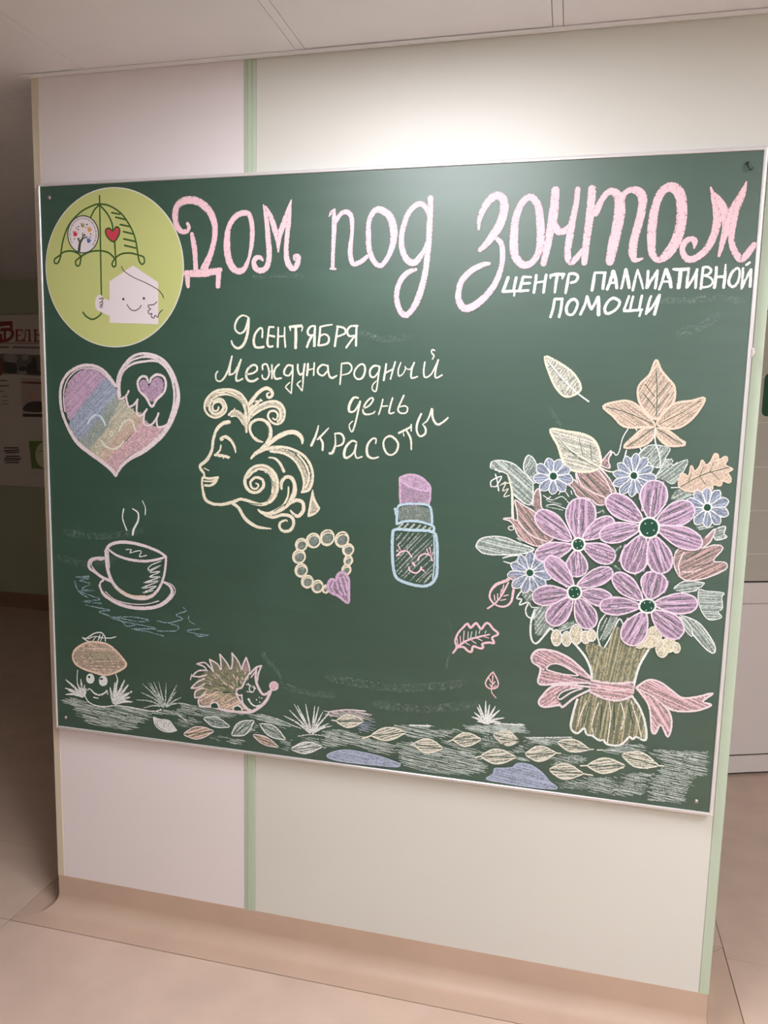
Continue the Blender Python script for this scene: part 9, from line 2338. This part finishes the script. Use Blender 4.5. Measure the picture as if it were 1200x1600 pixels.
STICKER = [
  ('umbrella_print', 'dark green line drawing of an umbrella', [
 ('',[
 ('L','dg',1,0,0,'188.3 1549.2 4.4 187.5 1422.8 4.5 186.7 1277.8 4.5 187.9 1249.9 4.5'),
 ('L','dg',1,0,0,'187.9 1249.9 4.9 183.3 1230.7 4.9 158.5 1216.7 4.9 138.3 1223.9 5 126.4 1236.3 5'),
 ('L','dg',1,0,0,'61.2 1396.6 4.9 69.5 1432.9 4.9 89.3 1473.7 4.9 126.9 1506.7 4.8 163.6 1522.4 4.8 187.6 1526.6 4.8 219.2 1520.3 4.8 254.1 1498.9 4.7 280.7 1464.3 4.7 295.6 1430.1 4.7 302.6 1389.3 4.7'),
 ('L','dg',1,0,0,'158.7 1492 4.8 171.3 1511.9 4.8 187.6 1524.9 4.8'),
 ('L','dg',1,0,0,'187.6 1524.9 4.8 210.7 1500.4 4.8 224 1476.3 4.8 227.4 1455.8 4.8'),
 ('L','dg',1,0,0,'231.8 1425.1 4.8 233.5 1384.1 4.8'),
 ('L','dg',1,0,0,'55.7 1391.5 4.9 70.4 1401.6 4.9 95.1 1403.8 4.9 115.3 1397.1 4.9 125.2 1388.2 4.9'),
 ('L','dg',1,0,0,'125.2 1388.2 4.9 151.8 1399.7 4.9 184.1 1402.4 4.8 211.9 1396.6 4.8 231.4 1380.7 4.8'),
 ('L','dg',1,0,0,'233.5 1382.4 4.8 251.5 1392.2 4.8 279.2 1394 4.8 306.5 1387.5 4.7'),
 ('L','dg',1,0,0,'55.7 1391.5 4.9 40.9 1383.1 5 40.5 1372.7 5 50.9 1372.4 5 59.7 1388 4.9 61.2 1396.6 4.9'),
 ('L','dg',1,0,0,'125.2 1388.2 4.9 108.5 1376.5 4.9 110.1 1364.3 4.9 120.4 1365.8 4.9 125.1 1386.5 4.9'),
 ('L','dg',1,0,0,'231.4 1380.7 4.8 222.3 1367.2 4.8 226.9 1358.5 4.8 234.2 1363.5 4.8 233.4 1380.7 4.8'),
 ('L','dg',1,0,0,'302.6 1389.3 4.7 306.2 1372.3 4.8 313.8 1363.6 4.7 321.7 1368.5 4.7 320 1382.2 4.7 306.5 1387.5 4.7'),
 ('L','dg',1,0,0,'224.6 1502.6 4.8 250.1 1497.3 4.7'),
 ('L','dg',1,0,0,'236.2 1490.1 4.8 269.4 1482.2 4.7'),
 ('L','dg',1,0,0,'249.5 1470.4 4.8 280.7 1463.7 4.7'),
 ('L','dg',1,0,0,'258.9 1451.5 4.8 288.1 1444.5 4.7'),
 ('L','dg',1,0,0,'259.6 1432.2 4.8 295.5 1424.1 4.7'),
 ('L','dg',1,0,0,'261.9 1414.8 4.8 298.3 1406.4 4.7'),
 ]),
]),
  ('heart_print', 'small red heart on the umbrella', [
 ('',[
 ('F','rd',1,0,0,'226.6 1454.1 215.6 1461.3 205.6 1456.5 209.1 1439.3 228.6 1425.2 244.8 1441.7 247.2 1458.6 237.5 1464'),
 ('L','dg',1,1,0,'226.6 1454.1 4.8 215.7 1461.9 4.8 204.4 1456.5 4.8 209.1 1439.3 4.8 228.6 1425.2 4.8 244.8 1441.7 4.8 247.6 1458.6 4.8 237.5 1464.3 4.8'),
 ]),
]),
  ('emblem_print', 'round white emblem with a tree and coloured hands', [
 ('',[
 ('F','wp',1,0,0,'182.2 1446.2 179.4 1431 172.1 1417.3 161.1 1406.6 147.4 1399.8 132.4 1397.7 117.4 1400.6 104 1408 93.6 1419.4 87.1 1433.5 85.2 1449 88.2 1464.4 95.6 1478.1 106.7 1488.7 120.5 1495.3 135.5 1497.2 150.3 1494.3 163.5 1486.8 173.8 1475.6 180.2 1461.6'),
 ('L','dk',1,1,0,'182.2 1446.2 3.3 179.4 1431 3.3 172.1 1417.3 3.4 161.1 1406.6 3.4 147.4 1399.8 3.4 132.4 1397.7 3.4 117.4 1400.6 3.4 104 1408 3.4 93.6 1419.4 3.4 87.1 1433.5 3.4 85.2 1449 3.4 88.2 1464.4 3.4 95.6 1478.1 3.4 106.7 1488.7 3.4 120.5 1495.3 3.4 135.5 1497.2 3.3 150.3 1494.3 3.3 163.5 1486.8 3.3 173.8 1475.6 3.3 180.2 1461.6 3.3'),
 ('L','dk',1,0,0,'119.5 1403.2 8.3 123.5 1424.5 7.5 133.7 1438.7 6'),
 ('L','dk',1,0,0,'124.3 1424.5 4.5 117.4 1436.8 4.5'),
 ('L','dk',1,0,0,'132.8 1436.3 4.5 133.3 1451.8 2.2'),
 ('L','dk',1,0,0,'133.6 1437.3 4.5 147.1 1441.1 2.2'),
 ('F','dk',1,0,0,'122.3 1436.6 121.7 1435.2 120.5 1434.4 119 1434.4 117.8 1435.3 117.4 1436.8 117.9 1438.2 119.1 1439 120.6 1439 121.8 1438'),
 ('F','dk',1,0,0,'141.5 1445.4 140.9 1443.6 139.2 1442.5 137.2 1442.5 135.6 1443.7 135.1 1445.5 135.8 1447.3 137.4 1448.4 139.4 1448.4 141 1447.2'),
 ('F','rd',1,0,0,'114.9 1448.2 113.6 1444.9 110.5 1442.9 106.8 1443 103.8 1445.2 102.7 1448.5 104 1451.8 107.1 1453.8 110.9 1453.7 113.9 1451.5'),
 ('L','rd',1,0,0,'104.1 1451.6 1.9 101.8 1457.5 1.9'),
 ('L','rd',1,0,0,'106.5 1451.5 1.9 105.5 1457.4 1.9'),
 ('L','rd',1,0,0,'108.9 1451.4 1.9 109.1 1457.3 1.9'),
 ('L','rd',1,0,0,'111.4 1451.4 1.9 112.8 1457.2 1.9'),
 ('L','rd',1,0,0,'112.5 1448.3 1.9 117.8 1450.8 1.9'),
 ('F','ol',1,0,0,'137.9 1470.5 136.9 1467.9 134.4 1466.3 131.4 1466.4 129 1468.1 128.2 1470.8 129.2 1473.4 131.7 1475 134.7 1474.9 137 1473.2'),
 ('L','ol',1,0,0,'128.3 1473.5 1.9 126 1478 1.9'),
 ('L','ol',1,0,0,'130.7 1473.4 1.9 129.6 1477.9 1.9'),
 ('L','ol',1,0,0,'133.1 1473.4 1.9 133.3 1477.8 1.9'),
 ('L','ol',1,0,0,'135.6 1473.3 1.9 136.9 1477.7 1.9'),
 ('L','ol',1,0,0,'135.9 1470.5 1.9 140.4 1472.5 1.9'),
 ('F','og',1,0,0,'160.1 1458.5 158.9 1455.5 156 1453.6 152.6 1453.7 149.8 1455.7 148.8 1458.8 150 1461.9 152.9 1463.7 156.3 1463.6 159.1 1461.6'),
 ('L','og',1,0,0,'149.7 1461.9 1.9 147.5 1467.1 1.9'),
 ('L','og',1,0,0,'152.1 1461.8 1.9 151.1 1467 1.9'),
 ('L','og',1,0,0,'154.5 1461.8 1.9 154.7 1466.9 1.9'),
 ('L','og',1,0,0,'156.9 1461.7 1.9 158.3 1466.8 1.9'),
 ('L','og',1,0,0,'157.7 1458.6 1.9 162.9 1460.8 1.9'),
 ('F','bl',1,0,0,'156.8 1429.1 155.6 1426.1 152.7 1424.2 149.2 1424.3 146.5 1426.3 145.5 1429.5 146.7 1432.5 149.5 1434.4 153 1434.3 155.8 1432.3'),
 ('L','bl',1,0,0,'146.4 1432.5 1.9 144.1 1437.7 1.9'),
 ('L','bl',1,0,0,'148.8 1432.5 1.9 147.8 1437.6 1.9'),
 ('L','bl',1,0,0,'151.2 1432.4 1.9 151.4 1437.5 1.9'),
 ('L','bl',1,0,0,'153.6 1432.3 1.9 155 1437.4 1.9'),
 ('L','bl',1,0,0,'154.4 1429.2 1.9 159.7 1431.5 1.9'),
 ('F','bl',1,0,0,'122.1 1468.6 121.6 1467.3 120.3 1466.5 118.8 1466.5 117.6 1467.4 117.2 1468.7 117.7 1470 119 1470.8 120.5 1470.8 121.6 1469.9'),
 ('F','rd',1,0,0,'121.8 1460.7 121.3 1459.4 120.1 1458.6 118.6 1458.6 117.4 1459.5 117 1460.8 117.5 1462.2 118.7 1462.9 120.2 1462.9 121.4 1462'),
 ('F','dk',1,0,0,'149.3 1473.5 148.8 1472.2 147.5 1471.4 146 1471.5 144.9 1472.4 144.4 1473.7 144.9 1475 146.2 1475.8 147.7 1475.7 148.8 1474.9'),
 ('F','rd',1,0,0,'160.5 1447.6 160 1446.2 158.8 1445.5 157.3 1445.5 156.1 1446.3 155.7 1447.7 156.2 1449 157.5 1449.8 158.9 1449.7 160.1 1448.9'),
 ('F','ol',1,0,0,'115.9 1464.3 115.3 1463 114.1 1462.2 112.6 1462.2 111.4 1463.1 111 1464.5 111.5 1465.8 112.7 1466.6 114.2 1466.5 115.4 1465.6'),
 ('F','bl',1,0,0,'158.3 1440.1 157.9 1439 156.9 1438.3 155.6 1438.4 154.6 1439.1 154.3 1440.2 154.7 1441.3 155.7 1441.9 157 1441.9 158 1441.2'),
 ('F','og',1,0,0,'145 1465.8 144.5 1464.5 143.3 1463.7 141.8 1463.8 140.6 1464.6 140.2 1466 140.7 1467.3 141.9 1468.1 143.4 1468 144.6 1467.1'),
 ('F','dk',1,0,0,'108.4 1436 108 1434.9 107 1434.2 105.7 1434.2 104.7 1435 104.4 1436.1 104.8 1437.2 105.8 1437.8 107.1 1437.8 108.1 1437.1'),
 ('L','dk',1,0,0,'98.8 1427.9 1.5 96.7 1425.2 1.5'),
 ('L','dk',1,0,0,'97.3 1431.4 1.5 94 1430.1 1.5'),
 ('L','dk',1,0,0,'95.8 1435.3 1.5 92.1 1436.1 1.5'),
 ('L','dk',1,0,0,'95.1 1439.1 1.5 92.2 1437.1 1.5'),
 ('L','dk',1,0,0,'94.4 1443.3 1.5 90.7 1443 1.5'),
 ('L','dk',1,0,0,'94.1 1447.4 1.5 90.9 1448.9 1.5'),
 ('L','dk',1,0,0,'94.3 1451.5 1.5 91 1450.2 1.5'),
 ('L','dk',1,0,0,'94.8 1455.3 1.5 91.2 1456.1 1.5'),
 ('L','dk',1,0,0,'95.8 1459.4 1.5 93.4 1461.5 1.5'),
 ('L','dk',1,0,0,'97.1 1463.2 1.5 93.5 1462.9 1.5'),
 ('L','dk',1,0,0,'98.9 1466.9 1.5 95.7 1468.4 1.5'),
 ('L','dk',1,0,0,'101 1470.3 1.5 99.1 1473.1 1.5'),
 ('L','dk',1,0,0,'103.2 1473.6 1.5 99.5 1474.1 1.5'),
 ('L','dk',1,0,0,'105.7 1476.6 1.5 102.9 1478.8 1.5'),
 ('L','dk',1,0,0,'108.6 1479.3 1.5 107.9 1482.4 1.5'),
 ('L','dk',1,0,0,'111.6 1481.9 1.5 108.4 1483.4 1.5'),
 ('L','dk',1,0,0,'114.9 1483.9 1.5 113.3 1486.7 1.5'),
 ('L','dk',1,0,0,'118.6 1485.8 1.5 118.7 1488.9 1.5'),
 ('L','dk',1,0,0,'122.3 1487.1 1.5 119.5 1489.2 1.5'),
 ('L','dk',1,0,0,'125.9 1488.3 1.5 125.2 1491.1 1.5'),
 ('L','dk',1,0,0,'129.6 1488.9 1.5 131.3 1491.5 1.5'),
 ('L','dk',1,0,0,'133.6 1489.1 1.5 131.7 1491.9 1.5'),
 ('L','dk',1,0,0,'137.3 1489 1.5 137.8 1492 1.5'),
 ('L','dk',1,0,0,'141.3 1488.5 1.5 143.4 1490.8 1.5'),
 ('L','dk',1,0,0,'144.9 1487.3 1.5 144.2 1490.4 1.5'),
 ('L','dk',1,0,0,'148.8 1486.2 1.5 150.1 1488.9 1.5'),
 ('L','dk',1,0,0,'152 1484.4 1.5 155.3 1486 1.5'),
 ('L','dk',1,0,0,'155.6 1482.2 1.5 155.6 1485.3 1.5'),
 ('L','dk',1,0,0,'158.7 1480.1 1.5 160.8 1482.4 1.5'),
 ('L','dk',1,0,0,'161.4 1477.2 1.5 165.1 1478.2 1.5'),
 ('L','dk',1,0,0,'164.2 1474.4 1.5 165.4 1477.1 1.5'),
 ('L','dk',1,0,0,'166.5 1471.3 1.5 169.3 1472.9 1.5'),
 ('L','dk',1,0,0,'168.4 1467.8 1.5 172 1467.7 1.5'),
 ('L','dk',1,0,0,'170.3 1464.3 1.5 172.3 1466.7 1.5'),
 ('L','dk',1,0,0,'171.4 1460.6 1.5 175 1461.5 1.5'),
 ('L','dk',1,0,0,'172.4 1456.4 1.5 176 1455.6 1.5'),
 ('L','dk',1,0,0,'173.1 1452.7 1.5 176 1454.3 1.5'),
 ('L','dk',1,0,0,'173.4 1448.5 1.5 177 1448.4 1.5'),
 ('L','dk',1,0,0,'173.3 1444.4 1.5 176.5 1442.6 1.5'),
 ('L','dk',1,0,0,'172.8 1440.4 1.5 176 1441.3 1.5'),
 ('L','dk',1,0,0,'171.9 1436.6 1.5 175.5 1435.8 1.5'),
 ('L','dk',1,0,0,'170.5 1432.5 1.5 172.9 1430.4 1.5'),
 ('L','dk',1,0,0,'169.2 1428.8 1.5 172.8 1429.1 1.5'),
 ('L','dk',1,0,0,'167.1 1425.4 1.5 170.3 1423.6 1.5'),
 ('L','dk',1,0,0,'165 1422.1 1.5 166.5 1419.3 1.5'),
 ('L','dk',1,0,0,'162.5 1419 1.5 166.1 1418.3 1.5'),
 ]),
]),
  ('house_print', 'white smiling house shape holding the umbrella', [
 ('',[
 ('F','wp',1,0,1,'287.1 1360.7 363.5 1314.1 361.6 1202.1 211 1207.1 213.1 1319.1'),
 ('F','wp',1,0,0,'212.5 1265.4 192.6 1272.5 184.2 1263.9 183.6 1239.4 191.5 1233.1 212.3 1228'),
 ('F','wp',1,0,0,'195.5 1261 192.3 1247.5 184.8 1239.1 175.8 1239.2 168.7 1247.7 166.4 1261.3 169.5 1274.8 177.1 1283.1 186 1283 193.1 1274.5'),
 ('L','ln',1,0,0,'251.6 1359.7 2.2 258.4 1347.6 2.2 285.6 1330 2.2 324.6 1314 2.2 359.3 1296.4 2.2 374.6 1282.6 2.2 378.3 1272.3 2.2'),
 ('F','ln',1,0,0,'259 1270.8 258.3 1268.8 256.4 1267.5 254.2 1267.6 252.5 1268.8 251.8 1270.9 252.6 1272.9 254.4 1274.1 256.6 1274.1 258.4 1272.8'),
 ('F','ln',1,0,0,'322.2 1272.2 321.5 1270.2 319.7 1269 317.5 1269 315.8 1270.3 315.1 1272.3 315.8 1274.3 317.6 1275.5 319.8 1275.5 321.6 1274.2'),
 ('L','ln',1,0,0,'266.2 1256.2 2.6 275.9 1244 2.6 289.6 1239.4 2.6 303.6 1245.5 2.6 310.4 1254.1 2.6'),
 ('L','ln',1,0,0,'180.4 1272 2.6 191.4 1274.3 2.6 188.3 1265.6 2.6 180.9 1261.1 2.6'),
 ('L','ln',1,0,0,'188.3 1265.6 2.6 190.2 1258.6 2.6 180.7 1254.1 2.6'),
 ('L','ln',1,0,0,'188.1 1256.9 2.6 187.9 1249.9 2.6 181.4 1249.9 2.6'),
 ('L','ln',1,0,0,'358 1262.9 2.6 348.9 1255.5 2.6 333.2 1253.9 2.6 331.9 1248.7 2.6 338.9 1243.5 2.6 331 1238.4 2.6 334.7 1229.8 2.6 342.6 1231.5 2.6 340.5 1222.8 2.6 348.2 1219.4 2.6 352.3 1226.2 2.6 360 1221 2.6 364.1 1231.3 2.6 374.7 1240.9 2.6'),
 ]),
]),
]
POSTER = [
  ('poster_lettering', 'dark red serif letters ДЕЛЬ', [
 ('letter',[
 ('F','dr',1,0,1,'169 1237.4 279.1 1241.3 276.4 1184.3 255.6 1184.4 251.6 1210.7 167.3 1202.1'),
 ('L','dr',1,0,0,'161.9 1091.7 21.4 183.2 1096.1 21.3 225.4 1100.6 21.3 263.1 1122.7 25.1 275 1153.6 26.9 260.4 1175.6 23.1 218.7 1180 23.2 176.5 1175.7 23.2'),
 ('L','dr',1,0,0,'208 1175.6 21.2 204.2 1096.2 21.3'),
 ('L','dr',1,0,0,'174.8 1140.3 21.3 173.1 1105 21.3'),
 ]),
 ('letter',[
 ('L','dr',1,0,0,'312.5 1175.5 17.3 308.9 1096.4 17.3'),
 ('L','dr',1,0,0,'302.1 1175.5 8.6 359.3 1175.4 8.6 358.6 1159.7 8.6'),
 ('L','dr',1,0,0,'298.4 1094.6 8.7 358.9 1096.5 8.6 361.7 1112.3 8.6'),
 ('L','dr',1,0,0,'310.7 1136 8.6 344 1136 8.6'),
 ]),
 ('letter',[
 ('L','dr',1,0,0,'421.3 1175.3 15.2 421 1096.6 15.3'),
 ('L','dr',1,0,0,'390.3 1175.4 8.6 426.5 1175.3 8.6'),
 ('L','dr',1,0,0,'390.3 1175.4 8.6 380.4 1114.1 8.6 366.1 1094.7 8.6'),
 ('L','dr',1,0,0,'366.1 1094.7 8.6 386.8 1094.8 8.6'),
 ('L','dr',1,0,0,'407.5 1094.8 8.6 435.4 1094.9 8.6'),
 ]),
 ('letter',[
 ('L','dr',1,0,0,'472.8 1175.3 17.1 471.4 1092.3 17.1'),
 ('L','dr',1,0,0,'459.4 1175.3 8.6 488.2 1175.3 8.5'),
 ('L','dr',1,0,0,'473.3 1138.6 8.6 502.1 1138.6 8.5 516.6 1118.6 8.5 500.3 1094.1 8.6 459 1092.3 8.6'),
 ]),
]),
  ('poster_lines', 'rule and small grey print lines', [
 ('rule',[
 ('L','dr',1,0,0,'161.3 1080.1 4.9 520.1 1078.4 4.8'),
 ]),
 ('text_line',[
 ('L','gr',1,0,0,'159.8 1050 15.6 238.7 1048.5 15.5'),
 ]),
 ('text_line',[
 ('L','gr',1,0,0,'275.4 1048.6 15.5 513.7 1046 15.2'),
 ]),
 ('text_line',[
 ('L','gr',1,0,0,'147.6 799.9 11.8 211.2 800.7 11.7'),
 ]),
 ('text_line',[
 ('L','gr',1,0,0,'145.7 761.2 11.8 225.3 762.4 11.7'),
 ]),
 ('text_line',[
 ('L','gr',1,0,0,'143.7 720.6 5.9 186.2 721.3 5.9'),
 ]),
 ('text_line',[
 ('L','gr',1,0,0,'163 680.4 5.9 218.3 681.4 5.9'),
 ]),
 ('text_line',[
 ('L','gr',1,0,0,'161.5 648.7 5.9 216.8 649.8 5.9'),
 ]),
 ('text_line',[
 ('L','gr',1,0,0,'160.3 623.4 5.9 215.6 624.5 5.9'),
 ]),
 ('text_line',[
 ('L','ln',1,0,0,'165.6 291.8 9 288.5 296 8.9'),
 ]),
 ('text_line',[
 ('L','ln',1,0,0,'159.2 268.6 9 298.4 279.9 8.9'),
 ]),
 ('text_line',[
 ('L','ln',1,0,0,'174.6 255.4 9 292.4 263.2 8.9'),
 ]),
 ('text_line',[
 ('L','ln',1,0,0,'178.7 227.9 9 296.3 232.2 8.9'),
 ]),
 ('text_line',[
 ('L','ln',1,0,0,'161.8 212.6 9 311.4 214.5 8.9'),
 ]),
 ('text_line',[
 ('L','ln',1,0,0,'161.1 196.9 9 294.9 201.9 8.9'),
 ]),
 ('text_line',[
 ('L','ln',1,0,0,'171 179.7 9 288.8 184.3 8.9'),
 ]),
 ('text_line',[
 ('L','ln',1,0,0,'121.3 264.5 9 126.7 264.7 9'),
 ]),
 ('text_line',[
 ('L','ln',1,0,0,'118.9 213.8 9 124.1 211.2 9'),
 ]),
]),
  ('poster_photo', 'dark group photograph', [
 ('',[
 ('F','pb',1,0,1,'-272 1014 516.7 991.7 510.5 837.6 318.6 848.5 -281.4 855.1'),
 ('F','pd',1,0,0,'186 936.3 290.8 928.3 298.3 861.7 193.1 864.9'),
 ('F','pw',1,0,0,'315.8 901.9 388.7 898.1 381.3 849.3 324.1 853.1'),
 ('F','pd',1,0,0,'438.6 973.6 474.4 965.1 486.3 877 516.9 868.5 516.1 850.9 392.2 858.3 400 920.4 431.9 938.3'),
 ('F','pw',0.8,0,0,'199.1 989.8 273.1 999.1 313.8 972.8 291.2 937.2 207.5 945.4'),
 ('F','pd',1,0,0,'321 901.9 383.7 904.3 377.3 875.9 325.1 875.3'),
 ('F','pr',1,0,0,'135.7 989.4 186.4 945.2 176.4 846.9 86 845.8'),
 ('F','pw',0.8,0,0,'367.1 999.6 408.2 991.1 396.4 955.7 354.7 955.4'),
 ]),
]),
  ('poster_photo', 'portrait photograph with a dark caption bar', [
 ('',[
 ('F','pp',1,0,1,'336.3 822 537.6 820.2 526.3 535.4 338.3 535.3'),
 ('F','pd',1,0,0,'353.8 576.2 366.2 621.4 414.3 644.8 487.4 650.7 530.4 638.2 527.9 575.7'),
 ('F','sk',1,0,0,'467.4 694.9 461.9 675.9 448.9 664 433.4 663.7 421.4 675.2 417.4 694 423 713 436 724.9 451.4 725.1 463.4 713.7'),
 ('F','ln',1,0,1,'342.3 555.2 527.2 557.8 526.3 534.5 341.4 533.5'),
 ('F','pr',0.9,0,0,'358.1 795.6 513.8 793.4 513.3 780.1 368 782.4'),
 ]),
]),
  ('poster_emblem', 'green square with a pale circle', [
 ('',[
 ('F','pg',1,0,1,'386.1 351.1 672.5 357.5 665 148 403.6 142'),
 ('F','pl',1,0,0,'627.5 255.1 618.9 216.1 597.4 182.3 566.2 159 529.9 149.8 494.1 156.2 464.3 177.1 445.2 209.5 439.6 248.4 448.4 287.6 470.2 321.3 501.6 344.3 537.9 353.2 573.4 346.7 602.8 325.7 621.8 293.6'),
 ('L','dg',1,0,0,'472.3 278.6 4.9 524.5 278.6 4.9'),
 ('L','dg',1,0,0,'520.4 305.6 4.9 520.9 187.7 4.9'),
 ]),
]),
]

# ------------------------------------------------------------------ the chalkboard
board = empty('chalkboard', (BX, 0, BZ), 'large green chalkboard in aluminium frame covered in chalk drawings', 'chalkboard')
box('board_panel', -.002, BW+.002, 0, .016, -.002, BH+.002, 'board', board)['label'] = 'dark green writing surface'
fw_, fd = .0092, .0035
fp = [(0, .001), (0, -fd*.6), (.0012, -fd), (.0038, -fd), (.005, -fd*.72), (fw_-.0015, -fd*.5), (fw_, -.0005), (fw_, .019), (0, .019)]
def rail(name, a, b, na, nb):
    # profile point (outwards, depth); a, b inner corners, n outward mitre vectors
    return prism(name, fp, [lambda p: (a[0]+na[0]*p[0], p[1], a[1]+na[1]*p[0]), lambda p: (b[0]+nb[0]*p[0], p[1], b[1]+nb[1]*p[0])], 'aluminium', board)
c = [(0, 0), (BW, 0), (BW, BH), (0, BH)]; o_ = [(-1, -1), (1, -1), (1, 1), (-1, 1)]
for k in range(4): rail('frame_rail', c[k], c[(k+1) % 4], o_[k], o_[(k+1) % 4])
def screw(x, z, m, tilt=0):
    prof = [(0, -.0042), (.0028, -.004), (.0046, -.0028), (.0056, -.001), (.0057, .0005)]
    bm = bmesh.new(); rings = []
    for r_, y_ in prof[1:]:
        rings.append([bm.verts.new((x+r_*math.cos(a), y_, z+r_*math.sin(a))) for a in [2*math.pi*i/16 for i in range(16)]])
    top = bm.verts.new((x, prof[0][1], z))
    for i in range(16):
        bm.faces.new((top, rings[0][(i+1) % 16], rings[0][i]))
        for a, b in zip(rings, rings[1:]): bm.faces.new((a[i], a[(i+1) % 16], b[(i+1) % 16], b[i]))
    bmesh.ops.recalc_face_normals(bm, faces=list(bm.faces))
    o = smooth(done('screw', bm, m, board)); return o
screw(.0287, 1.5497, 'screw_metal'); screw(.0272, .0289, 'screw_metal'); screw(1.8376, .0254, 'screw_metal')
# bent nail in the upper right corner
def tube(name, pts, r, m, parent, n=10):
    bm = bmesh.new(); rings = []
    P = [Vector(p) for p in pts]
    for i, p in enumerate(P):
        t_ = (P[min(i+1, len(P)-1)]-P[max(i-1, 0)]).normalized(); a = t_.orthogonal().normalized(); b = t_.cross(a)
        rings.append([bm.verts.new(p+(a*math.cos(2*math.pi*k/n)+b*math.sin(2*math.pi*k/n))*(r[i] if isinstance(r, (list, tuple)) else r)) for k in range(n)])
    for u, v in zip(rings, rings[1:]):
        for k in range(n): bm.faces.new((u[k], u[(k+1) % n], v[(k+1) % n], v[k]))
    bm.faces.new(rings[0][::-1]); bm.faces.new(rings[-1])
    bmesh.ops.recalc_face_normals(bm, faces=list(bm.faces))
    return smooth(done(name, bm, m, parent))
tube('screw_hook', [(1.8365, .002, 1.553), (1.8365, -.006, 1.553), (1.837, -.010, 1.548), (1.838, -.011, 1.541), (1.8405, -.010, 1.537), (1.8445, -.009, 1.5375), (1.847, -.008, 1.541)], [.0035, .003, .0022, .002, .002, .002, .0016], 'screw_dark', board)
tube('frame_clip', [(1.8785, -.001, 1.144), (1.8815, -.0035, 1.140), (1.8830, -.004, 1.134), (1.8815, -.0035, 1.128), (1.8785, -.001, 1.123)], [.0022, .0032, .0036, .0032, .0022], 'chalk_holder', board)
draw_set(BOARD, board, 'chalk', -.00005)

# ------------------------------------------------------------------ round sticker on the board
scx, scz, sr = .2250, 1.3545, .2150
sticker = empty('round_emblem_sticker', (BX, -.0003, BZ), 'round lime green sticker with umbrella and smiling house on the chalkboard', 'sticker')
ring = [(scx+sr*math.cos(2*math.pi*k/72), scz+sr*math.sin(2*math.pi*k/72)) for k in range(72)]
plate('sticker_rim', ring, -.0008, 0, 'sticker_white', sticker)
ring2 = [(scx+(sr-.0028)*math.cos(2*math.pi*k/72), scz+(sr-.0028)*math.sin(2*math.pi*k/72)) for k in range(72)]
plate('sticker_face', ring2, -.0011, -.0008, 'sticker_lime', sticker)
draw_set(STICKER, sticker, 'ink', -.0012, True, .00005)

# ------------------------------------------------------------------ poster board on the far wall
poster = empty('wall_poster', (-2.9, 3.114, .96), 'white information poster with red heading on the far green wall', 'poster')
box('poster_board', -.9, 1.3, .0, .026, 0.003, 1.288, 'poster_paper', poster, bevel=.003)
LAYER = .0001
draw_set(POSTER, poster, 'ink', -.0003, True, .0001)
